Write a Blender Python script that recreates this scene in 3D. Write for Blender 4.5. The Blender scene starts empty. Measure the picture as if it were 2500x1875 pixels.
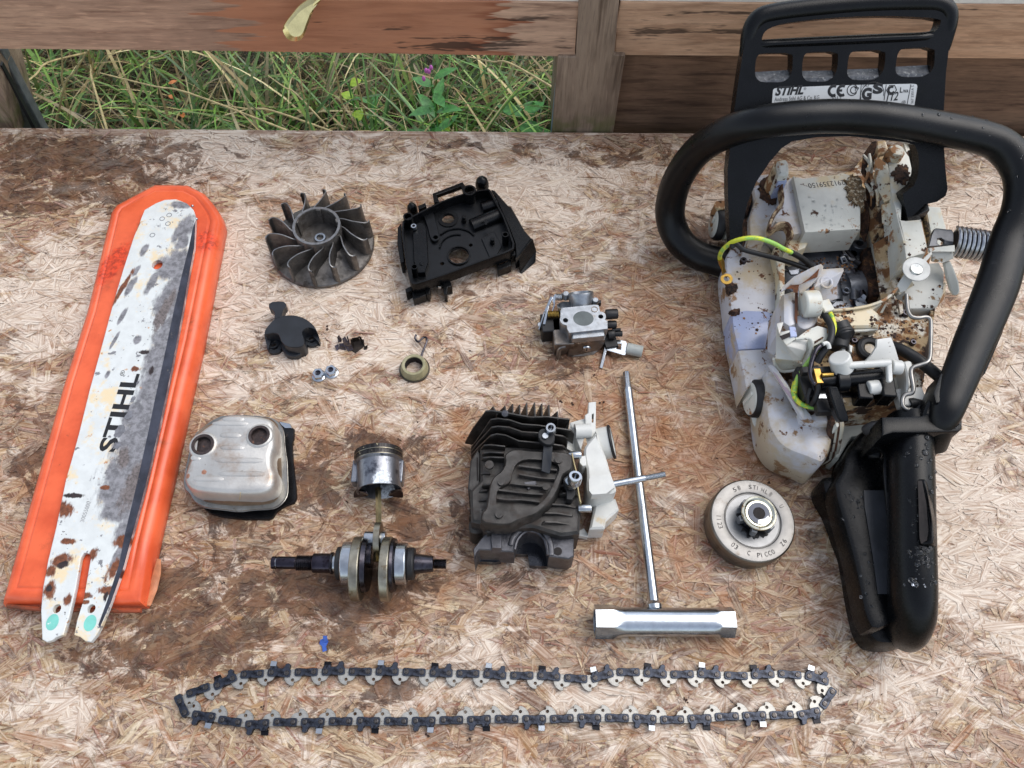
import bpy, math, random
import numpy as np
from mathutils import Vector, Matrix
from mathutils.geometry import tessellate_polygon
random.seed(7); rng = np.random.default_rng(7)
R = math.radians
sc = bpy.context.scene
COL = sc.collection

# ------------------------------------------------------------------ camera, sky, sun, exposure
CH = 605.0                       # camera height above the bench, millimetres
TH = R(61.85); ROLL = R(0.47); FPX = 2024.0
Fv = Vector((0, math.cos(TH), -math.sin(TH)))
D0 = Vector((0, -math.sin(TH), -math.cos(TH))); R0 = Vector((1, 0, 0))
Rv = R0*math.cos(ROLL) - D0*math.sin(ROLL)
Dv = R0*math.sin(ROLL) + D0*math.cos(ROLL)
CAM = Vector((0, 0, CH))
cd = bpy.data.cameras.new('camera'); cam = bpy.data.objects.new('camera', cd); COL.objects.link(cam)
cd.sensor_width = 36; cd.lens = FPX/2500*36; cd.clip_start = .01; cd.clip_end = 500
mw = Matrix.Identity(4)
for i, v in enumerate((Rv, -Dv, -Fv)):
    for j in range(3): mw[j][i] = v[j]
mw.translation = CAM*.001
cam.matrix_world = mw; sc.camera = cam

SUN_EL, SUN_AZ = R(56), R(62)   # azimuth measured from +Y towards +X
w = bpy.data.worlds.new('World'); sc.world = w; w.use_nodes = True
nt = w.node_tree; bg = nt.nodes['Background']
sky = nt.nodes.new('ShaderNodeTexSky'); sky.sky_type = 'NISHITA'; sky.sun_disc = False
sky.sun_elevation = SUN_EL; sky.sun_rotation = SUN_AZ
sky.air_density = 1.0; sky.dust_density = 1.6; sky.ozone_density = .6
hs = nt.nodes.new('ShaderNodeHueSaturation'); hs.inputs['Saturation'].default_value = .5   # thin overcast: a paler sky than clear air
nt.links.new(sky.outputs[0], hs.inputs['Color']); nt.links.new(hs.outputs[0], bg.inputs[0]); bg.inputs[1].default_value = .15
sd = bpy.data.lights.new('sun', 'SUN'); sd.energy = .9; sd.angle = R(50); sd.color = (1, .965, .92)
so = bpy.data.objects.new('sun', sd); COL.objects.link(so)
sv = Vector((math.sin(SUN_AZ)*math.cos(SUN_EL), math.cos(SUN_AZ)*math.cos(SUN_EL), math.sin(SUN_EL)))
so.rotation_euler = (-sv).to_track_quat('-Z', 'Y').to_euler(); so.location = sv*3
sc.view_settings.view_transform = 'Standard'; sc.view_settings.look = 'None'
sc.view_settings.exposure = 0.72; sc.view_settings.gamma = 1; sc.view_settings.use_curve_mapping = False

# ------------------------------------------------------------------ survey: sight line -> real point (mm)
def ray(px, py): return Fv + Rv*((px-1250)/FPX) + Dv*((py-937.5)/FPX)
def P(px, py, h=0.0):
    d = ray(px, py); return CAM + d*((h-CH)/d.z)
def PY(px, py, y):
    d = ray(px, py); return CAM + d*(y/d.y)
def PP(px, py, o, n):
    d = ray(px, py); return CAM + d*((o-CAM).dot(n)/d.dot(n))
def S(px, py, h=0.0):            # px per mm across
    d = ray(px, py); return FPX/((h-CH)/d.z)
class Z:
    def __init__(s, x0, y0, k): s.x0, s.y0, s.k = x0, y0, k
    def p(s, x, y): return (s.x0+x*s.k, s.y0+y*s.k)
    def P(s, x, y, h=0.): return P(*s.p(x, y), h)
    def xy(s, pts, h=0.): return [(v.x, v.y) for v in (s.P(x, y, h) for x, y in pts)]
    def l(s, pts): return [s.p(*q) for q in pts]
    def mm(s, n, x, y, h=0.): return n*s.k/S(*s.p(x, y), h)
zA=Z(0,0,.40687); zB=Z(850,0,.40687); zC=Z(0,400,.36173); zD=Z(0,950,.39191); zE=Z(600,400,.19286)
zF=Z(940,420,.19286); zG=Z(620,710,.20796); zH=Z(1280,680,.15675); zI=Z(430,980,.18681); zJ=Z(640,1070,.25323)
zK=Z(1110,960,.26527); zL=Z(1420,1400,.18083); zM=Z(1690,1140,.16279); zN=Z(1990,1000,.36155)
zO=Z(400,1600,.31646); zQ=Z(1000,1600,.49729); zR=Z(1580,0,.41591); zT=Z(1700,330,.24111)
zU=Z(2060,330,.27127); zV=Z(1700,560,.24111); zW=Z(1880,650,.21095); zX=Z(1780,850,.28029)
zY=Z(1780,0,.26221); zAA=Z(1700,550,.36166); z1=Z(0,0,1)

# ------------------------------------------------------------------ shapes
def area(p): return .5*sum(p[i][0]*p[(i+1)%len(p)][1]-p[(i+1)%len(p)][0]*p[i][1] for i in range(len(p)))
def chaikin(p, n=1, closed=True):
    for _ in range(n):
        q = []
        m = len(p)
        for i in range(m if closed else m-1):
            a, b = p[i], p[(i+1) % m]
            q.append(tuple(a[k]*.75+b[k]*.25 for k in range(len(a)))); q.append(tuple(a[k]*.25+b[k]*.75 for k in range(len(a))))
        if not closed: q = [tuple(p[0])]+q+[tuple(p[-1])]
        p = q
    return p
def offset(p, d):
    n = len(p); out = []
    for i in range(n):
        a, b, c = Vector(p[i-1][:2]), Vector(p[i][:2]), Vector(p[(i+1) % n][:2])
        e1 = (b-a); e2 = (c-b)
        if e1.length < 1e-9 or e2.length < 1e-9: out.append(tuple(b)); continue
        e1.normalize(); e2.normalize()
        n1 = Vector((-e1.y, e1.x)); n2 = Vector((-e2.y, e2.x)); m = n1+n2
        if m.length < 1e-6: m = n1
        m.normalize(); k = 1/max(.45, m.dot(n1))
        out.append(tuple(b+m*d*k))
    return out
def circ(cx, cy, r, n=20, ry=None, rot=0):
    ry = ry or r; c, s = math.cos(rot), math.sin(rot)
    return [(cx+r*math.cos(a)*c-ry*math.sin(a)*s, cy+r*math.cos(a)*s+ry*math.sin(a)*c) for a in (2*math.pi*i/n for i in range(n))]
def catmull(pts, n=6):
    pts = [Vector(p) for p in pts]; out = []
    for i in range(len(pts)-1):
        p0 = pts[max(0, i-1)]; p1 = pts[i]; p2 = pts[i+1]; p3 = pts[min(len(pts)-1, i+2)]
        for j in range(n):
            t = j/n
            out.append(.5*((2*p1)+(p2-p0)*t+(2*p0-5*p1+4*p2-p3)*t*t+(3*p1-p0-3*p2+p3)*t*t*t))
    out.append(pts[-1]); return out

class MB:
    def __init__(s): s.v = []; s.f = []
    def add(s, vs, fs):
        o = len(s.v); s.v += [Vector(x) for x in vs]; s.f += [tuple(o+i for i in f) for f in fs]; return s
    def cap(s, loops, flip=False):
        o = len(s.v); fl = [Vector(v) for l in loops for v in l]
        tri = tessellate_polygon([[Vector(v) for v in l] for l in loops])
        s.v += fl
        nrm = Vector((0, 0, 0))
        for t in tri: nrm += (fl[t[1]]-fl[t[0]]).cross(fl[t[2]]-fl[t[0]])
        return o, tri, nrm
    def slab(s, out, prof, holes=(), bottom=True):
        """outline (x,y) swept through (inset,z) levels from bottom to top, capped, with optional holes"""
        if area(out) < 0: out = out[::-1]
        rings = [[(x, y, z) for x, y in offset(out, i)] for i, z in prof]
        n = len(out); o = len(s.v)
        for r in rings: s.v += [Vector(x) for x in r]
        for k in range(len(rings)-1):
            for i in range(n):
                j = (i+1) % n
                s.f.append((o+k*n+i, o+k*n+j, o+(k+1)*n+j, o+(k+1)*n+i))
        z0, z1 = prof[0][1], prof[-1][1]
        hs = [h if area(h) < 0 else h[::-1] for h in holes]
        for (base, zz, up) in ((o+(len(rings)-1)*n, z1, True), (o, z0, False)):
            if not up and not bottom: continue
            loops = [[s.v[base+i] for i in range(n)]]; idx = [base+i for i in range(n)]
            for h in hs:
                b = len(s.v); s.v += [Vector((x, y, zz)) for x, y in h]
                loops.append([s.v[b+i] for i in range(len(h))]); idx += [b+i for i in range(len(h))]
            for t in tessellate_polygon(loops):
                a, b_, c = (idx[q] for q in t)
                nz = (s.v[b_]-s.v[a]).cross(s.v[c]-s.v[a]).z
                s.f.append((a, b_, c) if (nz > 0) == up else (a, c, b_))
        for h in hs:
            m = len(h); o2 = len(s.v)
            s.v += [Vector((x, y, z0)) for x, y in h]+[Vector((x, y, z1)) for x, y in h]
            for i in range(m):
                j = (i+1) % m; s.f.append((o2+i, o2+j, o2+m+j, o2+m+i))
        return s
    def prism(s, out, z0, z1, holes=()): return s.slab(out, [(0, z0), (0, z1)], holes)
    def plate(s, pts, t, holes=(), away=None):
        """near-planar 3D outline given thickness t away from the viewer"""
        pts = [Vector(p) for p in pts]; n = Vector((0, 0, 0))
        for i in range(len(pts)):
            a, b = pts[i], pts[(i+1) % len(pts)]
            n += Vector(((a.y-b.y)*(a.z+b.z), (a.z-b.z)*(a.x+b.x), (a.x-b.x)*(a.y+b.y)))
        n.normalize()
        if away is not None: n = Vector(away)
        c = sum(pts, Vector())/len(pts)
        if n.dot(CAM-c) < 0: n = -n
        loops = [pts]+[[Vector(p) for p in h] for h in holes]
        flat = [v for l in loops for v in l]; N = len(flat); o = len(s.v)
        s.v += flat+[v-n*t for v in flat]
        for tr in tessellate_polygon(loops):
            a, b, c2 = tr
            up = (flat[b]-flat[a]).cross(flat[c2]-flat[a]).dot(n) > 0
            if not up: b, c2 = c2, b
            s.f.append((o+a, o+b, o+c2)); s.f.append((o+N+a, o+N+c2, o+N+b))
        k = 0
        for li, l in enumerate(loops):
            m = len(l); nn = Vector((0, 0, 0))
            for i in range(m): nn += l[i].cross(l[(i+1) % m])
            fl = (nn.dot(n) > 0) == (li == 0)
            for i in range(m):
                a, b = o+k+i, o+k+(i+1) % m
                s.f.append((a, a+N, b+N, b) if fl else (a, b, b+N, a+N))
            k += m
        return s
    def box(s, c, sx, sy, sz, rz=0, rot=None):
        M3 = rot if rot is not None else Matrix.Rotation(rz, 3, 'Z'); c = Vector(c)
        vs = [c+M3 @ Vector((x*sx/2, y*sy/2, z*sz/2)) for z in (-1, 1) for x, y in ((-1, -1), (1, -1), (1, 1), (-1, 1))]
        return s.add(vs, [(3, 2, 1, 0), (4, 5, 6, 7), (0, 1, 5, 4), (1, 2, 6, 5), (2, 3, 7, 6), (3, 0, 4, 7)])
    def bar(s, a, b, wd, th, up=(0, 0, 1)):
        a, b = Vector(a), Vector(b); x = (b-a).normalized(); y = Vector(up).cross(x).normalized(); z = x.cross(y)
        M3 = Matrix((x, y, z)).transposed()
        return s.box((a+b)/2, (b-a).length, wd, th, rot=M3)
    def tube(s, pts, r, n=10, r2=None, up=(0, 0, 1), caps=True, sm=0):
        pts = [Vector(p) for p in pts]; m0 = len(pts)
        rs = list(r) if hasattr(r, '__len__') else [r]*m0
        r2s = list(r2) if hasattr(r2, '__len__') else ([r2]*m0 if r2 else list(rs))
        if sm:
            pts = catmull(pts, sm); N = len(pts)
            tt = np.linspace(0, m0-1, N); rs = np.interp(tt, range(m0), rs); r2s = np.interp(tt, range(m0), r2s)
        o = len(s.v); N = len(pts); up = Vector(up); prev = None
        for i, p in enumerate(pts):
            t = (pts[min(N-1, i+1)]-pts[max(0, i-1)])
            if t.length < 1e-9: t = Vector((1, 0, 0))
            t.normalize(); side = t.cross(up)
            if side.length < .05: side = prev if prev is not None else t.cross(Vector((0, 1, .1)))
            side.normalize()
            if prev is not None and side.dot(prev) < 0: side = -side
            prev = side; u2 = side.cross(t).normalized()
            for k in range(n):
                a = 2*math.pi*k/n
                s.v.append(p+side*math.cos(a)*rs[i]+u2*math.sin(a)*r2s[i])
        for i in range(N-1):
            for k in range(n):
                j = (k+1) % n
                s.f.append((o+i*n+k, o+i*n+j, o+(i+1)*n+j, o+(i+1)*n+k))
        if caps:
            s.f.append(tuple(o+k for k in range(n))[::-1]); s.f.append(tuple(o+(N-1)*n+k for k in range(n)))
        return s
    def lathe(s, prof, o, ax=(0, 0, 1), n=24, xref=None, c0=True, c1=True):
        """profile (radius, distance along axis)"""
        o = Vector(o); ax = Vector(ax).normalized()
        x = Vector(xref) if xref is not None else (Vector((1, 0, 0)) if abs(ax.x) < .9 else Vector((0, 1, 0)))
        x = (x-ax*x.dot(ax)).normalized(); y = ax.cross(x); b = len(s.v)
        for r, t in prof:
            for k in range(n):
                a = 2*math.pi*k/n; s.v.append(o+ax*t+x*math.cos(a)*r+y*math.sin(a)*r)
        for i in range(len(prof)-1):
            for k in range(n):
                j = (k+1) % n; s.f.append((b+i*n+k, b+i*n+j, b+(i+1)*n+j, b+(i+1)*n+k))
        if c0 and prof[0][0] > .02: s.f.append(tuple(b+k for k in range(n))[::-1])
        if c1 and prof[-1][0] > .02: s.f.append(tuple(b+(len(prof)-1)*n+k for k in range(n)))
        return s
    def ring(s, ro, ri, t0, t1, o, ax=(0, 0, 1), n=24):
        """closed ring: outer/inner radius between t0 and t1"""
        q = s.lathe([(ri, t0), (ro, t0), (ro, t1), (ri, t1), (ri, t0)], o, ax, n)
        s.f.pop(); s.f.pop(); return q
    def torus(s, c, Rr, r, ax=(0, 0, 1), n=28, m=8):
        pr = [(Rr+r*math.cos(2*math.pi*i/m), r*math.sin(2*math.pi*i/m)) for i in range(m+1)]
        s.lathe(pr, c, ax, n); s.f.pop(); s.f.pop(); return s
    def xf(s, M4, o):
        o = Vector(o); s.v = [o+M4 @ (v-o) for v in s.v]; return s
    def ball(s, c, r, n=10, m=6, sz=1):
        pr = [(max(1e-7, r*math.sin(math.pi*i/m)), -r*sz*math.cos(math.pi*i/m)) for i in range(m+1)]
        return s.lathe(pr, c, (0, 0, 1), n)

def origin_of(o):
    v = Vector((0, 0, 0))
    while o is not None: v += o.location; o = o.parent
    return v
def mkmesh(name, mb, mat, org=Vector((0, 0, 0)), ang=38):
    me = bpy.data.meshes.new(name)
    me.from_pydata([tuple(v*.001-org) for v in mb.v], [], mb.f); me.validate(); me.update()
    if mat: me.materials.append(mat)
    me.shade_smooth(); me.set_sharp_from_angle(angle=R(ang))
    return me
def tag(o, label=None, cat=None, group=None, kind=None):
    if label: o['label'] = label
    if cat: o['category'] = cat
    if group: o['group'] = group
    if kind: o['kind'] = kind
    return o
def part(name, mb, mat, parent=None, bev=0, ang=38, seg=2, label=None, kind=None):
    org = origin_of(parent) if parent is not None else Vector((0, 0, 0))
    o = bpy.data.objects.new(name, mkmesh(name, mb, mat, org, ang)); COL.objects.link(o); o.parent = parent
    if bev:
        m = o.modifiers.new('bevel', 'BEVEL'); m.width = bev*.001; m.segments = seg; m.limit_method = 'ANGLE'; m.angle_limit = R(35)
        m.harden_normals = False; m.use_clamp_overlap = True
    return tag(o, label, kind=kind)
def thing(name, label, cat, at, group=None):
    o = bpy.data.objects.new(name, None); COL.objects.link(o); o.location = Vector(at)*.001; o.empty_display_size = .02
    return tag(o, label, cat, group)
def inst(name, me, parent, loc, rz=0):
    o = bpy.data.objects.new(name, me); COL.objects.link(o); o.parent = parent
    o.location = Vector(loc)*.001-origin_of(parent); o.rotation_euler = (0, 0, rz); return o
def lettering(body, p0, p1, nrm, height, mat, parent, bold=0., shear=0., lift=.12, name='lettering', thick=.06):
    c = bpy.data.curves.new('t', 'FONT'); c.body = body; c.offset = bold; c.shear = shear; c.resolution_u = 3
    to = bpy.data.objects.new('t', c); COL.objects.link(to)
    dg = bpy.context.evaluated_depsgraph_get(); me = bpy.data.meshes.new_from_object(to.evaluated_get(dg))
    COL.objects.unlink(to); bpy.data.objects.remove(to)
    co = [v.co.copy() for v in me.vertices]; fs = [tuple(p.vertices) for p in me.polygons]; bpy.data.meshes.remove(me)
    x0 = min(v.x for v in co); x1 = max(v.x for v in co); yb = .0; yh = .69
    p0, p1, n = Vector(p0), Vector(p1), Vector(nrm).normalized()
    X = p1-p0; L = X.length; X.normalize(); Y = n.cross(X).normalized()
    mb = MB(); vs = [p0+X*((v.x-x0)/(x1-x0)*L)+Y*((v.y-yb)/yh*height)+n*lift for v in co]
    mb.add(vs, fs)
    return part(name, mb, mat, parent)

# ------------------------------------------------------------------ materials
def lin(c):
    if isinstance(c, (int, float)): c = (c, c, c)
    return tuple(((x/255)/12.92 if x/255 <= .04045 else ((x/255+.055)/1.055)**2.4) for x in c)+(1,)
class NT:
    def __init__(s, name):
        s.m = bpy.data.materials.new(name); s.m.use_nodes = True; s.t = s.m.node_tree
        s.b = s.t.nodes['Principled BSDF']; s.tc = s.n('ShaderNodeTexCoord'); s.geo = None
    def n(s, ty, **k):
        x = s.t.nodes.new(ty)
        for a, b in k.items(): setattr(x, a, b)
        return x
    def L(s, a, b): s.t.links.new(a, b)
    def pos(s):
        if s.geo is None: s.geo = s.n('ShaderNodeNewGeometry')
        return s.geo.outputs['Position']
    def noise(s, scale, detail=4, rough=.55, vec=None, stretch=None, dist=0., off=None, rot=None):
        x = s.n('ShaderNodeTexNoise'); x.inputs['Scale'].default_value = scale; x.inputs['Detail'].default_value = detail
        x.inputs['Roughness'].default_value = rough; x.inputs['Distortion'].default_value = dist
        v = vec if vec is not None else s.tc.outputs['Object']
        if stretch or off or rot:
            mp = s.n('ShaderNodeMapping'); s.L(v, mp.inputs[0])
            if stretch: mp.inputs['Scale'].default_value = stretch
            if off: mp.inputs['Location'].default_value = off
            if rot: mp.inputs['Rotation'].default_value = rot
            v = mp.outputs[0]
        s.L(v, x.inputs['Vector']); return x.outputs['Fac']
    def math(s, op, a, b=None, c=None, clamp=False):
        x = s.n('ShaderNodeMath', operation=op); x.use_clamp = clamp
        for i, q in enumerate((a, b, c)):
            if q is None: continue
            if isinstance(q, (int, float)): x.inputs[i].default_value = q
            else: s.L(q, x.inputs[i])
        return x.outputs[0]
    def rng(s, v, a, b, c=0., d=1., smooth=True):
        x = s.n('ShaderNodeMapRange'); x.interpolation_type = 'SMOOTHSTEP' if smooth else 'LINEAR'
        s.L(v, x.inputs[0])
        for i, q in enumerate((a, b, c, d)): x.inputs[i+1].default_value = q
        return x.outputs[0]
    def mix(s, f, a, b, mode='MIX'):
        x = s.n('ShaderNodeMix'); x.data_type = 'RGBA'; x.blend_type = mode
        for sock, q in ((x.inputs['Factor'], f), (x.inputs[6], a), (x.inputs[7], b)):
            if isinstance(q, (int, float)): sock.default_value = q
            elif isinstance(q, (tuple, list)): sock.default_value = q if len(q) == 4 else tuple(q)+(1,)
            else: s.L(q, sock)
        return x.outputs[2]
    def ell(s, lst, wob=.35, wscale=400, soft=.25, along=None):
        """union of ellipses given as (centre mm Vector, rx mm, ry mm, rotation): 1 inside, ragged edge"""
        cur = None
        for c, rx, ry, ro in lst:
            mp = s.n('ShaderNodeMapping'); mp.vector_type = 'TEXTURE'; s.L(s.pos(), mp.inputs[0])
            mp.inputs['Location'].default_value = tuple(Vector(c)*.001); mp.inputs['Rotation'].default_value = (0, 0, ro)
            mp.inputs['Scale'].default_value = (rx*.001, ry*.001, 10.)
            ln = s.n('ShaderNodeVectorMath', operation='LENGTH'); s.L(mp.outputs[0], ln.inputs[0])
            cur = ln.outputs['Value'] if cur is None else s.math('MINIMUM', cur, ln.outputs['Value'])
        nv = None
        if along is not None:
            mp = s.n('ShaderNodeMapping'); mp.vector_type = 'TEXTURE'; s.L(s.tc.outputs['Object'], mp.inputs[0])
            mp.inputs['Rotation'].default_value = (0, 0, along); mp.inputs['Scale'].default_value = (2.6, 1, 1); nv = mp.outputs[0]
        nz = s.noise(wscale, 6, .68, vec=nv)
        cur = s.math('ADD', cur, s.math('MULTIPLY', s.math('SUBTRACT', nz, .5), wob*4))
        return s.rng(cur, 1-soft, 1+soft, 1., 0.)
    def bump(s, h, strength=.3, dist=.0005):
        x = s.n('ShaderNodeBump'); x.inputs['Strength'].default_value = strength; x.inputs['Distance'].default_value = dist
        s.L(h, x.inputs['Height']); s.L(x.outputs[0], s.b.inputs['Normal']); return x
    def out(s, col=None, rough=None, metal=None, spec=None):
        for k, q in (('Base Color', col), ('Roughness', rough), ('Metallic', metal), ('Specular IOR Level', spec)):
            if q is None: continue
            if isinstance(q, (int, float)): s.b.inputs[k].default_value = q
            elif isinstance(q, tuple): s.b.inputs[k].default_value = q
            else: s.L(q, s.b.inputs[k])
        return s.m
def M(name, col, rough=.5, metal=0., var=.12, vs=90, bump=.15, bs=900, dirt=None, spec=.5, rv=.12, bd=.0003, stretch=None, col2=None, marks=None, along=None):
    """general material: base colour with mottling, ragged dirt layers [(colour, lo, hi, scale, metalkeep)], fine relief"""
    t = NT(name); c = lin(col)
    n1 = t.noise(vs, 5, .6, stretch=stretch)
    lo = tuple(x*(1-var*1.6) for x in c[:3])+(1,); hi = tuple(min(1, x*(1+var*1.2)) for x in c[:3])+(1,)
    if col2: hi = lin(col2)
    cc = t.mix(t.rng(n1, .3, .7), lo, hi)
    rr = t.math('ADD', rough-rv/2, t.math('MULTIPLY', t.noise(vs*2.3, 4, .6, off=(3, 1, 2)), rv))
    mm = metal
    k = 0
    for (dc, a, b, s_, keep) in (dirt or []):
        k += 1
        f = t.rng(t.noise(s_, 7, .68, off=(k*1.7, k*.9, k*2.1)), a, b)
        cc = t.mix(f, cc, lin(dc))
        rr = t.math('ADD', rr, t.math('MULTIPLY', f, .65*(1-rough)*(1-keep)))
        if metal and not keep: mm = t.math('MULTIPLY', mm, t.math('SUBTRACT', 1, f)) if not isinstance(mm, (int, float)) else t.math('MULTIPLY', t.math('SUBTRACT', 1, f), metal)
    for (mc, lst, wob, ws) in (marks or []):
        f = t.ell(lst, wob, ws, along=along)
        cc = t.mix(f, cc, t.mix(t.rng(t.noise(ws*1.6, 6, .7, off=(8, 2, 5)), .34, .64), tuple(x*.62 for x in lin(mc)[:3])+(1,), tuple(min(1, x*1.35) for x in lin(mc)[:3])+(1,))); rr = t.math('ADD', rr, t.math('MULTIPLY', f, .2))
        if metal: mm = t.math('MULTIPLY', mm, t.math('SUBTRACT', 1, f)) if not isinstance(mm, (int, float)) else t.math('MULTIPLY', t.math('SUBTRACT', 1, f), metal)
    t.out(cc, rr, mm, spec)
    if bump: t.bump(t.noise(bs, 5, .6), bump, bd)
    return t.m

# ------------------------------------------------------------------ ground and the meadow outside the window
GZ = -600.0
t = NT('soil')
n = t.noise(9, 6, .65); n2 = t.noise(60, 5, .7, off=(4, 2, 1))
cc = t.mix(t.rng(n, .35, .65), lin((58, 50, 36)), lin((74, 72, 46))); cc = t.mix(t.rng(n2, .45, .7), cc, lin((34, 29, 22)))
t.out(cc, .8); t.bump(n2, .8, .01); m_soil = t.m
gm = MB(); N = 60
gv = []
for j in range(N+1):
    for i in range(N+1):
        x = -3000+6000*i/N; y = -1500+7000*j/N
        gv.append((x, y, GZ+22*math.sin(x*.004+1)*math.cos(y*.005)))
gm.add(gv, [(j*(N+1)+i, j*(N+1)+i+1, (j+1)*(N+1)+i+1, (j+1)*(N+1)+i) for j in range(N) for i in range(N)])
part('ground', gm, m_soil, kind='structure')
far = MB(); far.add([(-2e5, -2e5, GZ-45), (2e5, -2e5, GZ-45), (2e5, 2e5, GZ-45), (-2e5, 2e5, GZ-45)], [(0, 1, 2, 3)])
tf = NT('far_meadow'); tf.out(tf.mix(tf.rng(tf.noise(1.5, 6, .6), .4, .6), lin((60, 70, 36)), lin((88, 86, 50))), .8)
part('meadow', far, tf.m, kind='structure')

def blades(name, cnt, xr, yr, hr, wr, cols, lean, seg=6, droop=.5, seed=1, kind='stuff', label=None, cat=None, clump=0.):
    g = np.random.default_rng(seed)
    V = []; F = []; C = []
    cl = [(g.uniform(*xr), g.uniform(*yr)) for _ in range(max(1, cnt//30))]
    for b in range(cnt):
        if g.random() < clump:
            cx, cy = cl[g.integers(len(cl))]; x = cx+g.normal(0, 22); y = cy+g.normal(0, 22)
        else: x = g.uniform(*xr); y = g.uniform(*yr)
        h = g.uniform(*hr); wd = g.uniform(*wr); az = g.uniform(0, 2*math.pi); ln = g.uniform(*lean); cv = droop*g.uniform(.3, 1.6)
        c = np.array(cols[g.integers(len(cols))])/255.*g.uniform(.7, 1.2)
        c = np.clip(c, 0, 1)**2.2; o = len(V); px, pz, py, a = x, GZ-10, y, ln
        tw = g.uniform(-.6, .6)
        for k in range(seg+1):
            f = k/seg; ww = wd*(1-f**2.2)*(.55+.45*min(1, f*4))+.25
            sa = az+math.pi/2+tw*f
            V.append((px-math.cos(sa)*ww/2, py-math.sin(sa)*ww/2, pz)); V.append((px+math.cos(sa)*ww/2, py+math.sin(sa)*ww/2, pz))
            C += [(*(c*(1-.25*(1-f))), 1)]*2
            st = h/seg; px += math.cos(az)*math.sin(a)*st; py += math.sin(az)*math.sin(a)*st; pz += math.cos(a)*st
            a = min(2.2, a+cv/seg*2.2)
            if pz < GZ+4: pz = GZ+4
        for k in range(seg): F.append((o+2*k, o+2*k+1, o+2*k+3, o+2*k+2))
    me = bpy.data.meshes.new(name); me.from_pydata((np.array(V)*.001).tolist(), [], F); me.update()
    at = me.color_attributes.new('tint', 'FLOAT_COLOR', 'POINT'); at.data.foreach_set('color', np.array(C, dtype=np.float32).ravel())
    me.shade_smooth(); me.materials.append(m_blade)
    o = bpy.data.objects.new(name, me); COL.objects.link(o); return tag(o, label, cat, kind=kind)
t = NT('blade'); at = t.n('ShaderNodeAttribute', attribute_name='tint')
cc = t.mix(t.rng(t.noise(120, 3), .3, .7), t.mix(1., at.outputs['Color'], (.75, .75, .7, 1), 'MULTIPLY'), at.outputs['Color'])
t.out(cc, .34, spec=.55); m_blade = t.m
greens = [(112, 150, 62), (88, 132, 52), (136, 172, 78), (100, 142, 70), (76, 112, 46), (152, 180, 90)]
straws = [(200, 176, 124), (180, 152, 104), (214, 194, 146), (140, 112, 76), (150, 120, 90), (116, 92, 62)]
XR = (-1050, 260); YR = (850, 1750)
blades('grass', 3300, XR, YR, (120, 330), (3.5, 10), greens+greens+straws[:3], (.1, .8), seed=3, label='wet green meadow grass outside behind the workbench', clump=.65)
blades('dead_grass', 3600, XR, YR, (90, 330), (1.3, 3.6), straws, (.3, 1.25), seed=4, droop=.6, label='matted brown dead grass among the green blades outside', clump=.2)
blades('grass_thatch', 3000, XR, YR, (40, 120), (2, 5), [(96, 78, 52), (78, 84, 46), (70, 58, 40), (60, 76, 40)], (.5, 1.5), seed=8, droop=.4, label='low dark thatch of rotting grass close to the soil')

# single long stalks, told apart in the photo
m_straw = M('straw', (186, 164, 118), .5, var=.2, vs=60, bump=0)
stalks = [((244, 178), (700, 318), 175, 215), ((515, 252), (830, 328), 130, 170), ((1140, 138), (1350, 214), 240, 250), ((215, 122), (135, 310), 60, 300), ((215, 130), (262, 320), 300, 60),
          ((655, 185), (800, 310), 120, 180), ((415, 125), (330, 205), 160, 260), ((860, 150), (900, 320), 60, 280), ((815, 150), (850, 325), 60, 260), ((30, 225), (215, 128), 120, 240), ((150, 120), (175, 300), 60, 250)]
for i, (a, b, ha, hb) in enumerate(stalks):
    pa, pb = P(*a, GZ+hb), P(*b, GZ+ha)
    mid = (pa+pb)/2+Vector((0, 0, 18))
    mb = MB().tube([pa, pa*.7+pb*.3+Vector((0, 0, 8)), mid, pb], [1.0, 1.5, 1.7, 2.0], 6, sm=4)
    o = part('grass_stalk', mb, m_straw)
    tag(o, ['long straw stalk slanting down across the left of the window', 'pale straw stalk slanting through the middle of the window', 'golden straw stalk beside the blue glazing strip at right', 'thin pale stalk rising left from the forked top near the rail', 'short thin stalk forked rightward under the rail at left',
            'grey straw stalk slanting beneath the tuft in the middle', 'short bent straw stalk hanging under the rail left of centre', 'thick brown stalk standing upright right of the centre of the window', 'thin brown stalk upright beside the thick brown one', 'leaning straw stalk at far left edge of the window', 'thin upright stalk near left end of the window'][i], 'grass stalk', 'straw stalks in the meadow')

def leaf_mb(mb, base, d, L, W, n=6, up=.25, fold=.2):
    d = Vector(d).normalized(); side = d.cross(Vector((0, 0, 1)))
    side = side.normalized() if side.length > .1 else Vector((1, 0, 0)); base = Vector(base); vs = []
    for k in range(n+1):
        f = k/n; wv = W*math.sin(math.pi*min(1, f**.8*.97+.02))*.5; c = base+d*L*f+Vector((0, 0, up*L*math.sin(f*math.pi*.8)-fold*0))
        vs += [c-side*wv+Vector((0, 0, fold*wv)), c, c+side*wv+Vector((0, 0, fold*wv))]
    fs = []
    for k in range(n): a = 3*k; fs += [(a, a+1, a+4, a+3), (a+1, a+2, a+5, a+4)]
    mb.add(vs, fs)
m_leaf = M('leaf_green', (70, 128, 58), .4, var=.2, vs=150, bump=.2)
m_leaf2 = M('leaf_yellowgreen', (150, 178, 44), .45, var=.15, vs=150, bump=.2)
m_leaf3 = M('leaf_orange', (206, 122, 66), .5, var=.2, vs=150)
m_pink = M('petal_pink', (196, 92, 180), .5, var=.1)
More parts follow.
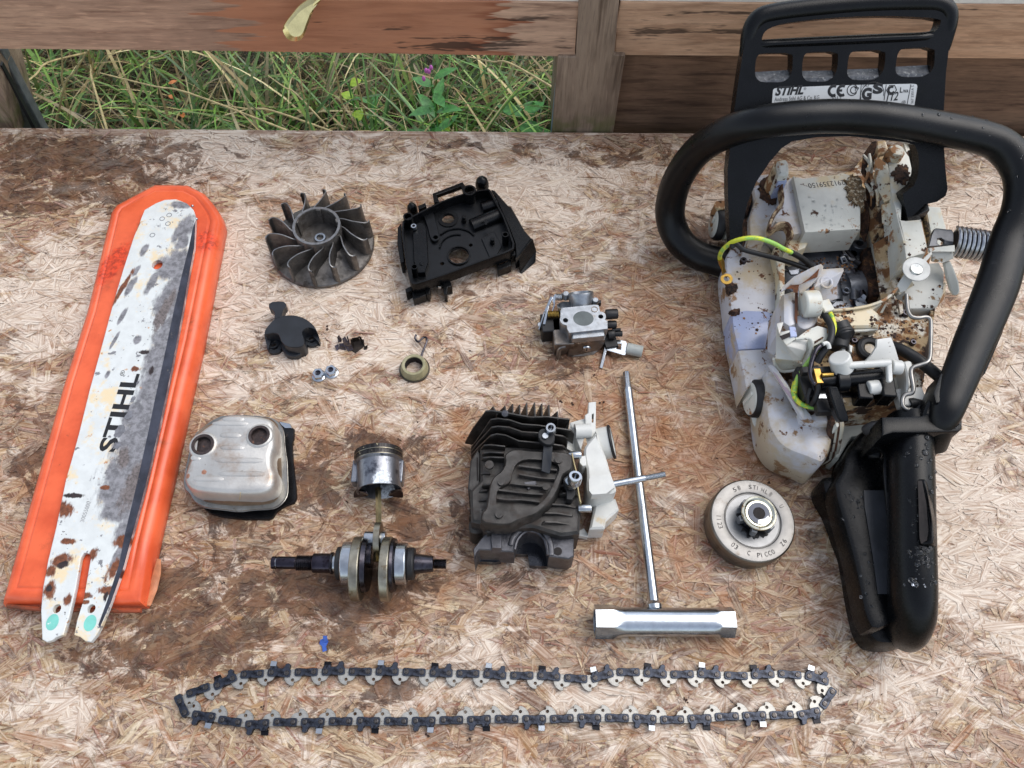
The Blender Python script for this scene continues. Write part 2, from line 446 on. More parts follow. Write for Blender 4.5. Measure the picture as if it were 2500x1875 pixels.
def weed(name, px, py, h, nl, L, W, mat, label, flower=False, stemh=160):
    top = P(px, py, GZ+h); root = Vector((top.x, top.y, GZ-5))
    th = thing(name, label, 'plant', root)
    part('stem', MB().tube([root, root+Vector((4, -6, h*.5)), top], [2.4, 2, 1.3], 6, sm=3), m_leaf, th)
    for k in range(nl):
        f = 1-(k/max(1, nl))*.6; a = k*2.4+.4; z = GZ+h*f
        mb = MB(); b = Vector((root.x+4*f, root.y-4*f, z)); leaf_mb(mb, b, (math.cos(a), math.sin(a), .15), L*random.uniform(.7, 1.1)*(1.25-f*.4), W*random.uniform(.8, 1.1), up=random.uniform(-.1, .2))
        part('leaf', mb, mat, th, ang=60)
    if flower:
        for k in range(4):
            mb = MB(); mb.ball(top+Vector((random.uniform(-12, 12), random.uniform(-10, 10), 6+k*5)), 3.2, 8, 5, 1.6); part('flower', mb, m_pink, th)
weed('willowherb', 1052, 190, 260, 11, 62, 20, m_leaf, 'leafy green weed with pink flower buds, middle of the window', True)
weed('yellow_leaf_plant', 850, 205, 190, 4, 30, 20, m_leaf2, 'small plant with yellow green lobed leaves right of the window middle')
weed('seedling', 1080, 290, 90, 9, 26, 12, m_leaf2, 'bushy yellow green seedling against the bench edge')
weed('broadleaf_weed', 1275, 265, 130, 6, 60, 34, m_leaf, 'broad leaved weed low beside the blue glazing strip')
weed('orange_leaf_plant', 407, 200, 170, 3, 18, 11, m_leaf3, 'small orange leaf showing among grass left of centre')
weed('green_herb', 900, 240, 130, 8, 34, 9, m_leaf, 'small green herb with narrow leaves left of the willowherb')

# ------------------------------------------------------------------ shed wall behind the bench
YW = 612.0
def wood(name, c1, c2, c3, gx, gy, gz, speck=.62, speckc=(46, 38, 34), stain=None, rough=.62, green=None):
    t = NT(name); ax = (gx, gy, gz)
    g1 = t.noise(34, 5, .6, stretch=ax, dist=1.2); g2 = t.noise(150, 4, .6, stretch=ax)
    cc = t.mix(t.rng(g1, .32, .68), lin(c1), lin(c2)); cc = t.mix(t.rng(g2, .45, .75), cc, lin(c3))
    g3 = t.noise(420, 4, .65, stretch=ax, off=(3, 8, 1)); cc = t.mix(t.rng(g3, .38, .47, .28, 0), cc, lin(tuple(v*.6 for v in c1))); cc = t.mix(t.rng(g3, .56, .66, 0, .35), cc, lin(tuple(min(255, v*1.15) for v in c2)))
    big = t.noise(9, 4, .6); cc = t.mix(t.rng(big, .45, .75, 0, .45), cc, lin(tuple(v*.62 for v in c3)))
    if stain:
        (x0, x1), sc_ = stain
        sp = t.n('ShaderNodeSeparateXYZ'); t.L(t.pos(), sp.inputs[0])
        jag = t.math('MULTIPLY', t.math('SUBTRACT', t.noise(26, 3, .6, stretch=(.15, 3, 3.4)), .5), .22)
        xx = t.math('ADD', sp.outputs['X'], jag)
        f = t.math('MULTIPLY', t.rng(xx, x0*.001-.004, x0*.001+.004), t.rng(xx, x1*.001-.003, x1*.001+.003, 1, 0))
        edge = t.math('MULTIPLY', t.rng(xx, x1*.001-.03, x1*.001), f)
        cc = t.mix(t.math('MULTIPLY', f, .8), cc, t.mix(t.rng(g2, .3, .7), lin((164, 104, 72)), lin((194, 132, 96))))
        cc = t.mix(t.math('MULTIPLY', edge, .6), cc, lin((126, 64, 40)))
    sp1 = t.noise(90, 5, .75, stretch=(ax[0]*.6, ax[1], ax[2]*.6) if gx < 1 else (ax[0], ax[1], ax[2]), off=(5, 5, 5))
    zone = t.rng(t.noise(7, 3, .6, off=(2, 7, 1)), .42, .62, .08, 0)
    f = t.rng(t.math('SUBTRACT', sp1, zone), speck, speck+.05)
    cc = t.mix(t.math('MULTIPLY', f, .8), cc, lin(speckc))
    if green:
        sp = t.n('ShaderNodeSeparateXYZ'); t.L(t.pos(), sp.inputs[0])
        f = t.math('MULTIPLY', t.rng(sp.outputs['Z'], .002, .03, .55, 0), t.rng(t.noise(60, 4), .35, .6)); cc = t.mix(f, cc, lin((86, 96, 40)))
    t.out(cc, rough, spec=.3); t.bump(t.math('ADD', g1, t.math('MULTIPLY', g2, .6)), .35, .0009)
    return t.m
m_rail = wood('rail_wood', (180, 146, 122), (204, 168, 140), (142, 110, 90), .1, 1, 1, stain=((PY(560, 60, YW).x, PY(1225, 60, YW).x), 1), speck=.60)
m_rail2 = wood('rail_wood_right', (196, 156, 124), (212, 174, 142), (160, 122, 94), .1, 1, 1, speck=.57)
m_post = wood('post_wood', (128, 108, 92), (158, 138, 118), (92, 74, 60), 1, 1, .07, speck=.64, green=True)
m_dark = wood('dark_board', (112, 88, 70), (140, 110, 88), (74, 54, 44), .1, 1, 1, speck=.7, speckc=(110, 98, 88))
m_greyp = M('grey_frame', (88, 90, 94), .45, var=.2)
m_gasket = M('gasket', (20, 22, 28), .5)
m_white = M('board_white', (236, 233, 222), .5, var=.04, dirt=[((190, 180, 150), .62, .75, 40, 0)])
m_strip = M('glazing_strip', (110, 134, 160), .35, var=.1)
wall = thing('shed_wall', 'weathered timber wall frame with window opening along the back of the bench', 'wall', (0, YW+40, 0))
def wallpart(name, pts, y, depth, mat, bev=1.0, **k):
    mb = MB().plate([PY(a, b, y) for a, b in pts], depth, away=(0, -1, 0)); return part(name, mb, mat, wall, bev=bev, **k)
wallpart('rail', [(-220, 118), (0, 119), (500, 124), (900, 130), (1404, 138.5), (1404, 128), (1408, 60), (1416, 8), (1200, 4.5), (850, 1.5), (500, -3), (-220, -10)], YW, 42, m_rail, label='reddish stained rail under the white board')
wallpart('rail', [(1499, 134), (1503, 60), (1515, 4), (1800, 7), (2700, 13), (2700, 146), (2100, 140), (1700, 136)], YW+1, 42, m_rail2, label='mould flecked rail right of the post')
wallpart('post', [(1362, 138), (1346, 345), (1494, 345), (1527, 135), (1500, 134), (1517, -60), (1416, -60), (1406, 139)], YW-3, 60, m_post)
wallpart('lower_board', [(1480, 120), (1480, 360), (2760, 370), (2760, 120)], YW+14, 25, m_dark)
wallpart('post', [(-60, 110), (0, 196), (44, 345), (-120, 345), (-120, 100)], YW+6, 60, m_post, label='dark left post')
wallpart('window_frame', [(-30, 112), (2, 122), (119, 345), (38, 345)], YW+30, 12, m_greyp)
wallpart('gasket', [(0, 158), (4, 160), (104, 345), (94, 345)], YW+17.2, 5, m_gasket, bev=0)
wallpart('glazing_strip', [(1366, 139), (1362, 139), (1343, 345), (1349, 345)], YW+2, 4, m_strip, bev=0)
wallpart('white_board', [(-300, -13), (500, -5.5), (850, -1), (1200, 2), (1424, 5), (1424, -70), (-300, -90)], YW+2, 30, m_white)  # white board put in for the bright strip above the rails
wallpart('white_board', [(1514, 2), (1800, 5), (2700, 11), (2700, -70), (1514, -70)], YW+2, 30, m_white, label='white board put in for the bright strip right of the post')
# the pane: clear glass in the opening
g = NT('window_glass'); g.t.nodes.remove(g.b); tr = g.n('ShaderNodeBsdfTransparent'); tr.inputs[0].default_value = (.93, .96, .95, 1)
gl = g.n('ShaderNodeBsdfGlossy'); gl.inputs['Roughness'].default_value = .02; fr = g.n('ShaderNodeFresnel'); gg = g.n('ShaderNodeNewGeometry'); g.L(g.rng(gg.outputs['Backfacing'], 0, 1, 1.45, 1/1.45, False), fr.inputs[0])
mx = g.n('ShaderNodeMixShader'); g.L(fr.outputs[0], mx.inputs[0]); g.L(tr.outputs[0], mx.inputs[1]); g.L(gl.outputs[0], mx.inputs[2])
g.L(mx.outputs[0], g.t.nodes['Material Output'].inputs[0])
wallpart('glass_pane', [(-60, 100), (1380, 120), (1360, 360), (-60, 360)], YW+24, 4, g.m, bev=0)

# ------------------------------------------------------------------ the workbench: OSB sheet with its strands
XL, XR_, Y0, Y1 = -640, 640, -60, YW-6
def blob(px, py, rx, ry, a=1.):
    v = P(px, py); s_ = S(px, py); return (v.x, v.y, rx/s_, ry/s_/.86, a)
DARK = [blob(130, 380, 260, 70, .85), blob(60, 480, 150, 60, .6), blob(300, 470, 170, 45, .75), blob(420, 400, 120, 70, .4), blob(700, 350, 160, 40, .35), blob(1100, 360, 190, 35, .45), blob(1500, 380, 180, 40, .55),
        blob(60, 1000, 90, 80, .35), blob(60, 1130, 120, 60, .5), blob(420, 1440, 110, 90, .7), blob(480, 1560, 150, 70, .62), blob(280, 1620, 160, 60, .5), blob(640, 1450, 130, 90, .55), blob(820, 1440, 160, 80, .7),
        blob(1000, 1420, 150, 60, .5), blob(900, 1560, 200, 60, .4), blob(780, 1150, 60, 60, .7), blob(800, 1230, 70, 50, .5), blob(920, 1080, 120, 30, .6), blob(960, 1250, 70, 60, .5), blob(1350, 890, 60, 60, .6), blob(1450, 880, 90, 45, .35),
        blob(700, 1000, 18, 130, .5), blob(1080, 830, 60, 40, .3), blob(1120, 700, 120, 30, .5), blob(800, 1740, 130, 40, .4), blob(950, 1680, 90, 40, .5), blob(925, 1085, 70, 26, .8), blob(1010, 1120, 40, 30, .7), blob(560, 1250, 60, 30, .8), blob(700, 1180, 40, 70, .7), blob(1000, 1300, 50, 50, .7), blob(1300, 1180, 30, 60, .5), blob(1160, 1640, 90, 20, .4), blob(1560, 1400, 40, 60, .4), blob(640, 1640, 90, 30, .5), blob(2350, 1560, 60, 30, .3), blob(1700, 600, 60, 90, .4),
        blob(300, 850, 70, 160, .3), blob(640, 840, 40, 30, .3), blob(1280, 1400, 90, 50, .45), blob(1480, 1560, 90, 40, .3), blob(1150, 1300, 60, 60, .5), blob(560, 1280, 100, 50, .5), blob(1900, 1100, 90, 60, .3), blob(1740, 560, 50, 40, .5), blob(1880, 380, 90, 40, .35), blob(60, 640, 60, 40, .2)]
LIGHT = [blob(2000, 560, 400, 100, .4), blob(2300, 800, 200, 200, .5), blob(900, 700, 300, 120, .35), blob(300, 700, 200, 200, .3), blob(1350, 420, 300, 60, .4), blob(500, 370, 180, 60, .8), blob(800, 420, 260, 60, .5), blob(120, 720, 160, 140, .55), blob(560, 640, 120, 160, .6), blob(1300, 500, 160, 160, .45), blob(2350, 1250, 190, 260, .75), blob(2380, 520, 160, 150, .5), blob(1100, 960, 160, 80, .3),
         blob(800, 860, 240, 120, .45), blob(2200, 1750, 330, 120, .35), blob(1150, 1690, 220, 80, .4), blob(1350, 1690, 200, 60, .3), blob(150, 1750, 200, 90, .4), blob(2000, 480, 90, 60, .5), blob(1600, 1750, 150, 60, .3)]
WARM = [blob(1600, 1000, 260, 300, .65), blob(1850, 1120, 160, 100, .6), blob(1150, 1100, 200, 200, .5), blob(1900, 1450, 300, 100, .45), blob(800, 1350, 260, 120, .5), blob(1080, 1440, 160, 60, .5), blob(60, 1200, 90, 120, .3), blob(1620, 750, 130, 130, .4), blob(700, 1030, 160, 100, .3), blob(1400, 1800, 250, 60, .3)]
def field(x, y, bl):
    o = np.zeros_like(x)
    for bx, by, rx, ry, a in bl:
        d = ((x-bx)/rx)**2+((y-by)/ry)**2
        o = 1-(1-o)*(1-a*np.exp(-d*.9))
    return o
t = NT('osb'); at = t.n('ShaderNodeAttribute', attribute_name='tint'); st = t.n('ShaderNodeAttribute', attribute_name='stain'); uv = t.n('ShaderNodeUVMap'); uv.uv_map = 'grain'
spx = t.n('ShaderNodeSeparateColor'); t.L(st.outputs['Color'], spx.inputs[0])
fib = t.noise(1, 5, .65, vec=uv.outputs[0], stretch=(25, 620, 1)); fib2 = t.noise(1, 4, .7, vec=uv.outputs[0], stretch=(120, 1500, 1), off=(3, 3, 0))
cc = t.mix(t.rng(fib, .33, .66), t.mix(1., at.outputs['Color'], (.62, .56, .52, 1), 'MULTIPLY'), t.mix(.3, at.outputs['Color'], (.9, .86, .8, 1)))
cc = t.mix(t.rng(fib2, .56, .72, 0, .6), cc, lin((112, 82, 58)))
# ragged mottling that runs across strands, and dark cracks between them
w1 = t.noise(70, 6, .72, stretch=(.55, 1.3, 1), dist=1.5, off=(11, 3, 0))
cc = t.mix(t.rng(w1, .34, .46, .7, 0), cc, lin((120, 88, 66))); cc = t.mix(t.rng(w1, .56, .68, 0, .55), cc, lin((212, 192, 164)))
w2 = t.noise(260, 5, .75, stretch=(.4, 1.4, 1), dist=2., off=(1, 13, 0))
cc = t.mix(t.rng(w2, .33, .43, .75, 0), cc, lin((92, 64, 48))); cc = t.mix(t.rng(w2, .6, .7, 0, .5), cc, lin((220, 204, 182)))
for sc_, rot_, sd_ in ((26, .25, 1.), (40, -.5, 7.), (60, 1.2, 3.)):
    vo = t.n('ShaderNodeTexVoronoi', feature='DISTANCE_TO_EDGE'); vo.inputs['Scale'].default_value = sc_
    mp = t.n('ShaderNodeMapping'); mp.inputs['Rotation'].default_value = (0, 0, rot_); mp.inputs['Scale'].default_value = (.6, 2.2, 1); mp.inputs['Location'].default_value = (sd_, sd_, 0)
    nz = t.n('ShaderNodeTexNoise'); nz.inputs['Scale'].default_value = 60; nz.inputs['Detail'].default_value = 4; t.L(t.tc.outputs['Object'], nz.inputs['Vector'])
    va = t.n('ShaderNodeVectorMath', operation='MULTIPLY_ADD'); t.L(nz.outputs['Color'], va.inputs[0]); va.inputs[1].default_value = (.03, .03, 0); t.L(t.tc.outputs['Object'], va.inputs[2])
    t.L(va.outputs[0], mp.inputs[0]); t.L(mp.outputs[0], vo.inputs['Vector'])
    ck = t.math('MULTIPLY', t.rng(vo.outputs['Distance'], .0, .035, 1, 0), t.rng(t.noise(45, 4, .7, off=(sd_, 0, 4)), .48, .6))
    cc = t.mix(t.math('MULTIPLY', ck, .7), cc, lin((74, 50, 38)))
# weathering: grey bleach, rust-red resin flecks, warm zones, dark oil stains
cc = t.mix(t.rng(t.noise(55, 6, .7), .50, .66, 0, .38), cc, lin((198, 184, 166)))
rf = t.rng(t.noise(150, 5, .72, stretch=(1, 1.7, 1), off=(9, 2, 0)), .60, .68, 0, .75); cc = t.mix(rf, cc, lin((150, 88, 64)))
lf = t.math('ADD', t.math('MULTIPLY', spx.outputs[1], .6), t.math('MULTIPLY', t.math('SUBTRACT', t.noise(30, 7, .72, stretch=(.8, 1.3, 1), dist=1., off=(6, 1, 8)), .5), 1.9))
cc = t.mix(t.rng(lf, .04, .30, 0, .85), cc, t.mix(t.rng(fib, .35, .62), lin((190, 168, 150)), lin((242, 234, 222))))
wf = t.math('ADD', t.math('MULTIPLY', spx.outputs[2], .6), t.math('MULTIPLY', t.math('SUBTRACT', t.noise(22, 6, .68, dist=1., off=(16, 5, 8)), .5), 1.5))
cc = t.mix(t.rng(wf, .12, .55, 0, .62), cc, t.mix(t.rng(fib, .35, .62), lin((134, 88, 58)), lin((186, 136, 98))))
dn = t.math('ADD', spx.outputs[0], t.math('MULTIPLY', t.math('SUBTRACT', t.noise(34, 8, .74, stretch=(.8, 1.2, 1), dist=1.4, off=(1, 4, 0)), .5), 2.9))
cc = t.mix(t.rng(dn, .38, .56, 0, .8), cc, t.mix(t.rng(t.noise(60, 5, .7, off=(2, 2, 2)), .4, .6), lin((62, 40, 30)), lin((116, 84, 62))))
sm_ = t.rng(t.noise(24, 7, .74, off=(7, 7, 1)), .60, .72, 0, .5); cc = t.mix(sm_, cc, lin((84, 58, 44)))
bk = t.rng(t.noise(210, 4, .7, off=(2, 9, 4)), .70, .75, 0, .8); cc = t.mix(bk, cc, lin((54, 34, 26)))
hsv = t.n('ShaderNodeHueSaturation'); hsv.inputs['Saturation'].default_value = 1.08; hsv.inputs['Value'].default_value = .94; t.L(cc, hsv.inputs['Color'])
cc = t.mix(1., hsv.outputs[0], (1.0, .955, .91, 1), 'MULTIPLY')
t.out(cc, t.rng(t.noise(14, 5, .6), .38, .62, .34, .68), spec=.34)
t.bump(t.math('ADD', fib, t.math('MULTIPLY', fib2, .8)), .55, .0007); m_osb = t.m
def osb_mesh(name, V, F, tint, UV):
    V = np.array(V); me = bpy.data.meshes.new(name); me.from_pydata((V*.001).tolist(), [], F); me.update()
    a = me.color_attributes.new('tint', 'FLOAT_COLOR', 'POINT'); a.data.foreach_set('color', np.asarray(tint, np.float32).ravel())
    s_ = np.stack([field(V[:, 0], V[:, 1], DARK), field(V[:, 0], V[:, 1], LIGHT), field(V[:, 0], V[:, 1], WARM), np.ones(len(V))], 1).astype(np.float32)
    a = me.color_attributes.new('stain', 'FLOAT_COLOR', 'POINT'); a.data.foreach_set('color', s_.ravel())
    u = me.uv_layers.new(name='grain'); li = np.empty(len(me.loops), np.int32); me.loops.foreach_get('vertex_index', li)
    u.data.foreach_set('uv', np.asarray(UV, np.float32)[li].ravel()); me.materials.append(m_osb); return me
PAL = [(200, 176, 146), (186, 156, 124), (168, 136, 106), (190, 158, 128), (160, 122, 90), (174, 136, 110), (134, 100, 74), (156, 116, 94), (208, 188, 160), (144, 120, 96), (118, 82, 60), (182, 148, 110), (172, 124, 88), (150, 104, 72)]
PAL = [tuple(lin((min(255, c[0]*1.03), c[1]*1.04, c[2]*1.0))) for c in PAL]
bench = thing('workbench', 'weathered flaky strand board bench top covered with oil stains', 'workbench', (0, 280, -18))
# board body
nx, ny = 128, 66
gx = np.linspace(XL, XR_, nx+1); gy = np.linspace(Y0, Y1, ny+1)
V = [(x, y, 0) for y in gy for x in gx]; F = [(j*(nx+1)+i, j*(nx+1)+i+1, (j+1)*(nx+1)+i+1, (j+1)*(nx+1)+i) for j in range(ny) for i in range(nx)]
o0 = len(V); V += [(XL, Y0, -18), (XR_, Y0, -18), (XR_, Y1, -18), (XL, Y1, -18)]
c0, c1, c2, c3 = 0, nx, (ny+1)*(nx+1)-1, ny*(nx+1)
F += [(o0, o0+3, o0+2, o0+1), (o0, o0+1, c1, c0), (o0+1, o0+2, c2, c1), (o0+2, o0+3, c3, c2), (o0+3, o0, c0, c3)]
me = osb_mesh('board', V, F, [lin((168, 136, 112))]*len(V), [(v[0]*.001, v[1]*.001) for v in V])
o = bpy.data.objects.new('board', me); COL.objects.link(o); o.parent = bench; o.location = -bench.location
def flake(g, x, y, z, L, W, a, tilt, roll):
    n = 6; vs = []; uvs = []; ca, sa = math.cos(a), math.sin(a); e0, e1 = g.uniform(-.3, .3, 2); bow = g.uniform(-.12, .12); uo = g.uniform(0, 50, 2)
    for k in range(n+1):
        f = k/n; u = (f-.5)*L; wv = W/2*(.55+.45*min(1, 5*min(f, 1-f)))*(1+g.uniform(-.22, .22))
        sh = (e0 if f < .3 else e1)*W
        for sgn in (-1, 1):
            uu = u+(sh*sgn if k in (0, n) else 0)+g.uniform(-.03, .03)*L; vv = sgn*wv*(1+g.uniform(-.15, .15))+bow*L*(4*(f-.5)**2-.5)*.3
            vs.append((x+ca*uu-sa*vv, y+sa*uu+ca*vv, z+tilt*uu+roll*vv)); uvs.append((uo[0]+uu*.001, uo[1]+vv*.001))
    return vs, [(2*k, 2*k+1, 2*k+3, 2*k+2)[::-1] for k in range(n)], uvs
def flakes(cnt, seed):
    g = np.random.default_rng(seed); V = []; F = []; T = []; U = []
    for i in range(cnt):
        k = g.random()
        if k < .16: L, W = g.uniform(34, 70), g.uniform(6, 14)
        elif k < .5: L, W = g.uniform(16, 38), g.uniform(2.5, 7)
        else: L, W = g.uniform(7, 22), g.uniform(1., 3.2)
        x = g.uniform(XL+L/2, XR_-L/2); y = g.uniform(Y0+L/2, Y1-L/2)
        a = g.normal(0, .55) if g.random() < .62 else g.uniform(0, math.pi)
        if k < .16: z = g.uniform(.1, .45)
        elif k < .5: z = g.uniform(.35, .75)
        else: z = g.uniform(.6, 1.05)
        vs, fs, us = flake(g, x, y, z, L, W, a, g.uniform(-.3, .3)/L*1.2, g.uniform(-.3, .3)/W*1.0)
        c = np.array(PAL[g.integers(len(PAL))])*g.uniform(.82, 1.14); c[3] = 1
        if k >= .5 and g.random() < .13: c = np.array(lin((150, 92, 66)))
        o = len(V); V += vs; F += [tuple(o+q for q in f) for f in fs]; T += [tuple(c)]*len(vs); U += us
    return V, F, T, U
V, F, T, U = flakes(24000, 5)
me = osb_mesh('strand_layer', V, F, T, U); o = bpy.data.objects.new('strand_layer', me); COL.objects.link(o); o.parent = bench; o.location = -bench.location; o['kind'] = 'stuff'
# the larger strands that lie proud, one by one
g = np.random.default_rng(11)
for i in range(170):
    px, py = g.uniform(10, 2490), g.uniform(345, 1860); v = P(px, py)
    L, W = g.uniform(22, 46), g.uniform(3, 8); a = g.normal(0, .7)
    vs, fs, us = flake(g, v.x, v.y, 1.05, L, W, a, g.uniform(-.008, .008), g.uniform(-.03, .03))
    n_ = len(vs); vs2 = vs+[(p[0], p[1], p[2]-.5) for p in vs]; ed = [0]+[2*k for k in range(1, 7)]+[2*k+1 for k in range(6, -1, -1)]
    fs2 = fs+[(ed[k], ed[(k+1) % len(ed)], ed[(k+1) % len(ed)]+n_, ed[k]+n_) for k in range(len(ed))]
    c = np.array(PAL[g.integers(len(PAL))])*g.uniform(.85, 1.1); c[3] = 1
    me = osb_mesh('strand', vs2, fs2, [tuple(c)]*len(vs2), us+us); o = bpy.data.objects.new('strand', me); COL.objects.link(o); o.parent = bench; o.location = -bench.location

# ------------------------------------------------------------------ shared object materials
m_plastic = M('black_plastic', (8, 9, 11), .27, var=.25, vs=60, bump=.3, bs=2200, rv=.2, spec=.24, dirt=[((30, 30, 30), .62, .8, 70, 1)])
m_plastic_d = M('black_plastic_inner', (11, 13, 16), .3, spec=.32, var=.3, vs=120, bump=.3, bs=1500, dirt=[((70, 66, 60), .66, .74, 500, 1)])
m_steel = M('bright_steel', (180, 184, 188), .24, 1., var=.08, vs=200, bump=.08, rv=.12)
m_zinc = M('zinc_plate', (188, 194, 200), .22, 1., var=.06, vs=150, bump=.12, bs=1400, rv=.14, dirt=[((150, 150, 146), .62, .75, 160, 1)])
m_dsteel = M('oiled_dark_steel', (70, 68, 74), .25, 1., var=.2, vs=160, bump=.1, dirt=[((40, 30, 30), .55, .7, 140, 1)])
m_cream = M('varnished_steel', (158, 152, 136), .34, 1., var=.18, vs=120, bump=.12, dirt=[((112, 92, 62), .55, .72, 120, 1)])
m_cast = M('cast_aluminium_dark', (72, 70, 68), .44, .8, var=.2, vs=130, bump=.6, bs=1500, rv=.15, bd=.0004, dirt=[((58, 50, 44), .50, .66, 90, 0), ((150, 146, 140), .68, .72, 500, 1)])
m_brass = M('brass', (170, 138, 72), .32, 1., var=.12, vs=200)
m_black = M('black_rubber', (20, 20, 22), .5, var=.2, vs=90, bump=.15)
m_hole = M('hole_shade', (34, 28, 26), .8, var=.3)  # dark colour stands in for the shade inside holes, slots and recesses
m_ink = M('black_print', (22, 22, 24), .5, var=.1, bump=0)

# ------------------------------------------------------------------ orange scabbard
orange_out = [P(*q, h) for q, h in [((325, 494), 9), ((387, 464), 8), ((430, 464), 8), ((472, 467), 7), ((510, 488), 6), ((532, 516), 4), ((550, 545), 3), ((555, 566), 3), ((501, 850), 3), ((478, 957), 2), ((427, 1193), 2), ((392, 1345), 2), ((364, 1486), 3),
              ((282, 1487), 6), ((98, 1483), 7), ((15, 1482), 8), ((161, 952), 9), ((217, 776), 9), ((275, 534), 9), ((289, 514), 9)]]
oo = [(v.x, v.y) for v in orange_out]
m_orange = M('orange_plastic', (222, 88, 48), .3, var=.09, vs=30, bump=.08, bs=500, rv=.14, dirt=[((150, 70, 40), .58, .78, 26, 1), ((92, 56, 38), .66, .76, 110, 0)], col2=(236, 106, 64),
             marks=[((204, 66, 30), [(zC.P(760, 680, 20), 9, 22, -.3), (zC.P(1390, 520, 20), 8, 11, .2)], .35, 160)])
m_orange_d = M('orange_plastic_dirty', (150, 70, 40), .55, var=.25, vs=60, dirt=[((86, 62, 46), .5, .65, 60, 0)])
sc_t = thing('bar_scabbard', 'orange plastic guard scabbard lying under the worn guide bar', 'scabbard', zC.P(600, 900, 0))
part('shell', MB().slab(oo, [(1.5, .8), (0, 2.5), (0, 9), (1, 14), (3, 18), (6.5, 20), (9.2, 20), (9.8, 19.3), (10.8, 19.3), (11.4, 20), (12.5, 20.2)]), m_orange, sc_t, ang=50)
part('open_end', MB().tube([P(20, 1479, 12), P(98, 1487, 13), P(190, 1489, 13), P(282, 1491, 13), P(345, 1491, 11)], 1.6, 8, [2.6]*5, sm=3), m_orange_d, sc_t, label='dirty torn mouth of the scabbard')
part('torn_strip', MB().tube([zD.P(990, 1060, 14), zD.P(975, 1150, 9), zD.P(950, 1250, 7), zD.P(925, 1350, 8)], [1.5, 3.2, 3.4, 1.5], 8, [1, 1.6, 1.6, 1], sm=4), M('torn_orange', (198, 128, 88), .5, var=.15), sc_t, label='torn pale strip at the lower right edge')
# water film on the plastic
m_water = bpy.data.materials.new('water'); m_water.use_nodes = True; wb = m_water.node_tree.nodes['Principled BSDF']
wb.inputs['Base Color'].default_value = (.95, .97, 1, 1); wb.inputs['Roughness'].default_value = .03; wb.inputs['IOR'].default_value = 1.33; wb.inputs['Transmission Weight'].default_value = 1

# ------------------------------------------------------------------ guide bar
bar_px = [(380,496),(402,487.5),(430,486),(456,496),(472,512),(477.5,530),(474,603),(463,660),(445,762),(421,888),(404,970),(388,1044),(355,1185),(325,1295),(302,1381),(270,1471),(248,1525),(235,1550),(221,1567),(208,1565),(196,1555),(181,1550),
          (188,1514),(204,1463),(221,1365),(220,1355),(212,1349),(204,1350),(197,1361),(184,1436),(168.5,1503),(154,1550),(146,1552),(137,1555),(127,1563),(114,1567),(103,1561),(100,1491),(104,1440),(118,1365),(137,1287),(161,1169),(176,1118),(192,1060),(219,950),(224,932),(253,827),(275,744),(300,660),(325.6,581),(344,534),(353,512)]
BH = 25.5
bo = [(v.x, v.y) for v in (P(*q, BH) for q in bar_px)]
def circp(px, py, h, r, n=18, ry=None):
    v = P(px, py, h); s_ = S(px, py, h); return circ(v.x, v.y, r/s_, n, (ry or r)/s_)
def E(px, py, rx, ry, rot=0, h=BH): return (P(px, py, h), rx/S(px, py, h), ry/S(px, py, h), rot)
BA = -.25
grey = [E(440, 500, 30, 12, .0), E(418, 655, 44, 34, BA), E(446, 590, 16, 26, BA), E(430, 640, 34, 40, BA), E(425, 720, 36, 90, BA), E(334, 660, 6, 18, BA), E(318, 700, 9, 30, BA), E(352, 610, 8, 20, BA), E(300, 770, 6, 24, BA), E(280, 830, 4, 26, BA), E(412, 800, 24, 90, BA), E(395, 860, 34, 90, BA), E(382, 930, 36, 90, BA), E(375, 990, 44, 80, BA), E(448, 560, 20, 44, BA), E(330, 1230, 40, 60, BA), E(308, 1290, 22, 50, BA), E(290, 1350, 10, 50, BA), E(340, 1070, 50, 70, BA),
        E(318, 1150, 66, 84, BA), E(296, 1200, 62, 62, BA), E(335, 1010, 34, 40, BA), E(285, 1250, 40, 28, 0), E(370, 690, 10, 40, BA), E(262, 915, 6, 12, BA), E(335, 830, 12, 12, 0)]
rust = [E(150, 1370, 24, 18, .3), E(125, 1395, 13, 18, 0), E(165, 1322, 20, 7, 0), E(158, 1245, 18, 22, 0), E(120, 1440, 16, 24, 0), E(165, 1465, 10, 16, 0), E(280, 1385, 13, 34, -.3), E(228, 1352, 9, 16, 0), E(300, 1322, 24, 16, 0), E(258, 1442, 18, 10, 0), E(210, 1455, 12, 8, 0), E(208, 1470, 10, 6, 0), E(305, 590, 5, 40, BA), E(300, 700, 6, 60, BA), E(330, 900, 12, 7, 0), E(255, 1190, 12, 6, 0), E(330, 560, 5, 22, BA)]
dark = [E(155, 1378, 13, 9, .3), E(120, 1437, 8, 8, 0), E(258, 1456, 5, 12, 0), E(293, 1400, 6, 10, 0), E(180, 1210, 26, 6, 0), E(352, 860, 12, 6, 0), E(370, 905, 6, 12, 0), E(408, 905, 8, 6, 0)]
BANG = math.atan2(P(430, 490, 25).y-P(180, 1550, 25).y, P(430, 490, 25).x-P(180, 1550, 25).x)
m_bar = M('chipped_white_bar', (212, 215, 212), .38, along=BANG, var=.04, vs=120, bump=.18, bs=900, dirt=[((226, 206, 168), .50, .64, 50, 1), ((192, 138, 84), .63, .68, 110, 1), ((126, 126, 128), .62, .64, 120, 1), ((50, 40, 40), .67, .69, 260, 0)],
          marks=[((124, 123, 126), grey, .42, 150), ((106, 98, 96), [E(400, 760, 14, 60, BA), E(330, 1180, 26, 70, BA), E(300, 1120, 14, 30, 0)], .5, 300), ((112, 64, 38), rust, .6, 240), ((44, 34, 34), dark, .5, 380)])
m_bare = M('bare_bar_rail', (66, 68, 78), .42, .5, var=.25, vs=60, bump=.2, dirt=[((120, 114, 108), .62, .7, 200, 1)])
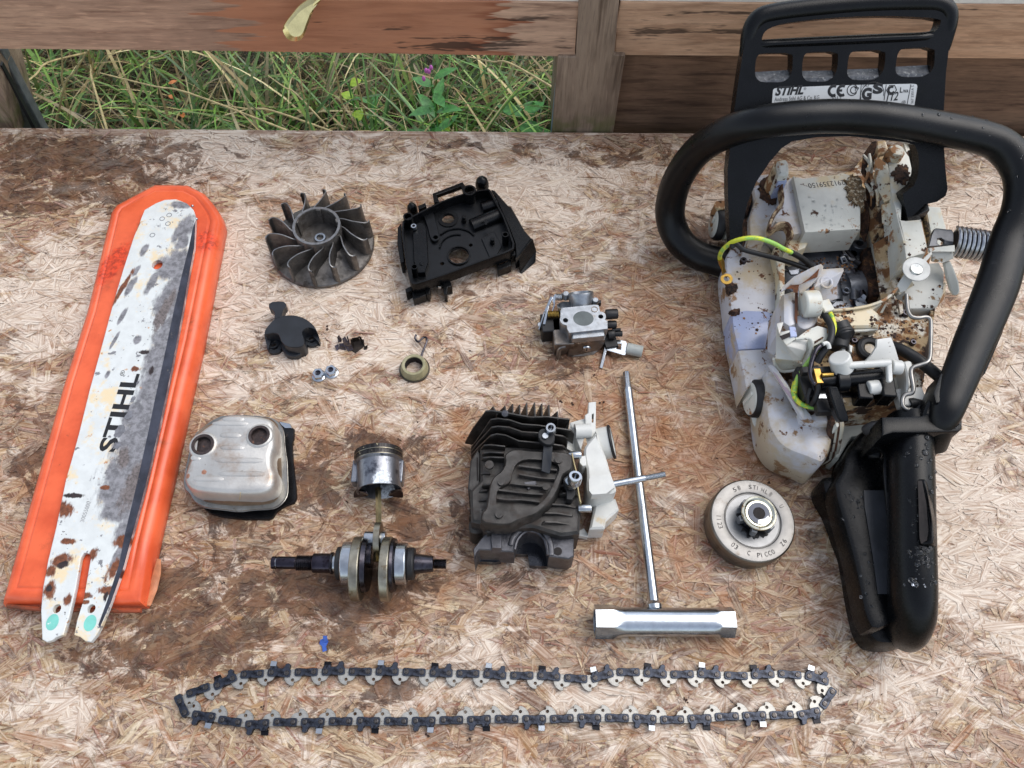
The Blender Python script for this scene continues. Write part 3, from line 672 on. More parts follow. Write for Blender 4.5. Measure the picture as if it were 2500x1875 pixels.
bt = thing('guide_bar', 'worn guide bar with chipped white paint lying on the orange scabbard', 'guide bar', P(330, 1000, 20))
part('plate', MB().slab(bo, [(.1, 21.2), (0, 21.4), (0, BH-.35), (.4, BH)], holes=[circp(384, 646, BH, 13, ry=14), circp(139, 1486, BH, 10, ry=11), circp(223, 1486, BH, 10, ry=11)]), m_bar, bt)
rr_ = [(477,540),(474,603),(463,660),(445,762),(421,888),(404,970),(388,1044),(355,1185),(325,1295),(302,1381),(270,1471),(244,1532)]
ll_ = [(470,560),(461,605),(445,668),(423,765),(397,890),(379,972),(364,1046),(333,1187),(307,1295),(290,1381),(262,1466),(240,1526)]
part('bare_rail', MB().prism([(v.x, v.y) for v in (P(*q, BH) for q in rr_+ll_[::-1])], BH-.4, BH+.12), m_bare, bt, label='dark bare metal strip along the right edge')
m_teal = M('teal_mark', (122, 198, 184), .45, var=.08, dirt=[((226, 230, 226), .62, .66, 160, 1)])
for a, b in ((128, 1519), (220, 1521)):
    part('teal_mark', MB().prism(circ(P(a, b, BH).x, P(a, b, BH).y, 15/S(a, b, BH), 18, 20/S(a, b, BH)), BH, BH+.1), m_teal, bt)
for a, b in ((396, 534), (410, 546), (413, 525), (372, 574)):
    part('nose_rivet', MB().torus(P(a, b, BH+.02), 2.1 if a < 420 else 1.6, .22, n=16), m_bare, bt)
for a, b in ((470, 503), (480, 535)):
    part('sprocket_tooth', MB().ball(P(a, b, 23.5), 1.3), m_steel, bt)
up = Vector((0, 0, 1))
lettering('STIHL', P(279, 1104, BH), P(340, 913, BH), up, 12.2, m_ink, bt, bold=.03, shear=.0)
lettering('®', P(302, 918, BH), P(306, 904, BH), up, 3.2, m_ink, bt)
lettering('30055000', P(205, 1275, BH), P(222, 1225, BH), up, 3.0, M('grey_print', (150, 150, 150), .5, bump=0), bt)
# where the paint has flaked, the print has flaked with it: bare metal chips over the letters
m_chip = M('bare_metal_chip', (126, 126, 130), .42, .3, var=.16, vs=300, bump=.25, dirt=[((96, 88, 86), .58, .7, 300, 1)])
def ragged(cx, cy, rx, ry, rot, n=26, jag=.22, seed=0):
    g = random.Random(seed); c, s = math.cos(rot), math.sin(rot); o = []
    for i in range(n):
        a = 2*math.pi*i/n; k = 1+g.uniform(-jag, jag); o.append((cx+rx*k*math.cos(a)*c-ry*k*math.sin(a)*s, cy+rx*k*math.cos(a)*s+ry*k*math.sin(a)*c))
    return o
for i, (a, b, rx, ry) in enumerate([(293, 1052, 11, 17), (286, 1088, 9, 10), (315, 1014, 8, 12), (325, 975, 5, 9), (268, 1066, 4, 2.5), (336, 935, 3, 5)]):
    v = P(a, b, BH); s_ = S(a, b, BH)
    part('paint_chip', MB().prism(ragged(v.x, v.y, rx/s_, ry/s_, BA, seed=i), BH+.1, BH+.24), m_chip, bt)

# ------------------------------------------------------------------ flywheel
FC = P(789, 603, 0); FR = 46.5
m_fly = M('flywheel_casting', (116, 112, 108), .42, .8, var=.22, vs=120, bump=.45, bs=1300, dirt=[((58, 50, 42), .5, .66, 60, 0), ((132, 92, 54), .69, .74, 150, 0)])
m_edge = M('worn_bright_edge', (142, 142, 142), .42, 1., var=.15, vs=300)
ft = thing('flywheel', 'grey finned flywheel fan with open hub facing up', 'flywheel', FC)
part('disc', MB().lathe([(20, .5), (FR-2, .5), (FR, 1.5), (FR, 4), (FR-.8, 5), (38, 6.4), (30, 9), (23, 11), (20, 11.5)], FC, n=72), m_fly, ft)
hb = MB().lathe([(22.6, 5), (21.4, 12), (20.9, 29.3), (20.5, 30), (19, 30), (18.5, 29.5), (18.2, 9.5), (9, 8.5), (0.01, 8.5)], FC, n=56)
part('hub', hb, m_fly, ft)
part('hub_rim', MB().ring(20.95, 18.7, 29.6, 30.4, FC, n=56), m_edge, ft)
for k in range(5):
    a = R(20+72*k); c = FC+Vector((math.cos(a)*18.2, math.sin(a)*18.2, 20))
    part('hub_lug', MB().box(c, 2.2, 4.2, 20.6, a), m_fly, ft, bev=.5)
part('centre_nut', MB().lathe([(8, 8.4), (8, 9.3), (5.2, 9.3), (5.2, 13.6), (4.8, 14.2), (3.2, 14.2), (2.9, 13.6), (2.9, 9)], FC, n=24), m_steel, ft)
prof = [(20.8, 4), (23.5, -2), (27, -10), (31, -16), (35.5, -19.5), (39.5, -21.2), (42.6, -21.4), (44.8, -19.4), (45.6, -16.4)]
for k in range(14):
    a0 = 360/14*k+5; rr = [Vector((FC.x+r*math.cos(R(a0+d)), FC.y+r*math.sin(R(a0+d)), 0)) for r, d in prof]; rr = catmull(rr, 3)
    mb = MB(); n = len(rr)
    for i, p in enumerate(rr):
        tg = (rr[min(n-1, i+1)]-rr[max(0, i-1)]).normalized(); nn = Vector((-tg.y, tg.x, 0)); f = i/(n-1)
        zt = 25.5+3.0*math.sin(min(1, f*1.15)*math.pi)*.6-(2.2 if i == n-1 else 0)
        th_ = .75
        for off, z in ((-th_*1.5, 3.5), (th_*1.5, 3.5), (th_*.62, zt), (-th_*.62, zt)): mb.v.append(p+nn*off+Vector((0, 0, z)))
    for i in range(n-1):
        for q in range(4): b = i*4; mb.f.append((b+q, b+4+q, b+4+(q+1) % 4, b+(q+1) % 4))
    mb.f += [(0, 1, 2, 3), tuple((n-1)*4+q for q in (3, 2, 1, 0))]
    bl = part('blade', mb, m_fly, ft, ang=50)
    eb = MB()
    for i in range(n-1):
        z0 = mb.v[i*4+2].z+.05; z1_ = mb.v[i*4+6].z+.05
        a_, b_, c_, d_ = mb.v[i*4+2], mb.v[i*4+3], mb.v[i*4+7], mb.v[i*4+6]
        eb.add([a_+Vector((0, 0, .1)), b_+Vector((0, 0, .1)), c_+Vector((0, 0, .1)), d_+Vector((0, 0, .1)), a_, b_, c_, d_], [(0, 1, 2, 3), (0, 4, 5, 1), (3, 2, 6, 7)])
    part('worn_edge', eb, m_edge, bl)
for i, (a, b) in enumerate([(700, 1440), (990, 1440), (1215, 1340)]):
    p0 = zE.P(a, b+45, 5.2); p1 = zE.P(a+70, b-60, 5.8) if i else zE.P(a+80, b-50, 5.8)
    lettering(['INHA', 'DE 3510', 'C 39'][i], p0, p1, up, 3.2, m_fly, ft, lift=.4)

# ------------------------------------------------------------------ black intake housing
ht = thing('intake_housing', 'open black plastic engine housing cover with round holes and a bright screw', 'housing', zF.P(900, 900, 0))
rim = [(215,640),(245,600),(330,560),(430,505),(560,440),(700,370),(870,305),(1050,250),(1200,222),(1310,210),(1335,222),(1400,350),(1500,530),(1570,700),(1640,900),(1632,970),(1560,1012),(1400,1070),(1200,1140),(1000,1215),(800,1290),(600,1358),(400,1420),(345,1418),(318,1395),(270,1200),(230,950),(208,780)]
HH = 25
ro = zF.xy(rim, HH); ro = ro if area(ro) > 0 else ro[::-1]; ri = offset(ro, 1.7)
part('wall', MB().slab(ro, [(0, 13), (0, HH-.6), (.3, HH)], holes=[ri]), m_plastic, ht)
def zc(z, x, y, h, r, n=20): v = z.P(x, y, h); return circ(v.x, v.y, z.mm(r, x, y, h), n)
FH = 14.5
def shiftP(z, pts, h_from, h_to): return z.xy(pts, h_to)
hl = [zc(zF, 935, 1070, FH, 128, 28), zc(zF, 800, 600, FH, 78, 22), zc(zF, 1085, 925, FH, 26, 14), zc(zF, 725, 1160, FH, 28, 14), zc(zF, 640, 830, FH, 22, 12)]
fo = offset(ro, 1.0)
part('floor', MB().slab(fo, [(0, FH-1.5), (0, FH)], holes=hl), m_plastic_d, ht)
part('bore_collar', MB().ring(zF.mm(148, 935, 1070, FH), zF.mm(130, 935, 1070, FH), 0, 2.6, zF.P(935, 1070, FH-1), n=30), m_plastic, ht)
part('bore_collar', MB().ring(zF.mm(130, 800, 600, FH), zF.mm(80, 800, 600, FH), 0, 1.6, zF.P(800, 600, FH-.5), n=26), m_plastic, ht)
arc = [(690, 960), (720, 880), (790, 820), (880, 790), (960, 790)]
part('rib', MB().tube([zF.P(x, y, FH+1) for x, y in arc], .8, 6, sm=4), m_plastic, ht)
part('rib', MB().tube([zF.P(x, y, FH+1) for x, y in [(700, 790), (800, 730), (940, 710), (1060, 745), (1125, 800)]], 1.0, 6, sm=4), m_plastic, ht)
fl = zF.xy(chaikin([(345,700),(370,665),(430,640),(480,645),(520,690),(530,800),(555,1260),(370,1275)], 1), 21)
part('flap', MB().slab(fl, [(0, 12), (0, 20.4), (.5, 21)]), m_plastic, ht)
tg_ = zF.xy(chaikin([(470,500),(590,480),(620,520),(690,800),(680,850),(620,880),(570,840),(540,700)], 2), 18)
part('tongue', MB().slab(tg_, [(0, 10), (0, 17.6), (.4, 18)], holes=[zc(zF, 640, 825, 18, 32, 12)]), m_plastic_d, ht)
for a, b, c_, d, rr_2 in ((1100, 690, 1460, 540, 95), (1230, 460, 1420, 400, 80)):
    part('duct', MB().tube([zF.P(a, b, 15), zF.P(c_, d, 16)], zF.mm(rr_2, a, b, 15), 18), m_plastic, ht)
for x, y in ((1000, 630), (470, 1220), (1360, 910)):
    part('peg', MB().lathe([(2.4, 0), (2.4, 4), (1.8, 4), (1.8, 7), (1.2, 7.5)], zF.P(x, y, FH), n=12), m_plastic, ht)
for x, y, r in ((390, 1310, 42), (1523, 905, 42), (310, 680, 62), (1075, 350, 85)):
    part('socket', MB().ring(zF.mm(r, x, y, 22), zF.mm(r*.72, x, y, 22), 0, 13, zF.P(x, y, FH), n=20), m_plastic, ht)
part('step', MB().slab(zF.xy([(1220, 840), (1380, 750), (1480, 940), (1410, 1060), (1330, 1090)], 16), [(0, 9), (0, 15.6), (.4, 16)]), m_plastic_d, ht)
part('step', MB().slab(zF.xy([(690, 1180), (730, 1095), (790, 1110), (830, 1270), (650, 1330), (640, 1250)], 14), [(0, 9), (0, 14)], holes=[zc(zF, 725, 1160, 14, 26, 12)]), m_plastic, ht)
part('step', MB().slab(zF.xy([(1020, 900), (1080, 850), (1150, 880), (1240, 1110), (1130, 1160), (1080, 1000)], 14), [(0, 9), (0, 14)], holes=[zc(zF, 1085, 925, 14, 26, 12)]), m_plastic, ht)
part('dimple', MB().bar(zF.P(1250, 630, 24), zF.P(1310, 640, 24), 2, 1).bar(zF.P(1285, 600, 24.2), zF.P(1275, 670, 24.2), 2, 1), m_plastic, ht)
part('carry_loop', MB().slab(zF.xy([(600,272),(980,125),(1022,180),(1012,232),(985,240),(960,178),(650,290),(690,372),(622,388)], 20), [(0, 15), (0, 20)]), m_plastic, ht, bev=.4)
part('lug', MB().slab(zF.xy([(415,430),(510,388),(525,430),(430,475)], 21), [(0, 10), (0, 21)]), m_plastic, ht, bev=.4)
part('lug', MB().slab(zF.xy([(1000,200),(1085,168),(1105,225),(1020,245)], 21), [(0, 10), (0, 21)]), m_plastic, ht, bev=.4)
for x, y, r in ((1230, 190, 86), (352, 515, 68)):
    part('dome', MB().lathe([(zF.mm(r, x, y, 20), 0), (zF.mm(r, x, y, 20), 5), (zF.mm(r*.86, x, y, 20), 9), (zF.mm(r*.5, x, y, 20), 12), (.01, 13)], zF.P(x, y, 9), n=20), m_plastic, ht)
part('side_flange', MB().slab(zF.xy([(1345,215),(1390,230),(1560,420),(1600,440),(1770,740),(1860,840),(1700,1050),(1655,1080),(1640,900),(1560,690),(1420,380)], 20), [(0, 3), (0, 19), (1, 20)]), m_plastic, ht)
part('side_flange', MB().slab(zF.xy([(205,640),(160,700),(155,900),(195,1150),(240,1140),(212,800)], 18), [(0, 2), (0, 18)]), m_plastic, ht, bev=.5)
part('skirt', MB().plate([zF.P(1700, 1050, 18), zF.P(1870, 840, 20), zF.P(1915, 990, 8), zF.P(1908, 1140, 1.5), zF.P(1735, 1285, 1.5), zF.P(1712, 1270, 2)], 1.6), m_plastic, ht, bev=.3)
for q in ([(1410,1150),(1445,1145),(1450,1175),(1560,1130),(1555,1100),(1590,1090),(1602,1180),(1430,1242)], [(340,1500),(380,1490),(385,1525),(480,1500),(480,1465),(510,1470),(520,1558),(355,1610)]):
    part('clip', MB().slab(zF.xy(q, 12), [(0, 2), (0, 12)]), m_plastic, ht, bev=.4)
part('foot', MB().slab(zF.xy([(255,1480),(330,1440),(560,1400),(575,1480),(560,1550),(520,1540),(500,1440),(330,1500),(265,1530)], 13), [(0, 1), (0, 13)]), m_plastic, ht, bev=.4)
part('foot', MB().slab(zF.xy([(740,1340),(800,1310),(850,1440),(790,1460),(785,1550),(745,1545),(735,1450)], 13), [(0, 1), (0, 13)]), m_plastic, ht, bev=.4)
part('strut', MB().bar(zF.P(1600, 1080, 14), zF.P(1700, 1050, 14), 4, 9), m_plastic, ht, bev=.4)
def torx(c, r, mat, parent, ax=(0, 0, 1), name='screw', h=3.5):
    s_ = MB().lathe([(r, 0), (r, h*.8), (r*.88, h), (r*.55, h), (r*.5, h*.5), (.01, h*.5)], c, ax, 24)
    o = part(name, s_, mat, parent); c = Vector(c); A = Vector(ax).normalized()
    x = A.orthogonal().normalized(); y = A.cross(x)
    st_ = MB()
    for k in range(6):
        a = k*math.pi/3; st_.lathe([(r*.17, h*.5), (r*.17, h*.93)], c+(x*math.cos(a)+y*math.sin(a))*r*.5, ax, 8)
    part('star_recess', st_, m_hole, o)
    return o
torx(zF.P(697, 1440, 8), zF.mm(54, 697, 1440, 10), m_steel, ht)
torx(zF.P(367, 712, 22), zF.mm(38, 367, 712, 24), m_steel, ht)

# ------------------------------------------------------------------ small black clamp cover
ct = thing('clamp_cover', 'small black plastic cover with a hooked arm and two screw ears', 'cover', zG.P(430, 500, 0))
mc = M('black_plastic_matt', (30, 33, 38), .4, var=.2, vs=80, bump=.12, bs=1500)
body = chaikin([(235,330),(330,290),(400,285),(480,283),(600,320),(690,390),(725,440),(740,480),(700,440),(630,430),(580,455),(565,500),(590,560),(590,640),(500,668),(380,655),(320,600),(300,540),(280,505),(220,490),(160,510),(118,512),(130,450),(180,390)], 1)
part('body', MB().slab(zG.xy(body, 17), [(0, .5), (0, 16), (.15, 16.7), (.45, 17)]), mc, ct)
part('front_step', MB().slab(zG.xy(chaikin([(320,590),(590,600),(600,660),(560,735),(490,768),(400,762),(345,720),(315,650)], 1), 7), [(0, .4), (0, 6.4), (.6, 7)]), mc, ct)
part('arm', MB().slab(zG.xy(chaikin([(176,128),(330,116),(372,140),(376,180),(350,205),(332,250),(325,310),(235,345),(242,260),(205,215),(172,205)], 1), 17), [(0, 9), (0, 16.4), (.5, 17)]), mc, ct)
for x, y, r, dx in ((243, 655, 92, 1), (680, 575, 88, -1)):
    part('ear', MB().slab(zc(zG, x, y, 4, r, 22), [(0, .3), (0, 3.6), (.4, 4)], holes=[zc(zG, x, y, 4, 42, 16)]), mc, ct)
    part('eyelet', MB().ring(zG.mm(62, x, y, 4), zG.mm(42, x, y, 4), 0, 5, zG.P(x, y, 0), n=20), mc, ct)
part('side_wall', MB().slab(zG.xy([(118,512),(150,640),(165,690),(195,600),(170,515)], 8), [(0, .4), (0, 8)]), mc, ct)
part('side_wall', MB().slab(zG.xy([(738,470),(765,560),(760,600),(700,540),(700,445)], 8), [(0, .4), (0, 8)]), mc, ct)
for pts in ([(182,500),(205,530),(225,510),(242,505),(262,590),(215,600)], [(615,435),(640,465),(660,440),(680,430),(690,500),(640,505)]):
    part('contact_clip', MB().plate([zG.P(x, y, 9 if i < 4 else 4) for i, (x, y) in enumerate(pts)], .5), M('dull_brass', (150, 138, 112), .4, .9, var=.2), ct)

# ------------------------------------------------------------------ spring clips, nuts, seal ring
m_clip = M('heat_blued_clip', (86, 80, 88), .4, .9, var=.25, vs=300, dirt=[((66, 52, 42), .45, .6, 200, 0)])
kt = thing('spring_clip', 'small bent dark metal spring clip on the bare board', 'clip', zG.P(1050, 640, 0))
for pts in ([(975,545,4),(995,520,8),(1030,570,7),(1025,600,3),(990,608,3)], [(1035,560,9),(1070,535,9),(1110,600,4),(1150,640,6),(1165,690,2),(1110,712,1),(1060,650,4)], [(1090,540,8),(1100,530,8),(1125,600,3),(1120,620,3)], [(945,650,4),(990,625,4),(1005,680,1),(975,702,1)], [(1000,620,2),(1060,610,3),(1075,700,1),(1005,680,1)]):
    part('tongue', MB().plate([zG.P(x, y, h) for x, y, h in pts], .5), m_clip, kt)
kt = thing('dark_clip', 'small nearly black cup shaped clip touching the blued spring clip', 'clip', zG.P(1230, 650, 0))
mk = M('dark_clip_steel', (46, 38, 32), .5, .6, var=.25, vs=200)
for pts in ([(1140,590,2),(1190,560,3),(1290,570,3),(1300,650,1),(1190,735,.8),(1140,700,1)], [(1135,580,7),(1150,565,8),(1180,650,1),(1150,700,1)], [(1225,535,9),(1250,540,9),(1295,640,2),(1260,600,2)], [(1290,655,2),(1335,635,5),(1325,690,1),(1290,695,1)], [(1150,560,8),(1230,545,8),(1240,590,3),(1160,600,3)]):
    part('side', MB().plate([zG.P(x, y, h) for x, y, h in pts], .5), mk, kt)
def nut(x, y, rz, label):
    n_ = thing('flange_nut', label, 'nut', zG.P(x, y, 0), 'pair of flange nuts'); c = zG.P(x, y, 0)
    part('flange', MB().lathe([(5.6, .3), (5.9, .8), (5.7, 1.8), (4.6, 2.6), (2.4, 2.6)], c, n=32), m_zinc, n_)
    hx = [(c.x+5.0*math.cos(rz+k*math.pi/3), c.y+5.0*math.sin(rz+k*math.pi/3)) for k in range(6)]
    part('hexagon', MB().slab(hx, [(0, 2.2), (0, 6.2), (.5, 6.8)], holes=[circ(c.x, c.y, 2.5, 16)]), m_zinc, n_)
    part('thread', MB().lathe([(2.2, .4), (2.5, .9), (2.2, 1.4), (2.5, 1.9), (2.2, 2.4), (2.5, 2.9), (2.2, 3.4), (2.5, 3.9), (2.2, 4.4), (2.5, 5)], c, n=14), m_dsteel, n_)
nut(768, 1008, .1, 'left one of two bright hex flange nuts below the clamp cover')
nut(916, 970, .35, 'right one of two bright hex flange nuts, nearer the seal ring')
st_ = thing('seal_ring', 'olive coloured seal ring with a bent wire spring arm', 'ring', zG.P(1885, 930, 0))
c = zG.P(1888, 930, 0); k_ = zG.mm(1, 1888, 900, 5)
m_olive = M('olive_sleeve', (152, 146, 112), .4, var=.12, vs=200)
part('sleeve', MB().lathe([(k_*165, 2.4), (k_*162, 4), (k_*146, 8.6), (k_*138, 9.6), (k_*122, 9.6), (k_*106, 9.2), (k_*104, 2)], c, n=40, c0=False, c1=False), m_olive, st_)
part('base_flange', MB().ring(k_*180, k_*104, .3, 2.6, c, n=40), M('dark_sleeve', (66, 60, 48), .4, .3), st_, bev=.4)
part('inner_bush', MB().ring(k_*106, k_*100, .5, 8, c, n=32), m_hole, st_)
part('spring_arm', MB().tube([zG.P(x, y, h) for x, y, h in [(1960,790,4),(1975,735,5),(2005,660,6),(2030,590,6),(2022,552,6),(1990,548,6),(1955,580,6),(1925,598,6),(1900,575,6),(1893,545,6.5),(1905,515,7)]], .95, 8, sm=5), m_dsteel, st_)

# ------------------------------------------------------------------ carburettor
m_alu = M('carb_aluminium', (160, 164, 168), .34, .9, var=.1, vs=220, bump=.35, bs=1500, dirt=[((150, 146, 140), .58, .7, 150, 1)])
m_aluf = M('carb_front_plate', (138, 130, 122), .36, .9, var=.15, vs=120, bump=.2, dirt=[((110, 98, 86), .5, .65, 80, 1)])
cb = thing('carburettor', 'small bright metal carburettor with brass butterfly and black jet knobs', 'carburettor', zH.P(950, 900, 0))
top = [(560,500),(575,465),(600,452),(1100,402),(1160,412),(1185,510),(1230,520),(1268,550),(1278,600),(1262,640),(1300,662),(1302,785),(700,850),(668,790),(655,730),(600,715),(562,680),(548,640),(560,600)]
TZ = 31
v = zH.P(920, 622, TZ); kk = zH.mm(1, 920, 622, TZ)
holes = [circ(v.x, v.y, 160*kk, 30, 136*kk), zc(zH, 643, 650, TZ, 42, 14), zc(zH, 1192, 592, TZ, 40, 14)]
part('body', MB().slab(zH.xy(top, TZ), [(.6, 3), (.6, 20), (0, 24), (0, TZ-.4), (.3, TZ)], holes=holes), m_alu, cb)
part('bore_wall', MB().lathe([(160*kk+.4, TZ-.1), (148*kk, TZ-1), (142*kk, 14), (.01, 14)], (v.x, v.y, 0), n=30), M('bore_grey', (92, 98, 98), .4, .7, var=.1), cb)
part('main_jet', MB().lathe([(2.6, 14), (2.6, 19), (1.2, 19), (1.2, 17)], zH.P(905, 660, 6)-Vector((0, 0, 6)), n=14), m_brass, cb)
part('jet_hole', MB().lathe([(2.2, 14), (2.2, 16.5), (1.5, 16.5)], zH.P(935, 570, 0)*1+Vector((0, 6, 0)), n=12), m_black, cb)
for x, y in ((1095, 480),): part('recess', MB().ring(2.9, 2.2, 0, .4, zH.P(x, y, TZ), n=16), m_aluf, cb)
# metering cover on the front
c4 = [zH.P(735, 868, 28), zH.P(1262, 812, 28), zH.P(1275, 850, 26), zH.P(1250, 1020, 8), zH.P(1180, 1110, 3), zH.P(1080, 1190, .8), zH.P(940, 1210, .8), zH.P(670, 1225, .8), zH.P(720, 950, 20)]
part('cover_plate', MB().plate(c4, 9, away=(.08, -1, .12)), m_aluf, cb, bev=1)
part('cover_top', MB().slab(zH.xy([(735,866),(1255,808),(1270,900),(735,950)], 28), [(0, 22), (.5, 28.2)]), m_alu, cb, bev=.8)
fs = zH.P(970, 1060, 13)+Vector((0, -1, 0))
part('cover_screw', MB().lathe([(3.6, 0), (3.6, 1.4), (3, 2.2), (.01, 2.6)], fs, (0, -1, .12), 20), m_steel, cb)
part('screw_slot', MB().bar(fs+Vector((0, -2.6, 3)), fs+Vector((0, -2.2, -3)), .9, .5, up=(0, -1, 0)), m_hole, cb)
nf = Vector((.03, -1, .12))
lettering('Zama', zH.P(1030, 960, 22)+Vector((0, -2, 0)), zH.P(830, 990, 22)+Vector((0, -2, 0)), nf, -3, m_steel, cb, shear=.3)
lettering('China', zH.P(900, 1150, 7)+Vector((0, -1.5, 0)), zH.P(770, 1165, 7)+Vector((0, -1.5, 0)), nf, -2.4, m_steel, cb)
# choke throat behind
v2 = zH.P(880, 270, 26); k2 = zH.mm(1, 880, 270, 26); axt = Vector((-.1, .72, .62)).normalized()
part('throat', MB().lathe([(200*k2*.8, -14), (196*k2, -2), (202*k2, 2), (196*k2, 3), (176*k2, 3), (160*k2, -1), (150*k2, -10), (.01, -10)], v2, axt, 36), m_alu, cb)
part('butterfly', MB().lathe([(148*k2, -.5), (148*k2, .3), (.01, .3)], v2-axt*4, (axt+Vector((0, -.35, .25))).normalized(), 30), m_brass, cb)
part('butterfly_screw', MB().lathe([(2.2, 0), (2.2, 1.6), (1.2, 2)], v2-axt*3.2+Vector((0, -2.5, 0)), axt, 14), m_brass, cb)
v3 = zH.P(630, 415, 24)
part('pump_chamber', MB().lathe([(120*k2*.9, -12), (122*k2, 0), (104*k2, 0), (100*k2, -4), (.01, -4)], v3, (axt+Vector((0, -.2, .4))).normalized(), 28), m_alu, cb)
for x, y in ((650, 240), (1110, 340)):
    part('lug', MB().lathe([(2.9, -6), (2.9, 0), (2.2, 1), (.01, 1)], zH.P(x, y, 27), n=14), m_alu, cb)
    part('gasket_lug', MB().box(zH.P(x, y+45, 22), 9, 3, 5), m_black, cb)
def coil(pa, pb, r, turns, wr, n=10, seg=14):
    pa, pb = Vector(pa), Vector(pb); ax = (pb-pa); L = ax.length; ax.normalize(); x = ax.orthogonal().normalized(); y = ax.cross(x)
    pts = [pa+ax*L*i/(turns*seg)+x*r*math.cos(2*math.pi*i/seg)+y*r*math.sin(2*math.pi*i/seg) for i in range(int(turns*seg)+1)]
    return MB().tube(pts, wr, 6, up=ax)
part('idle_spring', coil(zH.P(370, 560, 20), zH.P(545, 560, 20), 3, 8, .5), m_brass, cb)
part('return_spring', coil(zH.P(270, 800, 12), zH.P(370, 790, 12), 4.2, 6, .45), m_cream, cb)
part('choke_spring', coil(zH.P(490, 290, 24), zH.P(590, 290, 24), 2.8, 6, .4), m_steel, cb)
part('lever', MB().plate([zH.P(440, 300, 26), zH.P(480, 240, 27), zH.P(492, 245, 27), zH.P(480, 360, 26), zH.P(470, 430, 25), zH.P(440, 510, 24), zH.P(432, 500, 24), zH.P(460, 400, 25), zH.P(440, 350, 26)], 1), m_zinc, cb)
part('lever', MB().bar(zH.P(430, 290, 26), zH.P(330, 520, 21), 2.2, 3).bar(zH.P(370, 430, 23), zH.P(310, 720, 17), 2, 4), m_zinc, cb, bev=.3)
part('lever', MB().bar(zH.P(320, 520, 20), zH.P(235, 800, 13), 4, 1.2, up=(1, 0, .3)), m_steel, cb, bev=.3)
part('lever_pin', MB().lathe([(2.6, 0), (2.6, 6), (1.8, 7)], zH.P(240, 780, 8), n=14), m_steel, cb)
part('shaft_block', MB().box(zH.P(440, 760, 9), 20, 18, 17, .1), m_black, cb, bev=1)
part('side_block', MB().box(zH.P(595, 900, 9), 17, 26, 17, .08), m_aluf, cb, bev=1.2)
part('nipple', MB().tube([zH.P(645, 1060, 13), zH.P(580, 1075, 12), zH.P(545, 1120, 9), zH.P(530, 1230, 2.4)], 2.3, 10, sm=4), m_aluf, cb)
for a, b, r in (((1270, 560, 24), (1440, 550, 24), 80), ((1290, 720, 18), (1420, 715, 18), 62), ((1300, 880, 12), (1390, 865, 12), 78)):
    part('cap', MB().lathe([(r*kk, 0), (r*kk*1.04, 2), (r*kk*1.02, (zH.P(*b)-zH.P(*a)).length), (r*kk*.9, (zH.P(*b)-zH.P(*a)).length+.8)], zH.P(*a), zH.P(*b)-zH.P(*a), 18), m_black, cb)
part('jet_screw', MB().tube([zH.P(1360, 860, 12), zH.P(1525, 860, 12)], 47*kk, 14), m_black, cb)
part('jet_screw', MB().tube([zH.P(1370, 800, 15), zH.P(1500, 795, 15)], 26*kk, 12), m_black, cb)
part('knob_block', MB().box(zH.P(1330, 990, 5), 11, 14, 8, .2), m_black, cb, bev=.6)
part('throttle_arm', MB().plate([zH.P(x, y, 7) for x, y in ((1290,1070),(1370,1010),(1440,955),(1480,955),(1580,975),(1600,1010),(1575,1190),(1540,1190),(1285,1115))], 1.4, holes=[[zH.P(x, y, 7) for x, y in ((1450,1010),(1515,1015),(1505,1110),(1435,1095))]]), m_zinc, cb, bev=.2)
part('roller', MB().tube([zH.P(1590, 1085, 6), zH.P(1840, 1140, 6)], [98*kk*.95, 98*kk*.95], 22), M('roller_nylon', (168, 172, 166), .45, var=.08, dirt=[((120, 112, 96), .6, .7, 120, 1)]), cb, bev=.5)
part('throttle_wire', MB().bar(zH.P(1275, 1060, 6), zH.P(1195, 1400, 1.6), 2.6, 1.6), m_steel, cb, bev=.4)

# ------------------------------------------------------------------ muffler
m_muf = M('muffler_skin', (202, 199, 193), .44, .7, var=.08, vs=40, bump=.3, bs=500, rv=.15, bd=.0005, dirt=[((152, 122, 96), .52, .75, 22, 1), ((74, 58, 46), .675, .70, 260, 0)],
          marks=[((150, 104, 82), [(zI.P(365, 925, 34), 1.9, 1.9, 0), (zI.P(150, 975, 34), 1.6, 2, 0)], .2, 600)])
m_mufside = m_muf
mt = thing('muffler', 'silver muffler box with two dark round ports', 'muffler', zI.P(760, 900, 0))
mtop = chaikin([(650,150),(900,153),(1180,188),(1262,235),(1292,340),(1290,600),(1252,650),(1252,830),(1300,920),(1285,1060),(1230,1155),(1100,1205),(900,1212),(600,1205),(400,1190),(200,1160),(110,1080),(85,980),(130,850),(180,730),(200,520),(235,440),(330,352),(450,270)], 1)
pts = zI.xy(mtop, 34)
hl = [zc(zI, 355, 572, 34, 118, 26), zc(zI, 1090, 450, 34, 112, 26)]
ms = MB()
ms.slab(pts, [(-.8, 13), (-.4, 22), (0, 27.5), (.8, 31.2), (2.4, 33.4), (4.6, 34)], holes=hl)
part('upper_shell', ms, m_muf, mt, ang=60)
for i, (y, x0, x1) in enumerate([(285, 470, 960), (440, 560, 860), (600, 560, 900), (770, 480, 1180), (945, 520, 1200), (230, 600, 900), (1010, 200, 640), (735, 190, 330)]):
    part('swage', MB().tube([zI.P(x0, y+4, 33.6), zI.P(x0*.8+x1*.2, y, 34), zI.P(x0*.2+x1*.8, y+3, 34), zI.P(x1, y+8, 33.6)], [.4, 2.2, 2.2, .4], 12, [.2, .55, .55, .2], sm=3), m_muf, mt, ang=80)
m_port = M('sooty_port', (70, 60, 58), .5, .6, var=.25, vs=300, dirt=[((110, 72, 52), .6, .7, 200, 0)])
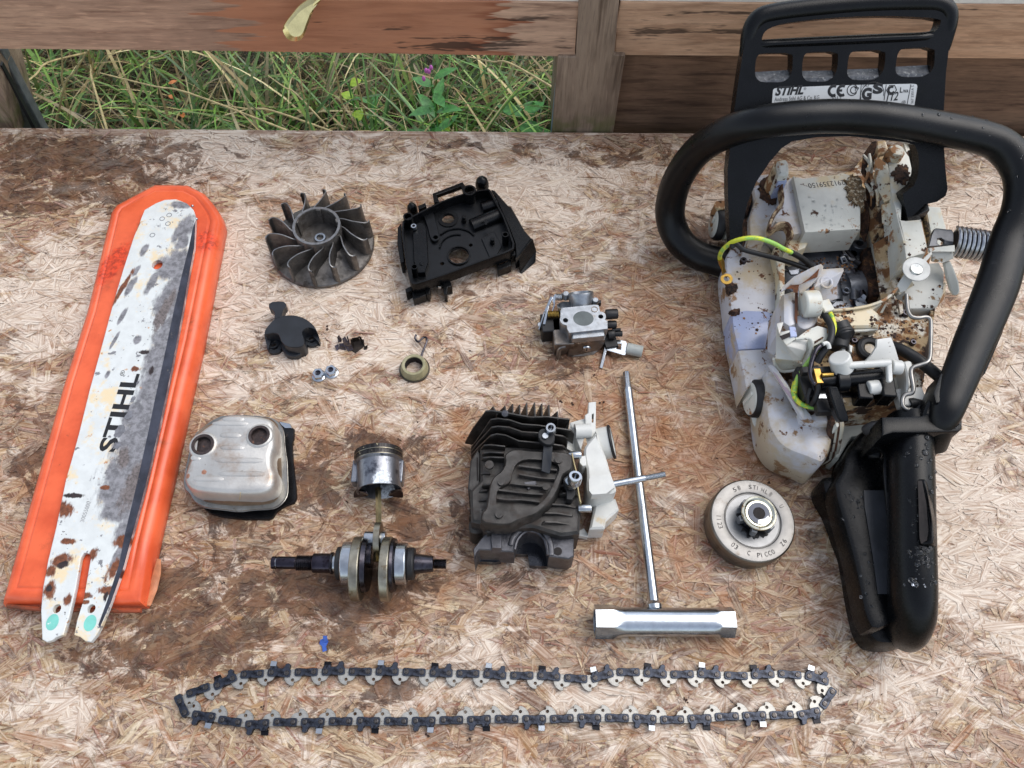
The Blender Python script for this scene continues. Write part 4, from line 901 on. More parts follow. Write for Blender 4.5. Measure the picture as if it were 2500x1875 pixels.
for x, y, r in ((355, 572, 148), (1090, 450, 140)):
    c = zI.P(x, y, 34); k = zI.mm(1, x, y, 34)
    part('port_boss', MB().lathe([(r*k*1.28, -.6), (r*k*1.2, .6), (r*k*1.06, 1.3), (r*k*.96, 1.3)], c, n=36, c0=False, c1=False), m_muf, mt, ang=80)
    part('port_tube', MB().lathe([(r*k, -2), (r*k, 1.6), (r*k*.95, 2), (r*k*.74, 1.8), (r*k*.72, -24), (.01, -24)], c, n=32), m_port, mt)
mfl = chaikin([(1180,190),(1300,235),(1370,300),(1410,400),(1420,600),(1450,780),(1452,900),(1462,1150),(1440,1260),(1350,1360),(1250,1405),(1000,1415),(820,1442),(600,1412),(400,1395),(290,1350),(215,1285),(180,1210),(110,1150),(90,1020),(160,700),(210,450),(440,260),(640,165)], 1)
part('seam_flange', MB().slab(zI.xy(mfl, 15), [(.6, 12.2), (0, 12.8), (0, 13.3), (.8, 13.7), (.8, 14.1), (0, 14.6), (.4, 15.3), (1.4, 15.3)]), M('seam_steel', (150, 148, 142), .3, .95, var=.15, vs=100, dirt=[((60, 56, 52), .58, .7, 100, 0)]), mt, ang=50)
msid = chaikin([(1180,190),(1290,240),(1360,320),(1385,600),(1400,900),(1400,1180),(1330,1310),(1200,1370),(800,1390),(420,1350),(260,1270),(140,1130),(110,1000),(180,700),(230,450),(440,270)], 1)
part('lower_skirt', MB().slab(zI.xy(msid, 14.5), [(0, 13), (1.5, 17), (3, 20)]), M('brown_skirt', (148, 128, 108), .4, .85, var=.15, vs=60, dirt=[((96, 74, 58), .5, .7, 50, 1)]), mt, ang=60)  # lower skirt in a darker brown than the top shell
mb_ = [(1340,255),(1490,285),(1510,330),(1545,360),(1540,480),(1520,560),(1530,760),(1555,1000),(1570,1110),(1574,1260),(1545,1325),(1440,1360),(1330,1420),(1260,1518),(1200,1543),(900,1540),(620,1510),(460,1470),(370,1410),(350,1300),(700,1200),(1300,900)]
part('heat_shield', MB().slab(zI.xy(mb_, 3.5), [(0, .4), (0, 2.6), (.5, 3.5)]), M('black_shield', (26, 26, 28), .25, .3, var=.3, vs=80, dirt=[((92, 74, 60), .6, .7, 90, 0)]), mt)
part('lower_box', MB().slab(offset(zI.xy(msid, 10) if area(zI.xy(msid, 10)) > 0 else zI.xy(msid, 10)[::-1], 5), [(0, 3), (0, 13)]), m_black, mt)
part('shield_tab', MB().slab(zI.xy([(1335,255),(1488,285),(1515,350),(1420,350),(1370,310)], 5), [(0, 3.5), (.4, 4.6)]), m_zinc, mt)
part('hose_hair', MB().tube([zI.P(840, 1190, 33), zI.P(836, 1240, 30), zI.P(828, 1285, 25)], .25, 5, sm=3), M('straw_bit', (190, 170, 130), .6), mt)

# ------------------------------------------------------------------ crankshaft with piston
AX = 20.0
def J(x, y, h=AX): return zJ.P(x, y, h)
ca, cb_ = J(95, 1200), J(1775, 1212); axc = (cb_-ca).normalized(); kj = zJ.mm(1, 900, 1205, AX)
def along(x): return ca+axc*((x-95)*kj)
kt = thing('crankshaft', 'oily crankshaft with counterweights, connecting rod and piston attached', 'crankshaft', J(900, 1200, 0))
def cyl(name, x0, x1, r, mat, off=(0, 0, 0), bev=.4, n=36, **kw):
    c0 = along(x0)+Vector(off); L = (x1-x0)*kj
    return part(name, MB().lathe([(r*kj, 0), (r*kj, L)], c0, axc, n), mat, kt, bev=bev, **kw)
def thr(name, x0, x1, r, turns, mat):
    c0 = along(x0); L = (x1-x0)*kj; pr = []
    for i in range(turns): pr += [(r*kj*.88, L*i/turns), (r*kj, L*(i+.5)/turns)]
    return part(name, MB().lathe(pr+[(r*kj*.88, L)], c0, axc, 24), mat, kt)
m_blue = M('blued_shaft', (62, 58, 66), .22, 1., var=.2, vs=100, dirt=[((32, 24, 28), .5, .68, 80, 1)])
cyl('shaft_end', 95, 138, 62, m_blue); cyl('circlip', 136, 143, 54, m_steel, bev=0); cyl('shaft', 142, 332, 61, m_blue, bev=.6)
thr('worm_thread', 330, 492, 76, 9, m_dsteel); cyl('shaft', 490, 672, 94, m_blue, bev=.8); cyl('washer', 664, 688, 106, m_dsteel); cyl('shaft', 686, 730, 84, m_steel)
cyl('oil_seal', 722, 785, 158, m_black, bev=1.2); cyl('bearing', 778, 895, 206, m_steel, bev=1.2); cyl('bearing', 1285, 1402, 200, m_steel, bev=1.2)
cyl('oil_seal', 1398, 1475, 156, m_black, bev=1.5)
part('taper', MB().lathe([(98*kj, 0), (76*kj, 180*kj)], along(1472), axc, 30), m_dsteel, kt, bev=.4); thr('thread', 1655, 1775, 49, 9, m_dsteel)
cyl('crank_pin', 975, 1180, 70, m_steel, off=(0, 17, 4)); cyl('inner_hub', 960, 1060, 120, m_dsteel, off=(0, 6, 0)); cyl('inner_hub', 1140, 1180, 120, m_dsteel, off=(0, 6, 0))
def web(x0, x1, mat):
    L = (x1-x0)*kj; c0 = along(x0); b = MB(); out = []
    for i in range(40):
        a = 2*math.pi*i/40; out.append((23.5*math.cos(a), 21.2*math.sin(a)))
    ys = axc.cross(Vector((0, 0, 1))).normalized()           # towards the viewer
    for t_ in (0, L):
        for (u, v) in out: b.v.append(c0+axc*t_+ys*(u*.98+4.0)+Vector((0, 0, v)))
    n = 40
    for i in range(n): j = (i+1) % n; b.f.append((i, j, n+j, n+i))
    b.f += [tuple(range(n))[::-1], tuple(range(n, 2*n))]
    return part('counterweight', b, mat, kt, bev=.8)
web(885, 975, m_cream); web(1165, 1252, m_cream)
for x0, x1, d in ((975, 1030, 7), (1250, 1290, 5)):
    c0 = along(x0); part('web_step', MB().lathe([(19.5, 0), (18.8, (x1-x0)*kj)], c0+Vector((0, -1, -.4)), axc, 36), m_dsteel, kt, bev=.6)
rod = [J(1105, 1190, 27), J(1108, 1100, 27), J(1122, 900, 24), J(1122, 700, 22), J(1120, 560, 21), J(1115, 480, 20)]
part('connecting_rod', MB().tube(rod, [36*kj, 34*kj, 29*kj, 28*kj, 29*kj, 32*kj], 4, [3.2, 3.0, 2.2, 2, 2, 2], caps=True, sm=4), M('rod_steel', (196, 182, 140), .32, 1., var=.15, vs=120, dirt=[((120, 84, 52), .62, .72, 130, 0)]), kt, ang=30)
part('big_end', MB().lathe([(11, -32*kj), (12, -28*kj), (12, 28*kj), (11, 32*kj)], along(1108)+Vector((0, 17, 4)), axc, 28), m_cream, kt)
kp = zJ.mm(1, 1120, 350, 20); pc = J(1121, 140, 18); pax = (J(1130, 540, 18)-pc).normalized()
m_pist = M('piston_alloy', (140, 142, 148), .34, .9, var=.12, vs=50, bump=.3, bs=900, stretch=(6, .4, 1), dirt=[((78, 80, 88), .5, .66, 90, 1)], marks=[((214, 220, 226), [(J(1145, 400, 36), 6, 9, 0)], .5, 300)])
m_pistd = M('sooty_piston_crown', (56, 54, 54), .4, .8, var=.3, vs=200, dirt=[((170, 160, 130), .60, .68, 300, 1)], stretch=(4, .5, 1))
part('piston_crown', MB().lathe([(.01, -1.2), (200*kp, -.9), (236*kp, 0), (236*kp, 42*kp)], pc, pax, 48), m_pistd, kt)
for a, b in ((42, 50), (96, 104)): part('piston_ring', MB().lathe([(232*kp, a*kp), (238*kp, a*kp+.1), (238*kp, b*kp-.1), (232*kp, b*kp)], pc, pax, 48), m_cream, kt)
part('ring_land', MB().lathe([(226*kp, 50*kp), (234*kp, 52*kp), (234*kp, 96*kp), (226*kp, 98*kp)], pc, pax, 48), m_pistd, kt)
part('piston_skirt', MB().lathe([(234*kp, 102*kp), (236*kp, 112*kp), (214*kp, 126*kp), (210*kp, 320*kp), (216*kp, 400*kp), (196*kp, 400*kp), (190*kp, 140*kp), (.01, 140*kp)], pc, pax, 48), m_pist, kt)
for s_ in (-1, 1):
    x0 = 1121+s_*205
    part('pin_boss', MB().box(J(x0+s_*10, 340, 14), 5, 18, 12), m_pist, kt, bev=1)
    part('skirt_flare', MB().plate([J(1121+s_*120, 530, 30), J(1121+s_*215, 500, 20), J(1121+s_*240, 530, 14), J(1121+s_*242, 572, 10), J(1121+s_*225, 578, 8), J(1121+s_*100, 560, 16)], 2), m_dsteel, kt, bev=.5)
part('pin_end', MB().lathe([(5, 0), (5, 2.4), (3.4, 2.4), (3.4, 0)], J(1310, 290, 16), (1, 0, 0), 18), m_dsteel, kt)

# ------------------------------------------------------------------ engine cylinder
m_castl = M('crankcase_grey', (96, 96, 100), .42, .8, var=.15, vs=150, bump=.5, bs=1500, dirt=[((60, 60, 64), .5, .66, 80, 1), ((168, 166, 160), .69, .72, 300, 1)])
et = thing('engine_cylinder', 'dark finned engine cylinder lying on its side with screws and black clips', 'cylinder', zK.P(620, 800, 0))
def K3(x, y, h): return zK.P(x, y, h)
crest = chaikin([(455,575),(480,545),(530,515),(600,515),(720,528),(900,530),(1060,545),(1085,600),(1082,700),(1040,725),(1000,750),(980,820),(940,920),(880,1000),(800,1075),(740,1120),(640,1150),(560,1180),(520,1210),(400,1212),(240,1190),(248,1090),(290,1065),(305,960),(322,850),(345,785),(385,745),(430,715),(468,640)], 1)
recess = chaikin([(560,650),(640,605),(800,610),(900,625),(960,660),(965,720),(930,800),(870,930),(800,1010),(740,1050),(600,1085),(480,1090),(385,1060),(380,980),(390,890),(440,850),(510,820),(530,730)], 1)
CT = 57
part('body', MB().slab(zK.xy([(235,500),(480,480),(1010,490),(1085,560),(1100,700),(1165,1000),(1150,1290),(980,1310),(720,1230),(400,1250),(300,1280),(240,1200),(150,1180),(140,900),(235,800)], 44), [(1, 3), (0, 8), (0, 42), (2, 44)]), m_cast, et, bev=0)
part('crest_rim', MB().slab(zK.xy(crest, CT), [(-1, 40), (0, CT-1.2), (1, CT)], holes=[zK.xy(recess, CT)]), m_cast, et, ang=50)
part('crest_floor', MB().slab(zK.xy(recess, 52), [(-1.5, 46), (-1.5, 52)]), m_cast, et)
for pts in ([(590,672),(640,680),(800,700),(940,712)], [(590,750),(700,770),(800,785),(920,792)], [(510,832),(600,845),(780,860),(860,868)], [(400,895),(560,915),(700,930),(810,935)], [(385,970),(500,985),(620,985),(780,1005)]):
    part('rib', MB().tube([K3(x, y, 54.5) for x, y in pts], 1.1, 6, [1.8]*len(pts), sm=2), m_cast, et)
for x, y, r in ((955, 620, 34), (430, 825, 32), (840, 868, 32), (408, 1120, 36), (320, 665, 42)):
    part('boss', MB().lathe([(r*.2652/3.5*1.05, 0), (r*.2652/3.5, 1.8), (.01, 1.8)], K3(x, y, CT if x != 320 else 52), n=18), m_cast, et)
part('triangle_mark', MB().slab(zK.xy([(640,822),(740,808),(755,832),(680,885)], 54), [(0, 51), (0, 54)]), m_castl, et)
lettering('INHA', K3(680, 760, 53), K3(790, 772, 53), up, 3, m_cast, et, lift=.3); lettering('4130', K3(500, 890, 53), K3(600, 895, 53), up, 3, m_cast, et, lift=.3); lettering('DIN1725', K3(480, 960, 53), K3(620, 965, 53), up, 3, m_cast, et, lift=.3)
def fin(top, zb=6, t=1.3, drop=None, mat=m_cast, name='fin'):
    """a cooling fin: top edge traced as (x, y, height); hangs straight down"""
    pts = [K3(*q) for q in top]; low = [Vector((p.x, p.y, (drop if drop is not None else zb))) for p in pts[::-1]]
    mb = MB(); n = len(pts); A = pts+low
    d = Vector((0, 1, 0))*t; N = len(A)
    for p in A: mb.v.append(p)
    for p in A: mb.v.append(p+d)
    for i in range(n-1):
        a, b, c, e = i, i+1, N-2-i, N-1-i
        mb.f.append((a, e, c, b)); mb.f.append((N+a, N+b, N+c, N+e))
    for i in range(N): j = (i+1) % N; mb.f.append((i, j, N+j, N+i))
    return part(name, mb, mat, et, bev=.35)
fin([(95,458,6),(165,330,34),(285,170,62),(340,165,63),(450,180,63),(600,208,63),(700,225,63),(860,222,62),(1000,240,60),(1062,245,58),(1010,320,46)], 4)
fin([(150,505,10),(200,440,26),(330,248,60),(400,238,61),(500,250,61),(620,290,61),(760,300,61),(900,320,59),(1070,345,57),(1104,378,52),(1050,460,34)], 4)
fin([(150,545,12),(210,460,30),(340,318,57),(400,310,58),(500,318,58),(620,360,58),(760,370,58),(900,385,56),(1000,400,54),(1045,425,48)], 4)
fin([(150,575,14),(220,500,32),(330,395,54),(390,380,55),(470,392,55),(590,445,55),(760,460,55),(900,475,54),(1000,490,50),(1030,520,42)], 4)
fin([(240,520,44),(270,485,50),(330,480,51),(465,495,51)], 10)
for y in (555, 600, 850): fin([(238,y+30,40),(262,y,50),(330,y-6,52),(455,y,52)], 30, 1.4)
for y in (860, 935): fin([(960,y,50),(1000,y-8,52),(1100,y,50),(1150,y+30,42)], 10, 1.4)
for k, (x0, xt, yt, xb, yb) in enumerate([(300,345,125,390,190),(395,455,118,470,190),(460,527,98,532,200),(530,590,105,596,210),(598,655,92,662,218),(668,728,86,736,222),(738,795,95,800,222),(805,860,105,866,224),(875,938,168,945,235)]):
    pts = [K3(x0, yb+0, 50), K3(xt, yt, 60), K3(xb, yb, 58), Vector((K3(xb, yb, 58).x, K3(xb, yb, 58).y, 6)), Vector((K3(x0, yb, 50).x, K3(xb, yb, 58).y+9, 6))]
    c = K3(xt, yt, 60); e = K3(xb, yb+10, 60)
    part('head_fin', MB().plate([c, e, Vector((e.x, e.y, 8)), Vector((c.x, c.y+2, 8)), K3(x0, yb-12, 46)], 1.2), m_cast, et, bev=.3)
part('head_plug', MB().lathe([(34*.2652/3.5, -14), (34*.2652/3.5, 0), (.01, .2)], K3(463, 185, 64), (-.1, -.35, 1), 16), m_castl, et, bev=.4)
for q in ([(840,1035,46),(880,1028,48),(1000,1035,47),(1120,1060,45),(1170,1085,38)], [(800,1125,46),(830,1110,48),(950,1112,47),(1080,1135,45),(1140,1175,38)], [(805,1205,46),(830,1190,48),(940,1195,47),(1060,1215,44),(1118,1245,36)]): fin(q, 6, 1.6)
for q in ([(132,1000,26),(200,940,42),(240,905,46),(300,900,47)], [(135,1075,26),(200,1020,42),(240,990,46),(290,985,47)], [(130,1145,24),(190,1100,40),(260,1080,45)], [(240,750,44),(270,740,46),(330,742,47)]): fin(q, 6, 1.6)
part('intake_flange', MB().slab(zK.xy([(145,620),(215,510),(240,560),(235,840),(160,915),(120,880)], 40), [(0, 6), (0, 39), (1, 40)]), m_cast, et)
part('intake_mouth', MB().plate([K3(165,620,34), K3(205,590,40.6), K3(208,800,40.6), K3(140,880,30), K3(142,760,30)], .8), m_hole, et)
part('left_skirt', MB().slab(zK.xy(chaikin([(130,1180),(220,1085),(290,1200),(300,1230),(230,1290),(150,1280),(128,1240)], 1), 30), [(0, 3), (0, 28), (2, 30)]), m_cast, et)
# lower crankcase half with half-round bearing seat
yb_ = 24
cc_ = zK.xy([(320,1245),(440,1232),(560,1222),(720,1210),(820,1240),(880,1290),(960,1325),(1100,1332),(1098,1500),(1050,1525),(868,1500),(858,1420),(820,1330),(760,1285),(700,1272),(640,1285),(590,1330),(560,1400),(548,1462),(440,1455),(400,1445),(230,1440),(205,1470),(180,1545),(170,1430),(240,1340)], 34)
part('crankcase_half', MB().slab(cc_, [(0, 6), (0, 33), (.8, 34)]), m_castl, et, bev=0)
part('bearing_seat', MB().tube([K3(x, y, 34.5) for x, y in ((515,1400),(535,1330),(590,1265),(660,1232),(740,1228),(810,1260),(860,1325),(885,1400),(890,1490))], 2.0, 8, [1.0]*9, sm=3), m_castl, et)
part('bearing_seat', MB().tube([K3(x, y, 33) for x, y in ((550,1440),(575,1350),(640,1282),(700,1268),(765,1285),(825,1345),(850,1420),(860,1490))], 1.4, 8, [1.6]*8, sm=3), m_castl, et, label='polished inner bearing seat')
part('bore_shadow', MB().slab(zK.xy([(560,1420),(640,1300),(760,1300),(850,1420),(900,1540),(850,1595),(690,1585),(670,1480),(560,1480)], 8), [(0, 1), (0, 8)]), M('oily_bore_shade', (40, 42, 48), .12, .6, var=.3, vs=60), et)  # dark slab stands in for the shade in the oily bore
part('lower_web', MB().slab(zK.xy([(180,1545),(240,1500),(430,1470),(425,1545),(380,1555),(230,1550)], 8), [(0, 1), (0, 8)]), M('oily_case', (70, 74, 82), .15, .7, var=.3, vs=60), et)
part('front_lip', MB().slab(zK.xy([(860,1500),(1098,1498),(1060,1530),(940,1590),(870,1570)], 10), [(0, 1), (0, 10)]), m_castl, et, bev=.5)
part('bevel_block', MB().slab(zK.xy([(325,1262),(452,1262),(445,1445),(330,1440),(318,1350)], 37), [(0, 30), (1.5, 37)]), m_castl, et)
part('dowel_hole', MB().lathe([(3, 0), (3, .3), (.01, .3)], K3(950, 1455, 34), n=14), m_hole, et)
# clips and screws
kk_ = zK.mm(1, 880, 335, 62)
part('strap', MB().slab(zK.xy(chaikin([(765,360),(800,320),(860,330),(925,380),(920,440),(890,475),(830,470),(775,420)], 1), 64), [(0, 58), (0, 63.5), (.4, 64)]), m_black, et)
part('strap', MB().plate([K3(818,482,60), K3(902,486,60), K3(886,690,59), K3(872,742,58), K3(798,715,58)], 1.2), mc, et, bev=.3)
torx(K3(885, 350, 62), 50*kk_, m_steel, et, ax=(-.05, -.1, 1), h=8)
part('spacer', MB().lathe([(2.2, -6), (2.2, 0)], K3(835, 390, 66), n=12), m_steel, et)
part('strap', MB().slab(zK.xy([(1000,780),(1060,740),(1100,760),(1110,900),(1110,930),(1080,980),(1030,975),(1030,900),(1000,850)], 54), [(0, 44), (0, 54)]), m_black, et, bev=.4)
part('bush', MB().lathe([(58*kk_, 0), (62*kk_, 1), (60*kk_, 5), (40*kk_, 6)], K3(1068, 845, 55), (.1, .3, 1), 24), m_steel, et)
torx(K3(1098, 815, 60), 64*kk_, m_zinc, et, ax=(.1, .25, 1), h=7)
for x, y in ((1105, 570), (1195, 1060)):
    part('nut', MB().lathe([(36*kk_, -4), (38*kk_, 4), (30*kk_, 5)], K3(x, y, 46), (1, 0, .15), 18), m_steel, et)
part('gasket', MB().tube([K3(x, y, 48) for x, y in ((1080,560),(1095,640),(1120,740),(1130,860),(1150,980),(1160,1010))], .7, 6, [2.4]*6, sm=3), M('gasket_paper', (196, 178, 130), .6), et)
# white intake manifold clamped to the cylinder
m_wplast = M('white_plastic_dirty', (206, 206, 200), .36, var=.06, vs=60, bump=.1, dirt=[((196, 176, 138), .60, .74, 40, 1), ((106, 72, 48), .68, .72, 90, 0)])
part('manifold', MB().slab(zK.xy(chaikin([(1205,480),(1290,380),(1300,330),(1340,460),(1400,600),(1430,720),(1482,860),(1490,905),(1400,930),(1310,955),(1240,940),(1213,870),(1225,720),(1195,600),(1190,520)], 1), 44), [(0, 10), (0, 42.5), (1.5, 44)]), m_wplast, et)
part('manifold_flange', MB().slab(zK.xy([(1232,82),(1302,74),(1298,380),(1265,410),(1230,400),(1205,330),(1198,200),(1228,180)], 40), [(0, 30), (0, 39.5), (.5, 40)], holes=[zK.xy([(1262,190),(1282,185),(1278,270),(1262,270)], 40)]), m_wplast, et, bev=.4)
part('manifold_eye', MB().lathe([(70*kk_, 0), (70*kk_, 12), (34*kk_, 12), (34*kk_, 6), (.01, 6)], K3(1250, 345, 42), (-1, -.1, .1), 24), m_wplast, et)
part('manifold_wing', MB().plate([K3(1060,270,40), K3(1200,230,34), K3(1210,330,42), K3(1160,520,40), K3(1120,560,30), K3(1030,510,38)], 3), m_wplast, et, bev=.5)
part('manifold_tab', MB().slab(zK.xy([(1150,582),(1205,570),(1212,660),(1180,672),(1150,640)], 46), [(0, 30), (0, 46)]), m_wplast, et, bev=.5)
bx = K3(1330, 470, 28)
part('intake_barrel', MB().lathe([(150*kk_*1.05, -8), (150*kk_*1.05, 9), (140*kk_, 10.5), (120*kk_, 10.5), (118*kk_, 4), (.01, 4)], bx, (1, .12, .25), 36), m_wplast, et)
part('o_ring', MB().torus(bx+Vector((9.2, 1.1, 2.3)), 150*kk_*1.04, 1.2, (1, .12, .25), 36), m_black, et)
part('manifold_rib', MB().slab(zK.xy([(1222,790),(1250,745),(1440,735),(1485,870),(1400,935),(1260,945),(1225,900)], 47), [(0, 40), (1, 47)]), m_wplast, et)
part('manifold_foot', MB().slab(zK.xy([(1325,955),(1345,990),(1480,965),(1505,1040),(1512,1070),(1392,1180),(1380,1245),(1240,1250),(1290,1020)], 24), [(0, 3), (0, 22.5), (1.5, 24)]), m_wplast, et)
part('manifold_base', MB().slab(zK.xy([(1070,1300),(1190,1240),(1230,1300),(1225,1325)], 8), [(0, 2), (0, 8)]), m_wplast, et, bev=.4)
part('stud', MB().tube([K3(1455, 838, 40), K3(1750, 782, 40)], 33*kk_, 16), m_steel, et)
pr = []
sa, sb = K3(1745, 783, 40), K3(1940, 745, 40); Ls = (sb-sa).length
for i in range(16): pr += [(29*kk_*.88, Ls*i/16), (29*kk_, Ls*(i+.5)/16)]
part('stud_thread', MB().lathe(pr, sa, sb-sa, 16), m_steel, et)

# ------------------------------------------------------------------ box spanner (scrench)
xt = thing('box_spanner', 'shiny T handled box spanner with a long round driver shaft', 'spanner', P(1600, 1500, 0))
La, Lb = zL.P(175, 650, 12), zL.P(2045, 660, 12); al = (Lb-La).normalized(); kl = zL.mm(1, 1100, 655, 12); LL = (Lb-La).length
part('shaft', MB().tube([P(1533, 950, 5.5), P(1560, 1180, 8), P(1598, 1480, 12)], [3.6, 3.7, 3.8], 20), m_zinc, xt)
tip = MB(); pa, pb = P(1529, 908, 5), P(1533, 952, 5.5); d = (pb-pa).normalized(); sx = d.cross(Vector((0, 0, 1))).normalized(); sz = sx.cross(d); n = 36
for f, rr0 in ((0, 2.2), (.06, 2.6), (.62, 2.7), (.8, 3.4), (1, 3.6)):
    for k in range(n):
        a = 2*math.pi*k/n; r_ = rr0*(1+(.13*math.cos(6*a) if f < .7 else 0)); tip.v.append(pa+d*(pb-pa).length*f+sx*math.cos(a)*r_+sz*math.sin(a)*r_)
for i in range(4):
    for k in range(n): j = (k+1) % n; tip.f.append((i*n+k, i*n+j, (i+1)*n+j, (i+1)*n+k))
tip.f.append(tuple(range(n))[::-1])
part('driver_tip', tip, m_steel, xt)
part('weld', MB().lathe([(5.6, -3), (5.9, 0), (4.4, 2), (3.6, 3)], P(1597, 1478, 12), (P(1560, 1180, 8)-P(1598, 1480, 12)), 20), m_zinc, xt)
tb = MB(); n = 48
def hexr(a, R_): b = (a+math.pi/6) % (math.pi/3)-math.pi/6; return R_*math.cos(math.pi/6)/math.cos(b)*1.06
secs = [(0, 213, 1), (240, 213, 1), (330, 200, .3), (400, 192, 0), (1580, 188, 0), (1640, 190, .3), (1680, 190, 1), (1870, 190, 1)]
up2 = Vector((0, 0, 1)); sd2 = al.cross(up2).normalized()
for x, rz_, hx in secs:
    for k in range(n):
        a = 2*math.pi*k/n+.0; r_ = rz_*kl; r_ = r_*(1-hx)+hexr(a+math.pi/6, r_)*hx*1.02
        tb.v.append(La+al*x*kl+sd2*math.cos(a)*r_+up2*math.sin(a)*r_)
for i in range(len(secs)-1):
    for k in range(n): j = (k+1) % n; tb.f.append((i*n+k, i*n+j, (i+1)*n+j, (i+1)*n+k))
part('socket_tube', tb, m_zinc, xt, ang=25)
for x, rz_, dr in ((0, 213, 1), (1870, 190, -1)):
    ib = MB(); ce = La+al*x*kl
    for q, dd in ((1, 0), (.78, 0), (.74, 16*dr), (.01, 16*dr)):
        for k in range(n):
            a = 2*math.pi*k/n; r_ = hexr(a+math.pi/6, rz_*kl)*1.02*q; ib.v.append(ce+al*dd+sd2*math.cos(a)*r_+up2*math.sin(a)*r_)
    for i in range(3):
        for k in range(n): j = (k+1) % n; ib.f.append((i*n+k, i*n+j, (i+1)*n+j, (i+1)*n+k))
    part('socket_mouth', ib, m_zinc, xt, ang=25)

# ------------------------------------------------------------------ clutch drum
DH = 19; dc = zM.P(912, 795, DH); km = zM.mm(1, 912, 795, DH)
dt = thing('clutch_drum', 'grey steel clutch drum with stamped lettering and rusty sprocket', 'clutch drum', (dc.x, dc.y, 0))
tilt = Vector((0.07, -.03, 1)).normalized()
m_drum = M('drum_steel', (146, 144, 141), .45, .8, var=.07, vs=90, bump=.25, bs=1200, dirt=[((118, 108, 98), .56, .72, 60, 1), ((70, 60, 54), .68, .71, 220, 0)])
m_drumside = M('drum_side', (128, 122, 112), .4, .9, var=.15, vs=60, stretch=(1, 1, 6), dirt=[((84, 66, 48), .55, .7, 50, 1)])
m_dish = M('drum_dish', (140, 141, 142), .42, .8, var=.06, vs=90, bump=.2, dirt=[((118, 108, 98), .6, .72, 80, 1)])
RD = 652*km
part('rim_wall', MB().lathe([(RD*.985, -DH+1), (RD*1.0, -DH+2), (RD*1.0, -2.2), (RD*.985, -.8), (RD*.955, -.1)], dc, tilt, 72, c0=False, c1=False), m_drumside, dt)
part('face', MB().lathe([(RD*.958, -.12), (RD*.93, 0), (450*km, 0), (435*km, -.3), (425*km, -1.2), (405*km, -1.5)], dc, tilt, 72, c0=False, c1=False), m_drum, dt)
part('dished_centre', MB().lathe([(405*km, -1.5), (395*km, -1.6), (330*km, -1.8), (60*km, -2.2), (.01, -2.2)], dc, tilt, 60), m_dish, dt)
TM = Vector((0, 0, 1)).rotation_difference(tilt).to_matrix()
gr = ragged(dc.x+.8, dc.y-1.2, 300*km, 330*km, .1, 46, .16, 3)
part('grease_ring', MB().slab(gr, [(0, DH-2.6), (.6, DH-1.75)]).xf(TM, dc), M('rust_grease', (110, 72, 56), .7, var=.25, vs=300, dirt=[((176, 140, 96), .56, .66, 200, 1)]), dt)
part('grease', MB().slab(ragged(dc.x+.6, dc.y-.8, 258*km, 262*km, .1, 46, .14, 5), [(0, DH-2), (1, DH-.9)]).xf(TM, dc), M('black_grease', (18, 16, 18), .5, var=.3), dt)
hub = zM.P(1005, 692, DH+13)
part('hub_core', MB().lathe([(200*km, -15), (190*km, -2), (150*km, -1)], hub, tilt, 30), m_dsteel, dt)
for k in range(6):
    a = R(60*k+12); c = hub+Vector((math.cos(a), math.sin(a), 0))*235*km+Vector((0, 0, -7))
    part('sprocket_tooth', MB().box(c, 5.5, 4.2, 9, a), m_dish, dt, bev=.8)
part('hub_washer', MB().lathe([(258*km, -1.4), (266*km, -.4), (258*km, .5), (230*km, .9), (205*km, .3), (196*km, -.6), (160*km, -.8)], hub, tilt, 44, c0=False, c1=False), M('plated_washer', (206, 204, 186), .28, 1., var=.1, vs=200, dirt=[((132, 102, 52), .57, .68, 260, 1)]), dt)
part('hub_sleeve', MB().ring(164*km, 92*km, -3, -.2, hub, tilt, 30), M('blue_black_sleeve', (64, 68, 78), .35, .6, var=.1), dt)
part('hub_bore', MB().lathe([(94*km, -.4), (94*km, -10), (.01, -10)], hub, tilt, 24), m_hole, dt)
part('bright_key', MB().slab(zM.xy([(985,850),(990,795),(1090,775),(1140,730),(1160,760),(1110,830),(1040,855)], DH+13.2), [(0, DH+12), (0, DH+13.1)]), m_steel, dt)
m_stamp = M('stamped_shadow', (62, 58, 56), .6, .3, bump=0)
def st(body, x0, y0, x1, y1, h=3.6): lettering(body, dc+0*up+(zM.P(x0, y0, DH)-dc), zM.P(x1, y1, DH), up, h, m_stamp, dt, lift=.25)
def arcst(body, a0, step, r, h=3.4, flip=False, w=.62):
    for i, ch in enumerate(body):
        if ch == ' ': continue
        a = R(a0+step*i*(-1 if not flip else 1)); c = Vector((dc.x+r*math.cos(a), dc.y+r*math.sin(a), DH))
        o_ = Vector((math.cos(a), math.sin(a), 0)); T_ = Vector((o_.y, -o_.x, 0)) if not flip else Vector((-o_.y, o_.x, 0)); O_ = o_ if not flip else -o_
        c = dc+TM @ (c-dc); p = c-T_*h*w/2-O_*h/2
        wch = .12 if ch in 'I1' else w
        lettering(ch, p, p+T_*h*wch, tilt, h, m_stamp, dt, lift=.22-0*(a))
arcst('STIHL®', 88, 7.2, RD*.80); arcst('5®', 116, 8.5, RD*.80); arcst('U', 26, 7, RD*.80)
arcst('1123', 177, 5.6, RD*.80, flip=True); arcst('03', 228, 6.5, RD*.80, flip=True); arcst('C', 256, 6, RD*.80, flip=True); arcst('PICCO', 272, 6.2, RD*.82, flip=True); arcst('Z6', 318, 7, RD*.82, flip=True)

